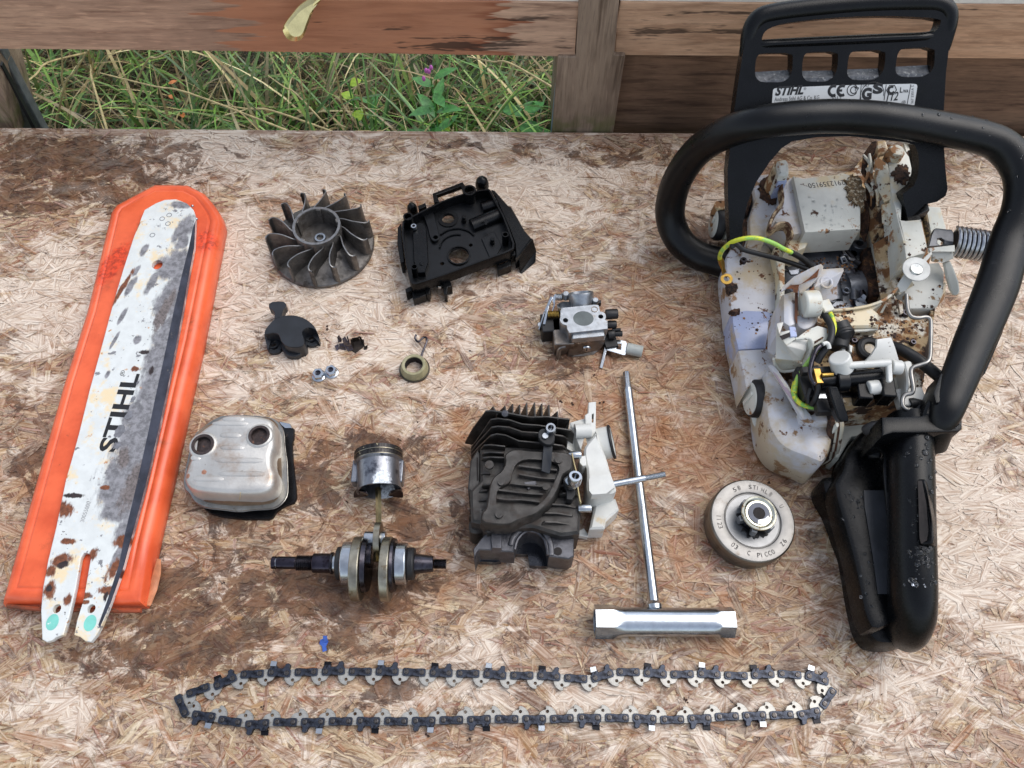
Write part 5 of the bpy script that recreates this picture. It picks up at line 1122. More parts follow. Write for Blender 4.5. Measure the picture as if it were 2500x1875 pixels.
# ------------------------------------------------------------------ chain
path_px = [(442.7,1712.3),(471.2,1690),(501.3,1683),(538.6,1672),(566,1661.7),(602.5,1646),(632.6,1644.3),(669,1644.3),(697.6,1642),(734,1641),(827,1642),(893,1641),(960,1642),(1020,1643),(1084.5,1643.3),(1149.2,1643.8),(1213.8,1647),(1248.6,1648.2),(1313.3,1652.2),(1375.5,1656.2),(1405.3,1658.2),(1440,1658.2),(1470,1656),(1499.8,1641),(1529.6,1640),(1592,1643),(1656,1646),(1721,1647),(1783,1648.2),(1852.7,1648.2),(1912.5,1647),(1975,1652),(2009.5,1664.6),(2029.4,1689.5),(2012,1717),(1992,1739.2),(1959.8,1743.2),(1895,1748.2),(1828,1749.2),(1765.8,1752),(1698.7,1754.2),(1636.5,1755.7),(1538.5,1755.7),(1405,1755.7),(1310,1757),(1180,1758),(1050,1759),(980,1760),(860,1762),(780,1763),(690,1764),(614,1768),(580,1764),(549,1758),(515,1750),(484,1746),(450,1742),(436,1727)]
CHH = 2.6
pj = random.Random(3); pth = [P(a+pj.uniform(-1.5, 1.5), b+pj.uniform(-2.2, 2.2), CHH) for a, b in path_px]; pth.append(pth[0])
cum = [0]
for i in range(len(pth)-1): cum.append(cum[-1]+(pth[i+1]-pth[i]).length)
TOT = cum[-1]; PAIR = 18.75; NP = round(TOT/PAIR); PAIR = TOT/NP
def at_(s):
    s %= TOT
    for i in range(len(cum)-1):
        if s <= cum[i+1]: f = (s-cum[i])/(cum[i+1]-cum[i]); return pth[i].lerp(pth[i+1], f)
    return pth[0]
m_strap = M('chain_tie', (64, 68, 78), .34, .85, var=.2, vs=200, bump=.3, bs=1500, dirt=[((30, 30, 34), .5, .62, 160, 1), ((160, 150, 140), .68, .71, 400, 1)])
m_drive = M('chain_drive', (164, 162, 156), .42, .75, var=.12, vs=200, bump=.2, dirt=[((120, 112, 100), .58, .68, 300, 1)])
m_rivet = M('chain_rivet', (104, 100, 98), .34, .9, var=.25, vs=500, dirt=[((46, 40, 36), .5, .6, 400, 1)])
m_tabd = M('cutter_dark', (34, 34, 38), .22, .8, var=.2)
chn = thing('saw_chain', 'loop of saw chain laid out flat along the front of the bench', 'chain', P(1230, 1700, 0))
a_ = PAIR*.43; b_ = PAIR*.57
# drive link local: along +x between rivets at 0 and a_, tang towards -y (inside of the loop)
h_ = a_/2; dl = [(-2.4, 2.3), (a_+2.4, 2.3), (a_+2.6, -1.8), (h_+5.9, -3.2), (h_+4.8, -5.0), (h_+3.0, -5.9), (h_+1.3, -6.2), (h_+.8, -6.9), (h_+1.2, -7.8), (h_+.2, -8.7), (h_-1.6, -8.3), (h_-3.9, -6.8), (h_-5.5, -4.6), (h_-5.8, -3.1), (-2.6, -1.8)]
me_dl = mkmesh('drive_link', MB().slab(dl, [(.15, -.8), (0, -.6), (0, .6), (.15, .8)], holes=[circ(a_*.5, -4.9, 1.15, 12)]), m_drive)
def strap_mesh(nm, hook):
    o = [(-2.7, -1.8), (-1.9, -2.6), (1.2, -2.7), (b_*.5, -2.3), (b_-1.2, -2.7), (b_+1.9, -2.6), (b_+2.7, -1.8), (b_+2.7, 1.8), (b_+1.9, 2.6)]
    o += ([(b_+1.2, 3.4), (b_+1.6, 5.6), (b_+.4, 6.6), (b_-1.6, 6.0), (b_-2.2, 4.2), (b_-3.4, 3.0)] if hook else [(b_-1.2, 2.7)])
    o += ([(3.4, 3.0), (3.2, 4.4), (-1.0, 4.6), (-1.6, 3.0)] if hook else [(b_*.5, 2.3), (1.2, 2.7)])+[(-1.9, 2.6), (-2.7, 1.8)]
    return mkmesh(nm, MB().slab(o, [(.1, -2.2), (0, -2.0), (0, -.85)]).slab(o, [(0, .85), (0, 1.9), (.25, 2.15)]), m_strap)
me_st = strap_mesh('tie_strap', False); me_ct = strap_mesh('cutter_link', True)
me_rv = mkmesh('rivet', MB().lathe([(1.75, -2.6), (1.75, 2.5), (1.55, 2.95), (.9, 3.0), (.8, 2.8), (.01, 2.8)], (0, 0, 0), n=16), m_rivet)
me_tabb = mkmesh('cutter_top', MB().slab([(-1.9, 4.0), (2.7, 4.0), (2.9, 7.4), (-1.5, 7.8)], [(0, 1.0), (0, 2.0), (.2, 2.3)]), m_steel)
me_tabd = mkmesh('cutter_top', MB().slab([(-1.9, 4.0), (3.2, 4.0), (3.0, 7.0), (-1.7, 7.4)], [(0, -2.2), (0, -1.2), (.2, -1)]), m_tabd)
dm = bpy.data.objects
for k in range(NP):
    s0 = k*PAIR; p0, p1, p2 = at_(s0), at_(s0+a_), at_(s0+PAIR)
    jr = random.Random(k*7+1); d1 = p1-p0; d2 = p2-p1; an1 = math.atan2(d1.y, d1.x); an2 = math.atan2(d2.y, d2.x)
    inst('drive_link', me_dl, chn, p0+up*.4, an1+jr.uniform(-.035, .035))
    ctype = k % 2
    s_ = inst('cutter_link' if ctype else 'tie_strap', me_ct if ctype else me_st, chn, p1+up*.4, an2+jr.uniform(-.04, .04))
    for q in (p1, p2):
        r_ = bpy.data.objects.new('rivet', me_rv); COL.objects.link(r_); r_.parent = s_; r_.location = (0, 0, 0) if q is p1 else ((p2-p1).length*.001, 0, 0)
    if ctype:
        tm = me_tabb if (k//2) % 2 else me_tabd
        r_ = bpy.data.objects.new('cutter_top', tm); COL.objects.link(r_); r_.parent = s_

# ------------------------------------------------------------------ blue fleck, crumbs of dirt, brass stay
bl = thing('blue_fleck', 'crumpled flake of blue paint on the stained board', 'paint flake', P(790, 1570, 0))
m_bl = M('blue_paint', (62, 96, 176), .4, var=.15, vs=400)
part('flake', MB().plate([P(782,1562,4), P(796,1556,5), P(802,1566,2), P(796,1578,3), P(798,1588,1.5), P(788,1592,1.5), P(786,1578,2.5), P(780,1572,2)], .6), m_bl, bl)
part('fold', MB().plate([P(788,1553,6), P(798,1553,5.5), P(800,1566,3), P(790,1568,2.5)], .6), m_bl, bl)
g = random.Random(4); mb = MB()
spots = [(795,800,7),(1880,1180,5),(1150,858,4),(778,1038,3),(848,1225,3),(870,1205,4),(1020,1030,4),(640,1730,5),(1042,1797,5),(1145,1802,5),(1672,1705,5),(1675,1712,4),(545,1425,4),(1395,985,5),(1370,980,6),(1470,980,6),(975,1075,4),(1500,1405,3),(610,1660,3),(905,1140,3),(1750,1120,3),(1450,915,4),(1455,922,3),(990,735,3)]
for i in range(60): spots.append((g.uniform(100, 2450), g.uniform(380, 1840), g.uniform(.8, 2.2)))
for a, b, r in spots:
    v = P(a, b, 1.2)
    for k in range(3 if r > 2 else 1): mb.ball(v+Vector((g.uniform(-r, r)*.3, g.uniform(-r, r)*.3, 0)), r/3.2*g.uniform(.35, .6), 6, 4, .5)
cr = part('dirt_crumbs', mb, M('dirt', (62, 42, 32), .9, var=.3, vs=300)); tag(cr, 'brown crumbs of dirt and rust scattered over the bench', None, None, 'stuff')
ys = YW-12
sp = [(691,78),(690,68),(700,52),(712,38),(727,20),(742,8),(765,-6),(790,-18),(792,-8),(768,18),(760,40),(752,60),(745,82),(738,94),(727,101),(712,101),(700,95)]
by = thing('window_stay', 'flattened brass window stay end hanging before the upper rail', 'window stay', (PY(720, 60, ys).x, ys, PY(720, 100, ys).z))
m_bp = M('pale_brass', (226, 208, 150), .2, 1., var=.1, vs=80, rv=.1, bump=.1)
outl = [PY(a, b, ys-15*b/100) for a, b in chaikin(sp, 1)]
mb = MB(); cen = PY(724, 68, ys-1.0); n = len(outl)
mb.v = [v for v in outl]+[v*.72+PY(735, 55, ys-8)*.28+Vector((0, -1.2, .4)) for v in outl]+[v+Vector((0, 2.2, 0)) for v in outl]
for i in range(n): j = (i+1) % n; mb.f += [(i, n+i, n+j, j), (i, j, 2*n+j, 2*n+i)]
mb.f += [tuple(range(n, 2*n)), tuple(range(2*n, 3*n))[::-1]]
part('spoon_end', mb, m_bp, by, ang=60)
part('stem', MB().tube([PY(765, 10, ys), PY(800, -20, ys), PY(860, -60, ys+4)], [3, 3, 3], 10, [1.6, 1.6, 1.6], sm=3), m_bp, by)

# ------------------------------------------------------------------ chainsaw body
saw = thing('chainsaw_body', 'stripped chainsaw body with black handles, wires hanging out and grimy white casing', 'chainsaw', P(2050, 900, 0))
def sp(name, out, hb, ht, mat, rnd=1.5, holes=(), z=z1, sm=0, hh=None, **k):
    """solid piece: outline traced at its top height, walls down to hb, rounded upper edge"""
    o = chaikin(out, sm) if sm else out
    prof = [(0, hb), (0, ht-rnd), (rnd*.3, ht-rnd*.3), (rnd, ht)] if rnd else [(0, hb), (0, ht)]
    return part(name, MB().slab(z.xy(o, hh if hh is not None else ht), prof, holes=[z.xy(h, ht) for h in holes]), mat, saw, **k)
def pl(name, pts, t, mat, z=z1, holes=(), bev=.4, parent=None, **k):
    return part(name, MB().plate([z.P(*q) for q in pts], t, holes=[[z.P(*q) for q in h] for h in holes]), mat, parent or saw, bev=bev, **k)
grime = lambda a=.60: [((206, 190, 156), a-.14, a, 26, 1), ((150, 108, 70), a-.055, a-.01, 45, 0), ((74, 48, 32), a-.02, a+.02, 60, 0)]
m_case = M('grimy_white_casing', (196, 193, 178), .36, var=.06, vs=60, bump=.2, bs=700, dirt=grime(.59))
m_case_c = M('cleaner_white_casing', (204, 204, 194), .36, var=.05, vs=60, bump=.15, bs=700, dirt=grime(.65))
m_deck = M('very_grimy_casing', (214, 208, 192), .42, var=.08, vs=60, bump=.35, bs=600, dirt=[((176, 150, 112), .40, .52, 34, 0), ((116, 80, 50), .47, .54, 40, 0), ((52, 36, 26), .52, .58, 55, 0)])
m_rear = M('rear_casing', (196, 198, 188), .4, var=.06, vs=30, bump=.15, dirt=[((150, 150, 138), .5, .66, 22, 1), ((70, 62, 50), .66, .72, 90, 0)])
m_tank = M('milky_tank_plastic', (194, 194, 198), .3, var=.05, vs=30, bump=.08, bs=500, dirt=[((184, 170, 146), .42, .6, 22, 1), ((140, 108, 76), .56, .62, 40, 0), ((96, 60, 38), .61, .65, 75, 0)])
m_tank.node_tree.nodes['Principled BSDF'].inputs['Subsurface Weight'].default_value = .25
m_tank.node_tree.nodes['Principled BSDF'].inputs['Subsurface Radius'].default_value = (.006, .007, .009)
m_tank_b = M('bluish_tank_plastic', (158, 168, 198), .28, var=.04, vs=26, bump=.08, bs=500, dirt=[((176, 160, 134), .54, .68, 26, 1), ((92, 64, 44), .62, .66, 90, 0)])
m_crud = M('oily_sawdust', (76, 50, 34), .8, var=.4, vs=200, bump=.9, bs=900, bd=.0012, dirt=[((140, 98, 58), .56, .66, 130, 0), ((28, 20, 18), .5, .6, 80, 0)])
m_crank = M('oily_crankcase', (112, 116, 124), .3, .7, var=.3, vs=60, bump=.4, bs=900, dirt=[((46, 46, 52), .54, .66, 50, 1), ((206, 208, 210), .68, .71, 120, 1)])
m_gask = M('gasket_rim', (40, 38, 42), .4, .4, var=.3, vs=150, bump=.5, dirt=[((170, 168, 166), .62, .66, 160, 0)])
# lower shell under everything
sp('base_shell', [(1800, 500), (1850, 430), (1960, 440), (2080, 415), (2130, 350), (2225, 352), (2245, 440), (2262, 505), (2295, 510), (2306, 560), (2270, 640), (2285, 760), (2262, 900), (2200, 985), (2060, 1000), (1960, 1000), (1880, 940), (1850, 880), (1815, 800), (1790, 650)], 3, 24, m_deck, 2)
# ---- left milky tank wall
sp('tank_wall', [(305,100),(210,170),(195,280),(225,480),(235,590),(262,700),(480,830),(600,560),(560,330),(520,170),(420,60),(340,40)], 6, 36, m_tank, 3, z=zAA, sm=1)
sp('tank_panel', [(238,590),(330,572),(470,578),(540,600),(560,640),(490,700),(470,830),(285,840),(255,720)], 8, 38, m_tank_b, 1.5, z=zAA)
sp('tank_lower', [(285,842),(470,832),(560,860),(560,1000),(440,1040),(380,1065),(338,1108),(318,1000),(300,920)], 8, 40, m_tank, 1.5, z=zAA)
0 and pl('fold', [(300,560,37),(460,520,38.5),(520,540,38),(560,620,38),(470,580,42.5),(330,573,42.5)], 1.2, m_tank, z=zAA)
0 and pl('tank_edge_lip', [(215,600,37),(232,600,40),(262,720,44),(300,905,48),(345,1090,46),(330,1090,40),(285,920,40),(250,750,38)], 2, m_tank, z=zAA)
sp('channel_wall', [(540,130),(600,200),(600,420),(595,560),(560,600),(560,330),(520,160)], 30, 48, m_case, 1.5, z=zAA)
part('crud', MB().slab(ragged(*zAA.P(240, 415, 37).xy, 5, 8, .2, seed=2), [(0, 34), (1.2, 37.4)]), m_crud, saw)
part('crud', MB().slab(ragged(*zAA.P(262, 585, 40).xy, 5, 2.6, .2, seed=3), [(0, 38), (1, 43)]), m_crud, saw)
# ---- front left milky guard with brown sawdust
sp('front_guard', [(560,440),(640,395),(760,385),(880,470),(985,412),(1012,520),(1090,900),(1102,985),(960,1010),(905,930),(800,870),(740,925),(718,1010),(545,1032),(540,850),(600,640)], 30, 66, m_tank, 2, z=zT)
part('sawdust_cake', MB().slab(zT.xy(ragged(740, 560, 110, 150, -.35, 40, .16, 8), 68), [(0, 64), (1.5, 68.4)]), m_crud, saw)
part('sawdust_cake', MB().slab(zT.xy([(600,430),(640,450),(600,600),(560,740),(500,740),(530,600)], 60), [(0, 40), (2, 60)]), m_crud, saw)
part('sawdust_cake', MB().slab(zT.xy([(470,790),(540,880),(545,1020),(500,1060),(455,900)], 58), [(0, 40), (2, 58)]), m_crud, saw)
part('rib_wall', MB().tube([zT.P(x, y, h) for x, y, h in ((870,400,80),(850,560,80),(862,700,78),(790,800,76),(735,925,74),(745,985,73),(820,930,74),(900,925,74),(935,980,72),(930,1060,66),(890,1180,60))], [1.6]*11, 6, [6]*11, sm=3), M('grimy_rib', (172, 150, 118), .5, var=.2, vs=90, dirt=[((78, 50, 32), .42, .56, 120, 0)]), saw)
part('pillar', MB().slab(zT.xy([(835,470),(925,470),(900,600),(845,720),(820,700)], 72), [(0, 50), (.5, 80)]), m_tank, saw)
pl('pillar', [(828,480,84),(842,480,84),(842,700,72),(825,720,70)], 2, m_tank_b, z=zT)
sp('buffer_block', [(805,395),(915,390),(918,465),(825,482)], 60, 88, m_tank_b, 1, z=zT)
part('buffer', MB().slab(zT.xy(chaikin([(812,265),(850,238),(905,232),(935,260),(945,370),(930,392),(845,395),(828,380)], 1), 96), [(0, 70), (0, 94), (2, 96)]), m_case_c, saw)
part('buffer_side', MB().slab(zT.xy([(785,250),(850,238),(830,380),(850,400),(790,390),(760,330)], 92), [(0, 60), (1, 92)]), M('grimy_ivory', (190, 172, 140), .5, var=.2, dirt=grime(.56)), saw)
# ---- front box with number
sp('front_box', [(980,410),(1080,436),(1500,383),(1600,420),(1665,520),(1665,948),(1100,985)], 44, 72, m_case_c, 1.2, z=zT)
fa, fb = zT.P(1490, 455, 72), zT.P(1125, 490, 72)
lettering('2912359150', fa, fb, up, 5.2, m_ink, saw)
part('sawdust_cake', MB().slab(zT.xy(ragged(1610, 560, 120, 200, -.25, 46, .16, 12), 73), [(0, 66), (2, 73.2)]), M('sawdust_film', (104, 84, 58), .8, var=.4, vs=400, bump=.8, dirt=[((190, 180, 156), .52, .6, 300, 0)]), saw)
pl('box_front', [(1190,985,66),(1660,950,67),(1650,1060,46),(1150,1130,44)], 2, M('shaded_casing', (200, 200, 186), .42, var=.05, dirt=grime(.66)), z=zT)
pl('box_clip', [(1150,1000,66),(1185,985,67),(1130,1130,46),(1100,1140,46)], 2, m_case_c, z=zT)
sp('box_foot', [(930,1010),(1100,990),(1180,1000),(1110,1140),(1000,1180),(900,1180)], 30, 58, m_case, 2, z=zT)
# ---- crushed and clogged duct between box and right wall
for i, q in enumerate([
    [(250,60,86),(290,45,88),(300,120,88),(200,260,80),(180,380,76),(150,330,74),(170,170,80)],
    [(300,50,88),(370,45,90),(395,150,92),(310,180,90),(270,240,86),(240,330,80),(230,240,82)],
    [(180,390,74),(240,360,78),(260,480,76),(270,620,72),(240,680,66),(200,600,66),(190,480,68)],
    [(265,240,90),(300,190,92),(395,260,92),(420,420,90),(440,560,88),(360,600,84),(300,480,82)],
    [(240,640,66),(330,650,74),(350,760,72),(300,900,62),(250,980,54),(220,860,56)],
    [(330,620,80),(440,600,86),(440,760,84),(400,820,76),(340,800,74)],
    [(300,850,62),(400,780,72),(430,920,70),(400,1100,60),(330,1060,54)],
    [(150,560,66),(210,600,68),(230,800,60),(180,960,50),(130,860,52),(120,700,58)]]):
    pl('duct_wall', q, 3, [m_crud, m_deck, m_crud, m_case, m_deck, m_case, m_deck, m_crud][i], z=zU, bev=.8)
for a, b in (((175,180,84),(250,380,78)), ((205,300,80),(260,560,74)), ((230,170,86),(190,420,78)), ((250,430,80),(300,640,76)), ((190,430,76),(250,640,68))):
    part('duct_rib', MB().tube([zU.P(*a), (zU.P(*a)+zU.P(*b))/2+Vector((2, 0, 2)), zU.P(*b)], [1.2, 1.6, 1], 6, sm=3), m_case, saw)
pl('duct_foot', [(260,980,60),(430,880,74),(540,1200,66),(470,1420,60),(330,1480,52),(300,1300,48)], 4, m_deck, z=zU)
part('bore_gap', MB().slab(zU.xy([(170,1000),(290,1000),(340,1200),(330,1460),(250,1440),(170,1240)], 40), [(0, 24), (1, 40)]), m_crud, saw)
# ---- right wall
sp('right_wall', [(395,130),(520,90),(600,200),(640,440),(530,520),(520,760),(560,765),(700,752),(755,1000),(740,1060),(560,1110),(545,1000),(470,700),(415,450)], 32, 90, m_case_c, 1.6, z=zU)
part('sawdust_cake', MB().slab(zU.xy(ragged(520, 350, 95, 105, .2, 40, .2, 21), 91), [(0, 86), (1.5, 91.6)]), m_crud, saw)
part('sawdust_cake', MB().slab(zU.xy([(560,1060),(740,1040),(760,1075),(700,1120),(570,1140)], 78), [(0, 60), (2, 78)]), M('rust_brown', (126, 84, 48), .8, var=.3, vs=200, bump=.7), saw)
part('wall_knob', MB().lathe([(7, -8), (7, 0), (5.5, 2.5), (.01, 3)], zU.P(470, 150, 96), n=18), m_case, saw)
pl('side_plate', [(540,70,88),(600,75,90),(660,160,84),(672,380,78),(645,430,76),(600,300,80)], 3, m_case_c, z=zU)
part('dark_seam', MB().tube([zU.P(x, y, 84) for x, y in ((545,80),(590,240),(640,420))], 1.4, 6, sm=2), m_crud, saw)
pl('outer_wall', [(740,640,70),(870,650,66),(925,860,50),(860,1000,46),(790,900,56)], 4, m_case_c, z=zU)
part('dark_seam', MB().tube([zU.P(x, y, 76) for x, y in ((715,650),(735,780),(755,900),(775,1010))], [2.4, 2.4, 2, 1.6], 8, sm=3), M('tan_seam', (120, 96, 56), .6, dirt=[((44, 34, 24), .45, .55, 200, 0)]), saw)
pl('inner_wall', [(415,440,86),(470,700,86),(545,1010,84),(560,1150,78),(520,1390,60),(440,1420,50),(420,900,52)], 2, M('creamy_wall', (214, 206, 176), .42, var=.07, vs=30, dirt=grime(.6)), z=zU)
# ---- crankcase bottom with gasket rim
rimo = [(900,290),(915,245),(960,225),(1010,192),(1060,175),(1150,142),(1300,128),(1440,118),(1490,160),(1560,172),(1620,160),(1658,200),(1665,290),(1640,380),(1600,420),(1620,560),(1650,700),(1659,820),(1300,860),(1000,700),(900,520),(880,400)]
sp('crankcase', rimo, 10, 36, m_crank, 2, z=zV)
part('gasket_rim', MB().tube([zV.P(x, y, 37) for x, y in ((905,420),(900,290),(960,228),(1010,215),(1070,200),(1150,178),(1300,160),(1440,150),(1480,185),(1540,240),(1590,300),(1659,350))], [2.3]*12, 8, sm=3), m_gask, saw)
part('gasket_rim', MB().tube([zV.P(x, y, 38) for x, y in ((1060,260),(1110,220),(1250,205),(1400,195),(1465,180),(1500,240),(1560,300),(1640,310))], [1.1]*8, 6, sm=3), M('scraped_edge', (176, 176, 178), .4, .8, var=.2), saw)
for x, y, r in ((972, 300, 78), (1602, 222, 78)):
    part('bolt_boss', MB().ring(zV.mm(r, x, y, 40), zV.mm(r*.5, x, y, 40), 0, 12, zV.P(x, y, 29), n=20), M('boss_metal', (120, 124, 130), .35, .8, var=.15), saw, bev=.4); part('bolt_hole', MB().lathe([(zV.mm(r*.5, x, y, 40), -3), (.01, -3)], zV.P(x, y, 40), n=16), m_hole, saw)
for pts, r, mt_ in (([(1050,310),(1085,380),(1110,470),(1118,560)], 4.2, m_dsteel), ([(1075,290),(1115,380),(1138,480),(1140,560)], 1.2, m_steel), ([(1020,330),(1050,420),(1060,520)], 5, m_crank), ([(900,330),(930,420),(940,520)], 6, m_crank)):
    part('bearing_groove', MB().tube([zAA.P(x, y, 33) for x, y in pts], r, 10, sm=4), mt_, saw)
part('bearing_journal', MB().tube([zAA.P(990, 440, 24), zAA.P(1110, 430, 24)], 16, 24), m_crank, saw)
for x, y in ((1012, 440), (915, 500), (1000, 215)):
    part('case_lug', MB().torus(zAA.P(x, y, 38), 2.6, 1.1, n=16), m_crank, saw)
pl('seat_frame', [(970,215,40),(1000,205,41),(1030,250,38),(985,262,37)], 2, M('machined_face', (150, 152, 154), .35, .9), z=zAA, holes=[[(985,222,40),(1000,216,40.5),(1015,246,38.5),(992,252,38)]], bev=.2)
pl('cast_web', [(1060,500,40),(1100,490,42),(1130,460,44),(1150,480,44),(1140,510,42),(1190,560,40),(1130,548,40),(1090,565,40)], 4, M('machined_web', (140, 144, 150), .3, .9, dirt=[((50, 52, 58), .5, .56, 120, 1)]), z=zAA)
pl('case_stub', [(620,300,38),(660,300,38),(700,290,38),(690,330,37),(640,335,37)], 2, m_crank, z=zAA)
# ---- cross rail and rear deck
dk = [(470,560),(560,500),(720,510),(900,490),(1100,470),(1290,405),(1345,385),(1420,330),(1560,420),(1600,560),(1780,560),(1870,560),(1890,280),(1915,290),(1880,600),(1830,900),(1790,1200),(1760,1480),(1700,1525),(1500,1530),(1180,1560),(870,1595),(760,1560),(600,1440),(500,1300),(480,1000)]
dh = [(1005,1430),(1300,1370),(1375,1500),(1370,1520),(1070,1545),(1010,1510)]
sp('rear_deck', dk, 12, 72, m_deck, 2, z=zW)
part('deck_recess', MB().slab(zW.xy([(995,1400),(1380,1380),(1395,1500),(1290,1520),(1060,1545),(1005,1500)], 72.4), [(0, 70), (0, 72.5)]), m_hole, saw)
part('deck_patch', MB().slab(zW.xy([(1370,1300),(1500,1280),(1570,1340),(1560,1440),(1490,1500),(1390,1480)], 72.6), [(0, 70), (0, 72.7)]), m_case, saw, label='cleaner cream patch of the rear deck')
part('cross_rail', MB().slab(zW.xy([(715,515),(900,500),(1080,470),(1280,402),(1300,430),(1200,490),(1260,540),(1262,700),(880,705),(740,640)], 84), [(0, 68), (0, 82.5), (1.5, 84)]), m_case, saw)
part('cross_lip', MB().tube([zW.P(x, y, 86) for x, y in ((720,512),(900,498),(1080,472),(1200,440),(1330,385),(1440,290),(1500,200))], [1.2]*7, 8, sm=3), m_case, saw)
part('cross_lip', MB().tube([zW.P(x, y, 80) for x, y in ((885,755),(1100,742),(1240,722))], [1.3]*3, 8), m_case_c, saw)
pl('deck_gusset', [(1270,540,80),(1340,420,86),(1350,440,86),(1300,545,80)], 2, m_case, z=zW); pl('deck_gusset', [(1400,370,84),(1440,350,86),(1470,430,82),(1440,540,76),(1410,480,78)], 3, m_case, z=zW); pl('deck_gusset', [(1480,380,80),(1530,400,80),(1545,540,76),(1510,560,76)], 3, m_deck, z=zW)
part('side_channel', MB().slab(zW.xy([(1800,600),(1875,600),(1830,1000),(1790,1250),(1745,1500),(1690,1480),(1730,1200),(1790,900)], 66), [(0, 20), (0, 66)]), M('brown_gap', (58, 40, 28), .7, var=.3, vs=150), saw)
sp('rear_wall_face', [(1000,500),(1300,465),(1510,440),(1600,460),(1550,560),(1500,590),(1340,590),(1200,760),(1070,770),(960,960),(925,945),(970,680),(940,600)], 8, 30, m_rear, 1.5, z=zX)
# ---- fuel tank
sp('fuel_tank', [(330,150),(420,220),(520,360),(620,520),(905,560),(925,700),(900,860),(855,960),(810,1000),(750,975),(640,930),(520,888),(430,820),(375,730),(335,650),(300,300)], 5, 48, m_tank, 5, z=zX, sm=2)
pl('tank_ridge', [(330,150,64),(370,170,66),(480,330,66),(600,520,64),(640,620,62),(690,610,62),(700,640,58),(620,632,58),(560,520,58),(430,290,60)], 3, m_tank, z=zX)
pl('tank_groove', [(380,205,66),(420,230,66),(560,420,66),(600,500,65),(590,510,65),(470,350,65)], 1, M('mauve_edge', (158, 140, 150), .4), z=zX)
sp('tank_shelf', [(620,540),(740,535),(905,560),(905,640),(700,640),(640,610)], 40, 58, m_tank, 2, z=zX)
part('sawdust_cake', MB().slab(zX.xy([(620,545),(770,540),(740,580),(640,600)], 59), [(0, 57), (.8, 59)]), m_crud, saw)
for i, (mt_, d) in enumerate(((m_case, 0), (M('brown_seam', (84, 54, 36), .7, var=.3, vs=200), -22), (m_case, -42), (m_crud, -62))):
    part('seam_layer', MB().tube([zX.P(x+d, y, h) for x, y, h in ((945,580,60),(958,660,56),(945,760,46),(925,860,34),(900,940,22),(860,992,12))], [2.6, 3.4, 3.2, 3.0, 3, 2], 8, [4]*6, sm=3), mt_, saw)
part('seam_lug', MB().slab(zX.xy(chaikin([(910,640),(965,640),(972,690),(930,700)], 1), 62), [(0, 50), (1, 62)]), m_case_c, saw)
# ---- filler caps
def cap(p, ax, r, L, nm):
    ax = Vector(ax).normalized()
    c = part(nm, MB().lathe([(r, 0), (r*1.02, 2), (r*1.0, L-2), (r*.93, L)], p, ax, 40), m_black, saw, bev=.5)
    for k in range(18):
        pass
    part('cap_face', MB().lathe([(r*.86, 0), (r*.86, .8), (r*.8, 1.3), (.01, 1.5)], Vector(p)+ax*(L-.2), ax, 36), m_case_c, c)
    e = ax.orthogonal().normalized()
    part('cap_wing', MB().box(Vector(p)+ax*(L+1.4), 3, r*1.2, 2.6, rot=Matrix((ax.cross(Vector((0, 0, 1))).normalized(), ax.cross(ax.cross(Vector((0, 0, 1)))).normalized(), ax)).transposed()), m_case_c, c, bev=.5)
    return c
cap(zX.P(300, 440, 30), (-1, -.05, .12), 15.0, 11, 'fuel_cap')
part('tank_neck', MB().lathe([(15.5, -14), (15.2, 0)], zX.P(315, 440, 31), (-1, -.05, .12), 36), m_tank_b, saw, bev=.6)
pl('cap_tag', [(175,400,30),(215,420,32),(240,600,26),(335,655,22),(310,725,16),(250,725,14),(205,660,18),(180,560,24)], 1.5, m_case_c, z=zX)
pl('spout_gap', [(330,540,38),(372,545,38),(412,598,36),(345,650,34),(330,600,36)], 1, m_hole, z=zX)
cap(zT.P(255, 900, 26), (-1, .02, .1), 14.5, 7, 'oil_cap')
part('oil_neck', MB().lathe([(13, -10), (14, 0)], zT.P(275, 900, 26), (-1, .02, .1), 32), m_case, saw)
part('cap_cover', MB().slab(zT.xy(chaikin([(170,690),(200,655),(300,655),(320,700),(300,760),(170,740)], 1), 42), [(0, 30), (1, 42)]), M('brown_ivory', (190, 160, 110), .5, var=.2, dirt=grime(.52)), saw)
# ---- white brackets over the tank
pl('upper_blade', [(850,640,96),(875,580,98),(985,480,104),(1180,380,110),(1262,350,112),(1288,375,112),(1270,440,110),(1160,570,104),(1050,655,100),(1030,600,100),(960,560,100),(900,610,97)], 2.5, m_tank, z=zV)
pl('rust_patch', [(905,600,99),(960,565,101),(1060,555,104),(1180,460,108.5),(1245,395,111.6),(1225,480,109),(1130,520,106),(1040,560,103),(1025,640,101),(985,640,100),(980,600,100)], .6, M('rusty_grime', (112, 66, 38), .8, var=.3, vs=300, bump=.6), z=zV, bev=0)
sp('post', [(882,645),(1020,600),(1022,700),(1010,960),(950,985),(880,940)], 50, 92, m_tank, 3, z=zV)
pl('post_stain', [(1000,640,96),(1030,640,96),(1022,960,92.6),(995,900,92.6)], 1, M('rusty_stain', (98, 58, 36), .8, var=.3), z=zV, bev=0)
pl('bracket', [(1275,405,92),(1490,390,96),(1494,420,95),(1428,560,88),(1432,700,80),(1330,740,76),(1250,760,80),(1240,660,86),(1190,590,92)], 2.5, m_tank, z=zV, holes=[])
part('bracket_dimple', MB().torus(zV.P(1315, 540, 92), 4.2, 1, (0, -.2, 1), 20), m_tank, saw)
part('knob', MB().tube([zV.P(1070, 760, 96), zV.P(1235, 750, 96)], 10, 28), m_case_c, saw, bev=1.5)
sp('lower_blade', [(1020,850),(1240,830),(1240,900),(1200,970),(1110,1020),(1040,990),(1010,930)], 60, 88, m_tank, 2, z=zV, sm=1)
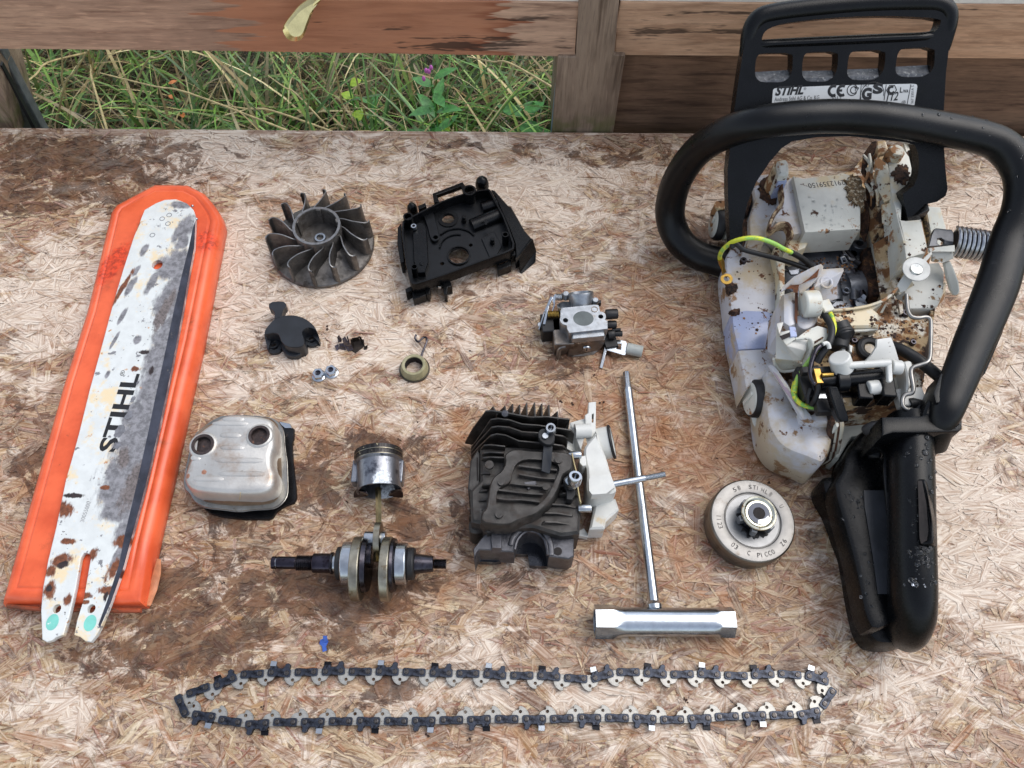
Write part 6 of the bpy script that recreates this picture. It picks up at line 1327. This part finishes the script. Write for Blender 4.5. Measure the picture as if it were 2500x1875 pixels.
pl('rust_patch', [(1060,660,101),(1100,650,102),(1195,580,103),(1180,650,101),(1140,700,99),(1090,690,99)], .8, M('rusty_grime2', (124, 74, 42), .8, var=.3, bump=.5), z=zV, bev=0)
pl('cup_back', [(812,960,92),(880,945,92),(860,1010,92),(840,1060,92),(910,1180,92),(1000,1110,92),(1130,1100,92),(1110,1230,88),(1060,1330,80),(980,1330,76),(800,1310,76)], 2, M('shaded_white', (206, 204, 196), .42, var=.04, dirt=grime(.66)), z=zV)
pl('cup_floor', [(790,1330,66),(800,1310,76),(980,1330,72),(1110,1380,70),(1080,1420,64),(860,1435,60),(820,1400,62)], 2, m_case, z=zV)
pl('cup_side', [(1130,1105,94),(1175,1150,94),(1170,1250,88),(1100,1410,74),(1060,1380,72),(1110,1230,84)], 2, m_case_c, z=zV)
part('cup_lip', MB().tube([zV.P(x, y, h) for x, y, h in ((785,1310,74),(800,1370,66),(860,1435,62),(980,1430,64),(1100,1405,74),(1140,1290,84),(1178,1160,94),(1140,1105,95),(1005,1110,94))], [1.1]*9, 8, sm=3), m_case_c, saw)
pl('cup_rim', [(845,1060,96),(865,1040,97),(945,1020,97),(950,1070,96),(1010,1105,95),(915,1178,93),(880,1130,94)], 1.5, m_case_c, z=zV)
pl('cup_slot', [(845,1080,96.8),(950,1040,97.6),(950,1085,97),(870,1120,96)], .4, m_hole, z=zV, bev=0)
pl('rib_tongue', [(942,980,95),(1005,985,95),(1022,1080,96),(955,1085,97)], 2, m_tank_b, z=zV)
pl('wing', [(1030,1090,93),(1120,1020,94),(1230,975,94),(1330,1005,92),(1325,1050,92),(1365,1070,92),(1350,1100,92),(1180,1190,90),(1150,1110,92)], 2, m_case_c, z=zV)
pl('wing_slit', [(1170,1150,92.2),(1280,1085,93),(1290,1095,93),(1180,1170,92)], .6, m_crud, z=zV, bev=0)
0 and pl('tank_flap', [(700,1200,56),(740,1060,60),(860,850,66),(880,930,66),(820,970,66),(800,1200,58)], 2, M('pinkish_tank', (206, 196, 206), .35, dirt=[((150, 110, 80), .58, .66, 60, 0)]), z=zV)
# ---- switch gear and linkage on the deck
m_lk = M('white_lever', (206, 206, 200), .34, var=.03, dirt=[((70, 52, 40), .64, .68, 120, 0)])
def rod(name, pts, r, mat, z, sm=0, n=12, **k): return part(name, MB().tube([z.P(*q) for q in pts], r, n, sm=sm), mat, saw, **k)
rod('throttle_shaft', [(900,1150,96),(1390,1118,96)], 5.2*.5, m_lk, zW, bev=0)
pl('throttle_frame', [(900,1130,98),(1385,1088,98),(1415,1110,98),(1425,1320,96),(1395,1350,96),(1365,1330,96),(1355,1130,97),(1330,1118,97),(905,1165,97)], 4, m_lk, z=zW, bev=1)
part('pivot_socket', MB().tube([zW.P(800, 1050, 98), zW.P(845, 1200, 88)], [7.5, 8], 24), m_lk, saw, bev=1)
part('socket_bore', MB().ring(6.5, 3.6, 0, 1, zW.P(848, 1208, 88), (zW.P(845, 1200, 88)-zW.P(800, 1050, 98)), n=20), m_dsteel, saw)
rod('pivot_pin', [(1400,1165,92),(1525,1175,92)], 5.2, m_lk, zW, bev=.8)
part('pivot_ear', MB().slab(zW.xy(chaikin([(1545,1100),(1620,1085),(1655,1120),(1650,1300),(1600,1460),(1575,1440),(1590,1300),(1560,1150)], 1), 88), [(0, 70), (0, 87), (1, 88)]), m_lk, saw)
pl('triangle_plate', [(1238,845,94),(1405,820,94),(1450,940,92),(1510,1140,86),(1420,1150,86),(1380,1085,88),(1090,1115,86),(1180,1020,90),(1235,930,93)], 3, m_lk, z=zW)
part('grommet', MB().torus(zW.P(1155, 960, 74), 7.5, 3, (0, 0, 1), 24), m_black, saw); part('grommet_core', MB().lathe([(4.5, 0), (4.5, 2), (.01, 3)], zW.P(1155, 965, 72), n=18), m_tank, saw)
rod('kill_switch_shaft', [(570,1330,84),(760,1310,84),(900,1305,84),(1280,1268,84)], 5.6, m_plastic, zW, bev=.5)
part('terminal_brass', MB().box(zW.P(550, 1285, 86), 5, 12, 5, .05), m_brass, saw, bev=.4); rod('terminal_pin', [(600,1262,90),(725,1252,90)], 1.7, m_brass, zW)
part('terminal_housing', MB().box(zW.P(630, 1215, 84), 34, 5, 6, .02), m_black, saw, bev=.4)
pl('choke_lever', [(868,335,94),(945,335,94),(962,375,92),(1045,600,86),(1045,638,84),(972,642,84),(945,600,86),(880,400,92)], 8, m_plastic, z=zX, bev=1)
part('lever_collar', MB().tube([zW.P(745, 1330, 84), zW.P(885, 1322, 84)], 8.5, 20), m_plastic_d, saw, bev=.8)
rod('white_pin', [(800,1390,80),(885,1390,80)], 4, m_lk, zW)
part('switch_cradle', MB().box(zW.P(1050, 1400, 78), 11, 25, 14, -.05), m_plastic, saw, bev=1.2)
part('switch_cradle', MB().box(zW.P(1310, 1370, 80), 10, 27, 16, -.05), m_plastic, saw, bev=1.2)
part('switch_base', MB().box(zW.P(1180, 1490, 70), 52, 5, 6, .05), m_plastic, saw, bev=.8)
rod('nylon_roller', [(1125,1412,84),(1255,1395,84)], 5.4, m_lk, zW, bev=.8)
rod('plug_boot', [(790,660,90),(840,780,88),(845,830,86)], [7, 8, 6], m_black, zW); part('plug_boot', MB().tube([zW.P(800, 800, 84), zW.P(790, 960, 82)], [8, 7], 16), m_black, saw, bev=1)
part('plug_ring', MB().torus(zW.P(845, 800, 88), 7, 1.8, (.2, -1, .2), 20), m_black, saw)
for q in ([(815,900),(860,905),(885,1000),(880,1035),(850,1030)], [(915,900),(960,920),(950,1000),(920,980)]): sp('deck_tab', q, 70, 84, m_lk, .8, z=zW)
part('connector', MB().box(zX.P(850, 430, 74), 20, 26, 8, .05), m_black, saw, bev=1)
for x, y in ((845, 412), (845, 428)): part('connector_pin', MB().box(zX.P(x, y, 78.4), 13, 2, .8), m_steel, saw)
part('spade_terminal', MB().box(zX.P(875, 520, 66), 22, 7, 2, .03), m_steel, saw, bev=.5); part('terminal_barrel', MB().torus(zX.P(885, 520, 67.4), 2.6, .8, n=14), m_dsteel, saw)
part('side_clamp', MB().box(zX.P(700, 320, 70), 17, 26, 12, .1), m_black, saw, bev=1)
m_rodm = M('link_rod', (148, 146, 142), .34, .9, var=.12)
rod('throttle_link', [(1580,330,96),(1585,440,96),(1600,530,96),(1640,585,96),(1720,598,96),(1800,588,96),(1850,610,96),(1862,680,96),(1858,900,96),(1850,1050,96),(1820,1110,96),(1740,1140,95),(1655,1170,94),(1630,1220,93),(1645,1330,92),(1658,1420,91),(1640,1468,90),(1570,1485,89),(1535,1530,88),(1532,1600,87),(1570,1650,86),(1640,1659,85)], 1.55, m_rodm, zW, sm=4)
rod('choke_link', [(610,900,100),(655,888,100),(680,920,99),(685,955,98)], 1.5, m_lk, zW, sm=3)
rod('choke_rod', [(600,910,98),(540,960,98),(490,1080,96),(462,1200,94),(470,1290,92),(500,1350,90),(530,1368,90)], 1.5, m_dsteel, zW, sm=4)
part('link_clip', MB().box(zX.P(1570, 440, 74), 20, 14, 8, .1), m_lk, saw, bev=1)
part('link_hook', MB().tube([zX.P(1570, 490, 76), zX.P(1640, 490, 76), zX.P(1650, 560, 74)], 4.5, 10, sm=2), m_black, saw)
m_hose = m_black
rod('fuel_hose', [(1400,925,74),(1500,960,78),(1650,1040,80),(1800,1150,80),(1991,1310,78),(2080,1420,76)], 4.4, m_hose, zW, sm=4)
m_wire = M('green_wire', (150, 196, 92), .38, var=.05, vs=30, dirt=[((206, 214, 60), .50, .53, 60, 1), ((120, 90, 40), .66, .7, 200, 1)])
m_wirey = M('yellow_wire', (212, 210, 60), .38, var=.05, vs=30, dirt=[((130, 186, 80), .52, .56, 90, 1), ((60, 50, 30), .60, .64, 200, 1)])
rod('earth_wire', [(238,300,60),(240,262,70),(262,215,82),(310,165,92),(370,125,100),(470,95,106),(570,86,108),(660,98,108),(780,140,104),(880,195,98),(972,238,92)], 1.75, m_wire, zV, sm=4)
rod('wire_sleeve', [(960,232,92.4),(1040,275,86),(1110,325,80),(1165,380,74)], 2.3, m_black, zV, sm=3)
rod('black_wire', [(380,190,96),(362,165,97),(375,145,98),(420,160,98),(480,205,96),(620,245,92),(800,290,86),(960,340,80),(1110,395,74)], 2.0, m_black, zV, sm=4)
rt = part('ring_terminal', MB().ring(4.9, 2.4, 0, 1, zV.P(305, 505, 48), (-.1, -.1, 1), n=24), m_brass, saw)
part('terminal_crimp', MB().tube([zV.P(243, 300, 61), zV.P(258, 345, 57), zV.P(272, 400, 53), zV.P(282, 440, 50)], [2.4, 2.6, 1.7, 2.6], 10, [2.4, 2.6, 1.5, .8]), m_brass, rt)
rod('lower_earth_wire', [(1280,755,88),(1320,800,92),(1368,880,94),(1395,980,95),(1385,1050,95),(1355,1120,94),(1300,1180,92)], 1.9, m_wirey, zV, sm=4)
rod('lower_earth_wire', [(1300,1165,91),(1220,1220,88),(1160,1310,84),(1090,1410,78),(1030,1500,72),(1000,1600,68),(995,1659,66)], 1.9, m_wire, zV, sm=4)
rod('lower_earth_wire', [(575,300,66),(560,370,66),(575,430,66),(620,480,67),(690,508,67),(830,522,67)], 1.9, m_wirey, zX, sm=4)
rod('black_wire', [(1262,760,86),(1290,850,92),(1360,960,95),(1370,1060,96),(1340,1160,95),(1270,1260,92),(1220,1350,88)], 2.6, m_black, zV, sm=4)
rod('black_wire', [(1290,1165,96),(1230,1200,94),(1180,1290,90),(1160,1400,86)], 1.8, m_black, zV, sm=4)
rod('black_wire', [(555,1340,86),(555,1440,82),(520,1540,78),(480,1600,72)], 2.0, m_black, zW, sm=3); rod('black_wire', [(470,1420,78),(440,1500,76),(440,1580,72)], 1.7, m_black, zW, sm=3)
part('wire_plug', MB().box(zV.P(1310, 790, 94), 8, 10, 6, .3), m_case_c, saw, bev=.6)
# ---- chain brake bracket and damper spring
m_brk = M('grey_white_bracket', (200, 200, 192), .4, var=.06, vs=40, dirt=[((128, 100, 66), .62, .68, 60, 0), ((60, 50, 40), .67, .7, 120, 0)])
sp('bracket_floor', [(600,1160),(860,1140),(910,1230),(905,1400),(860,1520),(800,1560),(560,1560),(545,1380)], 40, 74, m_brk, 2, z=zU)
pl('damper_bracket', [(480,1350,88),(560,1230,94),(600,1180,96),(690,1145,98),(740,1130,98),(760,1180,98),(700,1240,96),(620,1310,92),(560,1400,86),(510,1420,84)], 3, m_brk, z=zU)
part('washer', MB().ring(10, 4.5, 0, 1.2, zU.P(650, 1210, 98), (-.1, -.15, 1), n=32), M('washer_plastic', (196, 196, 190), .4), saw, bev=.3); part('washer_screw', MB().lathe([(5.2, 0), (4.5, 1.4), (.01, 1.8)], zU.P(650, 1210, 98.4), n=20), M('glassy_screw', (170, 172, 170), .2, .6), saw)
pl('damper_top', [(770,1015,100),(1000,988,100),(1003,1045,98),(985,1050,98),(775,1050,98)], 3, m_case_c, z=zU)
pl('damper_web', [(800,1050,96),(985,1048,96),(990,1110,92),(900,1150,90),(800,1140,90)], 3, m_brk, z=zU)
pl('damper_strut', [(700,1130,96),(790,1040,99),(800,1070,98),(740,1140,96)], 2, m_brk, z=zU)
pl('brake_arm', [(900,1150,88),(960,1130,90),(990,1200,86),(1035,1320,80),(1045,1400,76),(1035,1435,74),(990,1450,72),(960,1400,74),(930,1290,80)], 7, m_case_c, z=zU, bev=1.2)
pl('link_arm', [(490,1420,84),(600,1300,90),(640,1350,88),(540,1410,84),(500,1440,82)], 2, m_case, z=zU)
pl('skirt', [(860,1400,58),(925,1330,56),(910,1460,34),(860,1540,26),(810,1555,40)], 2, m_case, z=zU)
SPm = M('spring_steel', (186, 188, 192), .3, .9, var=.12, vs=200)
sa, sb = zU.P(985, 955, 84), zU.P(1335, 1010, 84)
part('damper_spring', coil(sa, sb, 11.2, 8.5, 1.35, seg=20), SPm, saw)
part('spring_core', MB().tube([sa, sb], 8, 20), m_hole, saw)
pl('spring_cap', [(765,1000,88),(790,900,90),(815,845,91),(830,836,91),(975,852,92),(990,880,92),(990,960,90),(980,990,88),(900,1000,87)], 4, M('grey_spring_cap', (84, 86, 90), .36, .8, var=.15), z=zU, holes=[[(845,930,89.5),(875,925,90),(905,945,90),(905,975,89),(870,990,88.4),(842,975,88.6)]])
part('rust_collar', MB().tube([zU.P(1330, 1005, 84), zU.P(1400, 1020, 84)], [12.5, 13.5], 24), M('rusty_rubber', (92, 64, 40), .75, var=.4, vs=120, dirt=[((22, 20, 20), .45, .55, 90, 0)]), saw, bev=1)
# ---- hand guard
A_, B_, C_ = P(1800, 640, 62), P(2240, 640, 62), P(2080, 5, 200)
gn = (B_-A_).cross(C_-A_).normalized()
def G(px, py): return PP(px, py, A_, gn)
outer = zR.l([(590,150),(625,105),(700,60),(800,38),(1000,15),(1300,-6),(1600,-12),(1720,-8),(1780,20),(1812,60),(1820,110),(1808,180),(1780,260),(1770,300),(1755,420),(1742,640),(1738,780),(1750,980),(1764,1110),(1752,1150),(1700,1185),(1630,1200),(1595,1235),(1530,1292),(1500,1140),(1565,1090),(1590,1030),(1596,960),(1592,900),(1570,850),(1520,835),(1200,800),(1000,805),(850,830),(790,870),(720,950),(640,1070),(590,1190),(560,1320),(560,1440),(490,1440),(482,1330),(474,1150),(472,1000),(500,740),(535,480),(570,260)])
h1 = zY.l(chaikin([(303,382),(312,330),(345,280),(420,245),(520,215),(900,170),(1300,150),(1600,150),(1975,172),(1968,225),(1940,280),(1870,312),(1500,335),(900,372),(330,385)], 1))
hs_ = [zY.l(chaikin(q, 1)) for q in ([(240,690),(246,580),(262,520),(300,495),(590,492),(594,560),(588,660),(560,730),(490,768),(300,768),(255,730)], [(678,680),(685,560),(705,505),(745,485),(1012,480),(1015,560),(1005,650),(975,720),(910,762),(740,762),(695,730)],
       [(1098,670),(1108,560),(1125,500),(1165,472),(1455,465),(1455,560),(1440,650),(1400,715),(1340,748),(1160,748),(1110,715)], [(1548,640),(1565,520),(1590,465),(1640,448),(1915,440),(1915,540),(1908,620),(1870,685),(1800,718),(1620,720),(1560,690)])]
gm_ = MB().plate([G(*q) for q in outer], 12, holes=[[G(*q) for q in h] for h in [h1]+hs_])
part('hand_guard', gm_, m_plastic, saw, bev=2.6, seg=3)
gtop = [G(*q) for q in zR.l([(590,330),(608,200),(660,110),(760,75),(1000,45),(1300,20),(1600,12),(1730,22),(1785,70),(1788,150),(1760,290)])]
part('guard_top_bar', MB().tube([p-gn*5 for p in gtop], [4.5, 6, 7, 7.4, 7.6, 7.6, 7.6, 7.4, 7, 6, 4.5], 16, [2, 6.2, 7, 7, 7, 7, 7, 7, 7, 6.2, 2], up=gn, sm=4), m_plastic, saw)
part('guard_cross_bar', MB().tube([G(*q)-gn*5 for q in zR.l([(640,268),(700,260),(1000,246),(1400,228),(1640,216),(1740,190)])], [3, 3.8, 4.2, 4.2, 3.8, 3], 14, [2, 6.4, 7, 7, 6.4, 2], up=gn, sm=3), m_plastic, saw)
sp('guard_foot', [(1500,1140),(1650,1190),(1660,1230),(1600,1260),(1612,1290),(1530,1292)], 70, 88, m_plastic, 1, z=zR)
pl('guard_leg_rib', [(1560,870,110),(1590,1000,104),(1580,1050,100),(1500,1140,94),(1520,1290,84),(1600,1250,84),(1640,1180,92),(1620,900,108)], 8, m_plastic, z=zR)
m_ledge = M('lit_ledge', (84, 86, 90), .6, var=.3, vs=300, bump=.5, dirt=[((150, 150, 148), .55, .66, 400, 1)])  # lighter grey paints light onto the lower walls of the finger openings
for q in ([(243,665),(588,645),(580,710),(555,740),(490,764),(300,764),(256,728)], [(682,655),(1006,648),(975,718),(910,758),(740,758),(697,728)], [(1102,640),(1440,630),(1400,712),(1340,744),(1160,744),(1112,712)], [(1552,615),(1908,598),(1870,682),(1800,714),(1620,716),(1562,688)]):
    part('finger_ledge', MB().plate([G(*zY.p(x, y))-gn*(10.5 if i < 2 else 1.2) for i, (x, y) in enumerate(q)], 1), m_ledge, saw)
# rating plate on the guard
m_lab = M('rating_plate', (206, 208, 206), .34, var=.03, dirt=[((120, 116, 108), .68, .7, 300, 1)])
lab = part('rating_plate', MB().plate([G(*q)+gn*.5 for q in zY.l([(408,838),(420,825),(450,819),(1000,795),(1700,780),(1740,784),(1750,800),(1745,840),(1700,1120),(385,1170),(392,1040)])], .8), m_lab, saw)
def gl_(body, x0, y0, x1, y1, h, **k): return lettering(body, G(*zY.p(x0, y0))+gn*.5, G(*zY.p(x1, y1))+gn*.5, gn, h, m_ink, lab, **k)
gl_('STIHL', 425, 888, 690, 874, 6.0, bold=.045, shear=.32); gl_('®', 692, 838, 716, 837, 1.8)
gl_('Andreas Stihl AG & Co. KG', 420, 944, 836, 924, 2.9); gl_('D-71336 Waiblingen', 415, 990, 722, 972, 2.9); gl_('MS', 412, 1036, 470, 1033, 3.3, bold=.03)
gl_('2012', 942, 938, 1040, 933, 3.0)
m_inkl = m_ink
def garc(cx, cy, r, a0, a1, w=.9, n=14, nm='emblem_arc'):
    c = G(*zY.p(cx, cy))+gn*.6; ex = (G(*zY.p(cx+10, cy-0.4))-G(*zY.p(cx, cy))).normalized(); ey = gn.cross(ex); rr_ = (G(*zY.p(cx+r, cy))-G(*zY.p(cx, cy))).length
    part(nm, MB().tube([c+ex*rr_*math.cos(R(a0+(a1-a0)*i/n))+ey*rr_*math.sin(R(a0+(a1-a0)*i/n)) for i in range(n+1)], w/2, 6, [.12]*(n+1), up=gn), m_ink, lab)
garc(970, 845, 42, 60, 300, 2.1); garc(1052, 843, 42, 60, 300, 2.1); part('emblem_bar', MB().bar(G(*zY.p(1012, 843))+gn*.6, G(*zY.p(1050, 842))+gn*.6, 1.7, .15, up=gn), m_ink, lab)
garc(1145, 838, 48, 30, 330, .7); garc(1158, 838, 30, 20, 340, .7); gl_('TP', 1160, 848, 1205, 846, 2.6, bold=.03)
garc(1330, 880, 108, -8, 200, .5); gl_('G', 1228, 925, 1322, 920, 7.6, bold=.06); gl_('S', 1330, 868, 1428, 864, 6.6, bold=.06); gl_('DPLF', 1240, 812, 1300, 809, 1.5)
garc(1510, 838, 46, 0, 360, .7, 6); garc(1510, 838, 28, 60, 330, 1.6)
gl_('L', 1585, 862, 1612, 861, 3.6, bold=.03); gl_('WA', 1615, 864, 1665, 862, 2.2, bold=.03); gl_('112', 1460, 940, 1570, 932, 6.0, shear=.25, bold=.02); gl_('dB', 1600, 965, 1640, 963, 2.2)
lettering('9 367 3301A S', G(*zY.p(1712, 990))+gn*.5, G(*zY.p(1718, 795))+gn*.5, gn, 1.9, m_ink, lab)
for a, b in (((1228, 790), (1215, 935)), ((1460, 788), (1440, 935)), ((1690, 786), (1655, 970))):
    part('rule_line', MB().bar(G(*zY.p(*a))+gn*.6, G(*zY.p(*b))+gn*.6, .5, .12, up=gn), m_ink, lab)
# ---- front handle tube
hp = [(1800,660,14),(1759,640,13),(1705,624,15),(1663,592,20),(1640,548,30),(1637,499,46),(1655,437,72),(1698,374,102),(1762,329,130),(1850,300,150),(1954,287,156),(2060,284,156),(2170,292,156),(2287,312,150),(2400,336,146),(2452,362,142),(2488,408,136),(2500,458,130),(2492,520,122),(2466,590,114),(2437,690,109),(2407,767,105),(2369,857,101),(2332,950,98),(2306,1020,92),(2285,1090,68)]
rad = [12.5, 12.8, 13, 13, 13, 13, 12.8, 12.6, 12.6, 12.6, 12.6, 12.6, 12.8, 13, 13.2, 13.4, 13.6, 13.8, 14, 14.5, 15, 14.5, 13.5, 12, 10.5, 8]
r2_ = [12.2]*15+[13, 13, 13, 12, 10.5, 9.5, 9, 8.5, 8, 8, 7]
part('front_handle', MB().tube([P(*q) for q in hp], rad, 24, r2_, sm=6), M('handle_rubber', (9, 10, 12), .3, spec=.3, var=.2, vs=40, bump=.4, bs=2500, rv=.22, dirt=[((40, 40, 42), .62, .75, 60, 1)]), saw)
pl('handle_strap', [(1975,590,108),(2110,600,108),(2075,720,106),(1960,990,102),(1880,1080,100),(1860,1120,98),(1800,1180,97),(1795,1290,94),(1690,1300,93),(1520,1290,92),(1560,1180,94),(1700,960,98),(1850,740,104)], 12, m_plastic, z=zAA, bev=2.5)
sp('strap_recess', [(1600,1130),(1650,1000),(1740,960),(1760,1010),(1690,1180),(1620,1200)], 80, 101, m_plastic_d, 1, z=zAA)
# ---- rear handle
m_rh = m_plastic
sp('handle_base', [(1252,1290),(1400,1288),(1520,1282),(1640,1210),(1700,1200),(1800,1205),(1800,1370),(1770,1392),(1700,1395),(1500,1400),(1330,1400),(1252,1425)], 55, 92, m_rh, 2, z=zAA)
foot = [(290,160),(350,115),(460,105),(480,160),(800,160),(800,300),(800,1150),(822,1290),(815,1400),(770,1500),(700,1555),(620,1582),(540,1590),(430,1582),(385,1545),(345,1480),(320,1390),(288,1240),(262,1080),(235,940),(195,850),(150,720),(110,630),(62,560),(46,490),(60,448),(110,435),(160,440),(182,400),(192,340),(220,230)]
sp('foot_plate', foot, 4, 30, m_rh, 6, z=zN, sm=1)
sp('side_guard', [(290,165),(350,120),(455,112),(540,200),(560,420),(570,500),(580,1000),(590,1300),(540,1440),(400,1500),(340,1400),(300,1200),(250,960),(190,760),(125,520),(150,455),(185,400),(205,300)], 24, 46, m_rh, 4, z=zN, sm=1)
pl('grip_floor', [(330,545,47.2),(490,545,47.2),(498,900,47.2),(515,1245,47.2),(425,1245,47.2),(400,1050,47.2),(360,800,47.2),(335,650,47.2)], .6, M('grey_panel', (56, 58, 62), .3, var=.15, vs=60), z=zN, bev=0)  # glossy panel in a lighter grey than the plastic around it
part('grip', MB().tube([zN.P(x, y, h) for x, y, h in ((632,60,72),(640,170,72),(645,400,72),(650,700,70),(655,1000,66),(658,1250,58),(648,1380,48),(625,1460,38),(590,1510,26))], [15, 15.2, 15.2, 14.8, 14.8, 14.8, 14.8, 14, 11.5], 28, [16, 17, 17, 17, 17, 17, 17, 16, 14], sm=5), m_rh, saw)
pl('handle_web', [(450,170,62),(525,190,62),(540,1370,48),(505,1395,44),(485,500,50),(450,440,56),(455,330,58)], 12, m_plastic_d, z=zN, bev=1.5)
part('trigger_lock', MB().plate([zN.P(x, y, h) for x, y, h in ((692,468,89),(738,466,92),(765,600,93),(788,740,92),(798,860,90),(790,905,89),(715,912,86),(700,880,86))], 9), m_plastic, saw, bev=1.4)
part('trigger_slot', MB().plate([zN.P(x, y, h) for x, y, h in ((694,480,93.2),(722,480,93.4),(752,640,94),(765,820,93.2),(755,880,92),(716,905,90.6),(705,860,90.6))], 1), m_hole, saw)
pl('boot', [(300,130,68),(370,95,74),(455,95,78),(450,180,72),(380,190,66),(320,170,62)], 6, M('grey_rubber_boot', (44, 44, 46), .5, var=.2, bump=.4), z=zN, bev=2)
pl('heel_tab', [(808,170,60),(905,158,60),(860,250,44),(808,330,30)], 4, m_rh, z=zN, bev=1)
tri = part('warning_triangle', MB().plate([zN.P(420,225,60.2), zN.P(442,262,60.2), zN.P(440,278,60.2), zN.P(393,278,60.2), zN.P(396,262,60.2)], .5), M('warning_yellow', (222, 208, 60), .4, bump=0), saw)
part('triangle_print', MB().plate([zN.P(424,246,60.5), zN.P(438,268,60.5), zN.P(412,268,60.5), zN.P(428,262,60.5)], .3), M('warning_red', (206, 60, 50), .4, bump=0), tri)
pl('panel', [(360,190,58),(448,190,60),(448,330,58),(350,330,52)], 12, m_rh, z=zN, bev=2)
# ---- rain drops on the black plastic
g = random.Random(9); mb = MB()
grip_c = [zN.P(x, y, h) for x, y, h in ((640,170,72),(645,400,72),(650,700,70),(655,1000,66),(658,1250,60))]
for i in range(150):
    f = g.random()*3.99 if g.random() < .35 else g.uniform(1.6, 3.99); k = int(f); c = grip_c[k].lerp(grip_c[k+1], f-k); a = g.gauss(1.55, .38)
    mb.ball(c+Vector((math.cos(a)*15.0, 0, math.sin(a)*17.1)), g.choice([.7, .9, 1.2, 1.7, 2.1])*g.uniform(.7, 1.2), 10, 6, .55)
for i in range(60):
    q = g.choice(((180, 420, 520, 750), (300, 480, 950, 1350), (230, 330, 560, 700))); v = zN.P(g.uniform(q[0], q[1]), g.uniform(q[2], q[3]), 46.2); mb.ball(v, g.uniform(.4, 1.2), 8, 5, .5)
for i in range(70):
    k = g.randrange(6, 19); c = P(*hp[k]).lerp(P(*hp[k+1]), g.random()); a = g.uniform(.7, 2.4)
    ax_ = (P(*hp[k+1])-P(*hp[k])).normalized(); sd_ = ax_.cross(Vector((0, 0, 1))).normalized()
    mb.ball(c+sd_*math.cos(a)*rad[k]*.99+Vector((0, 0, math.sin(a)*r2_[k]*.99)), g.choice([.5, .8, 1.1, 1.5]), 8, 5, .6)
for i in range(26):
    v = zX.P(g.uniform(1780, 2010), g.uniform(520, 700), 92.2); mb.ball(v, g.uniform(.6, 1.5), 9, 5, .5)
for i in range(24):
    v = zT.P(g.uniform(1040, 1480), g.uniform(600, 940), 72.1); mb.ball(v, g.uniform(.5, 1.3), 9, 5, .4)
part('water_drops', mb, m_water, saw, ang=80, kind='stuff')

# ---- sawdust crumbs and grime lying on the upward faces of the opened casing
bpy.context.view_layer.update(); dg = bpy.context.evaluated_depsgraph_get()
g = random.Random(31); mb = MB(); mb2 = MB(); cnt = 0
zones = [zAA.xy([(560, 0), (640, 60), (1300, 0), (1560, 60), (1600, 400), (1560, 1150), (1000, 1250), (480, 1250), (240, 700), (220, 300)], 70)]
zx = [q[0] for q in zones[0]]; zy = [q[1] for q in zones[0]]
grimy = ('rear_deck', 'cross_rail', 'crankcase', 'tank_wall', 'duct_wall', 'duct_foot', 'base_shell', 'cup_floor', 'wing', 'right_wall', 'front_guard', 'deck_patch', 'post', 'tank_shelf', 'box_foot', 'bracket_floor', 'tank_panel', 'lower_blade', 'upper_blade', 'inner_wall', 'channel_wall')
for i in range(9000):
    x = g.uniform(min(zx), max(zx)); y = g.uniform(min(zy), max(zy))
    ok, loc, nr, idx, ob, _ = sc.ray_cast(dg, Vector((x*.001, y*.001, .30)), Vector((0, 0, -1)))
    if not ok or nr.z < .3: continue
    nm = ob.name.split('.')[0]
    if nm not in grimy: continue
    heavy = nm in ('rear_deck', 'crankcase', 'duct_wall', 'base_shell', 'cross_rail')
    if not heavy and g.random() < .8: continue
    # crumbs gather in drifts
    d = math.sin(x*.21+1)*math.cos(y*.17)+math.sin(x*.09-y*.13)
    if d < (-.4 if heavy else .25): continue
    v = loc*1000; r = g.choice([.3, .4, .5, .8, 1.3])*g.uniform(.7, 1.3)
    (mb if g.random() < .6 else mb2).ball(v, r, 5, 3, .55); cnt += 1
part('oily_crumbs', mb, M('oily_crumb', (58, 38, 28), .8, var=.4, vs=900), saw, kind='stuff')
part('dry_sawdust', mb2, M('sawdust_crumb', (150, 108, 68), .85, var=.35, vs=900), saw, kind='stuff')
for x, y, h, r in ((1560, 560, 78, 46), (960, 880, 78, 36), (1640, 900, 78, 34)):
    torx(zW.P(x, y, h-6), zW.mm(r, x, y, h), m_dsteel, saw)
for x, y, h, r in ((1180, 600, 80, 40), (470, 330, 60, 34)):
    torx(zV.P(x, y, h), zV.mm(r, x, y, h), m_dsteel, saw)
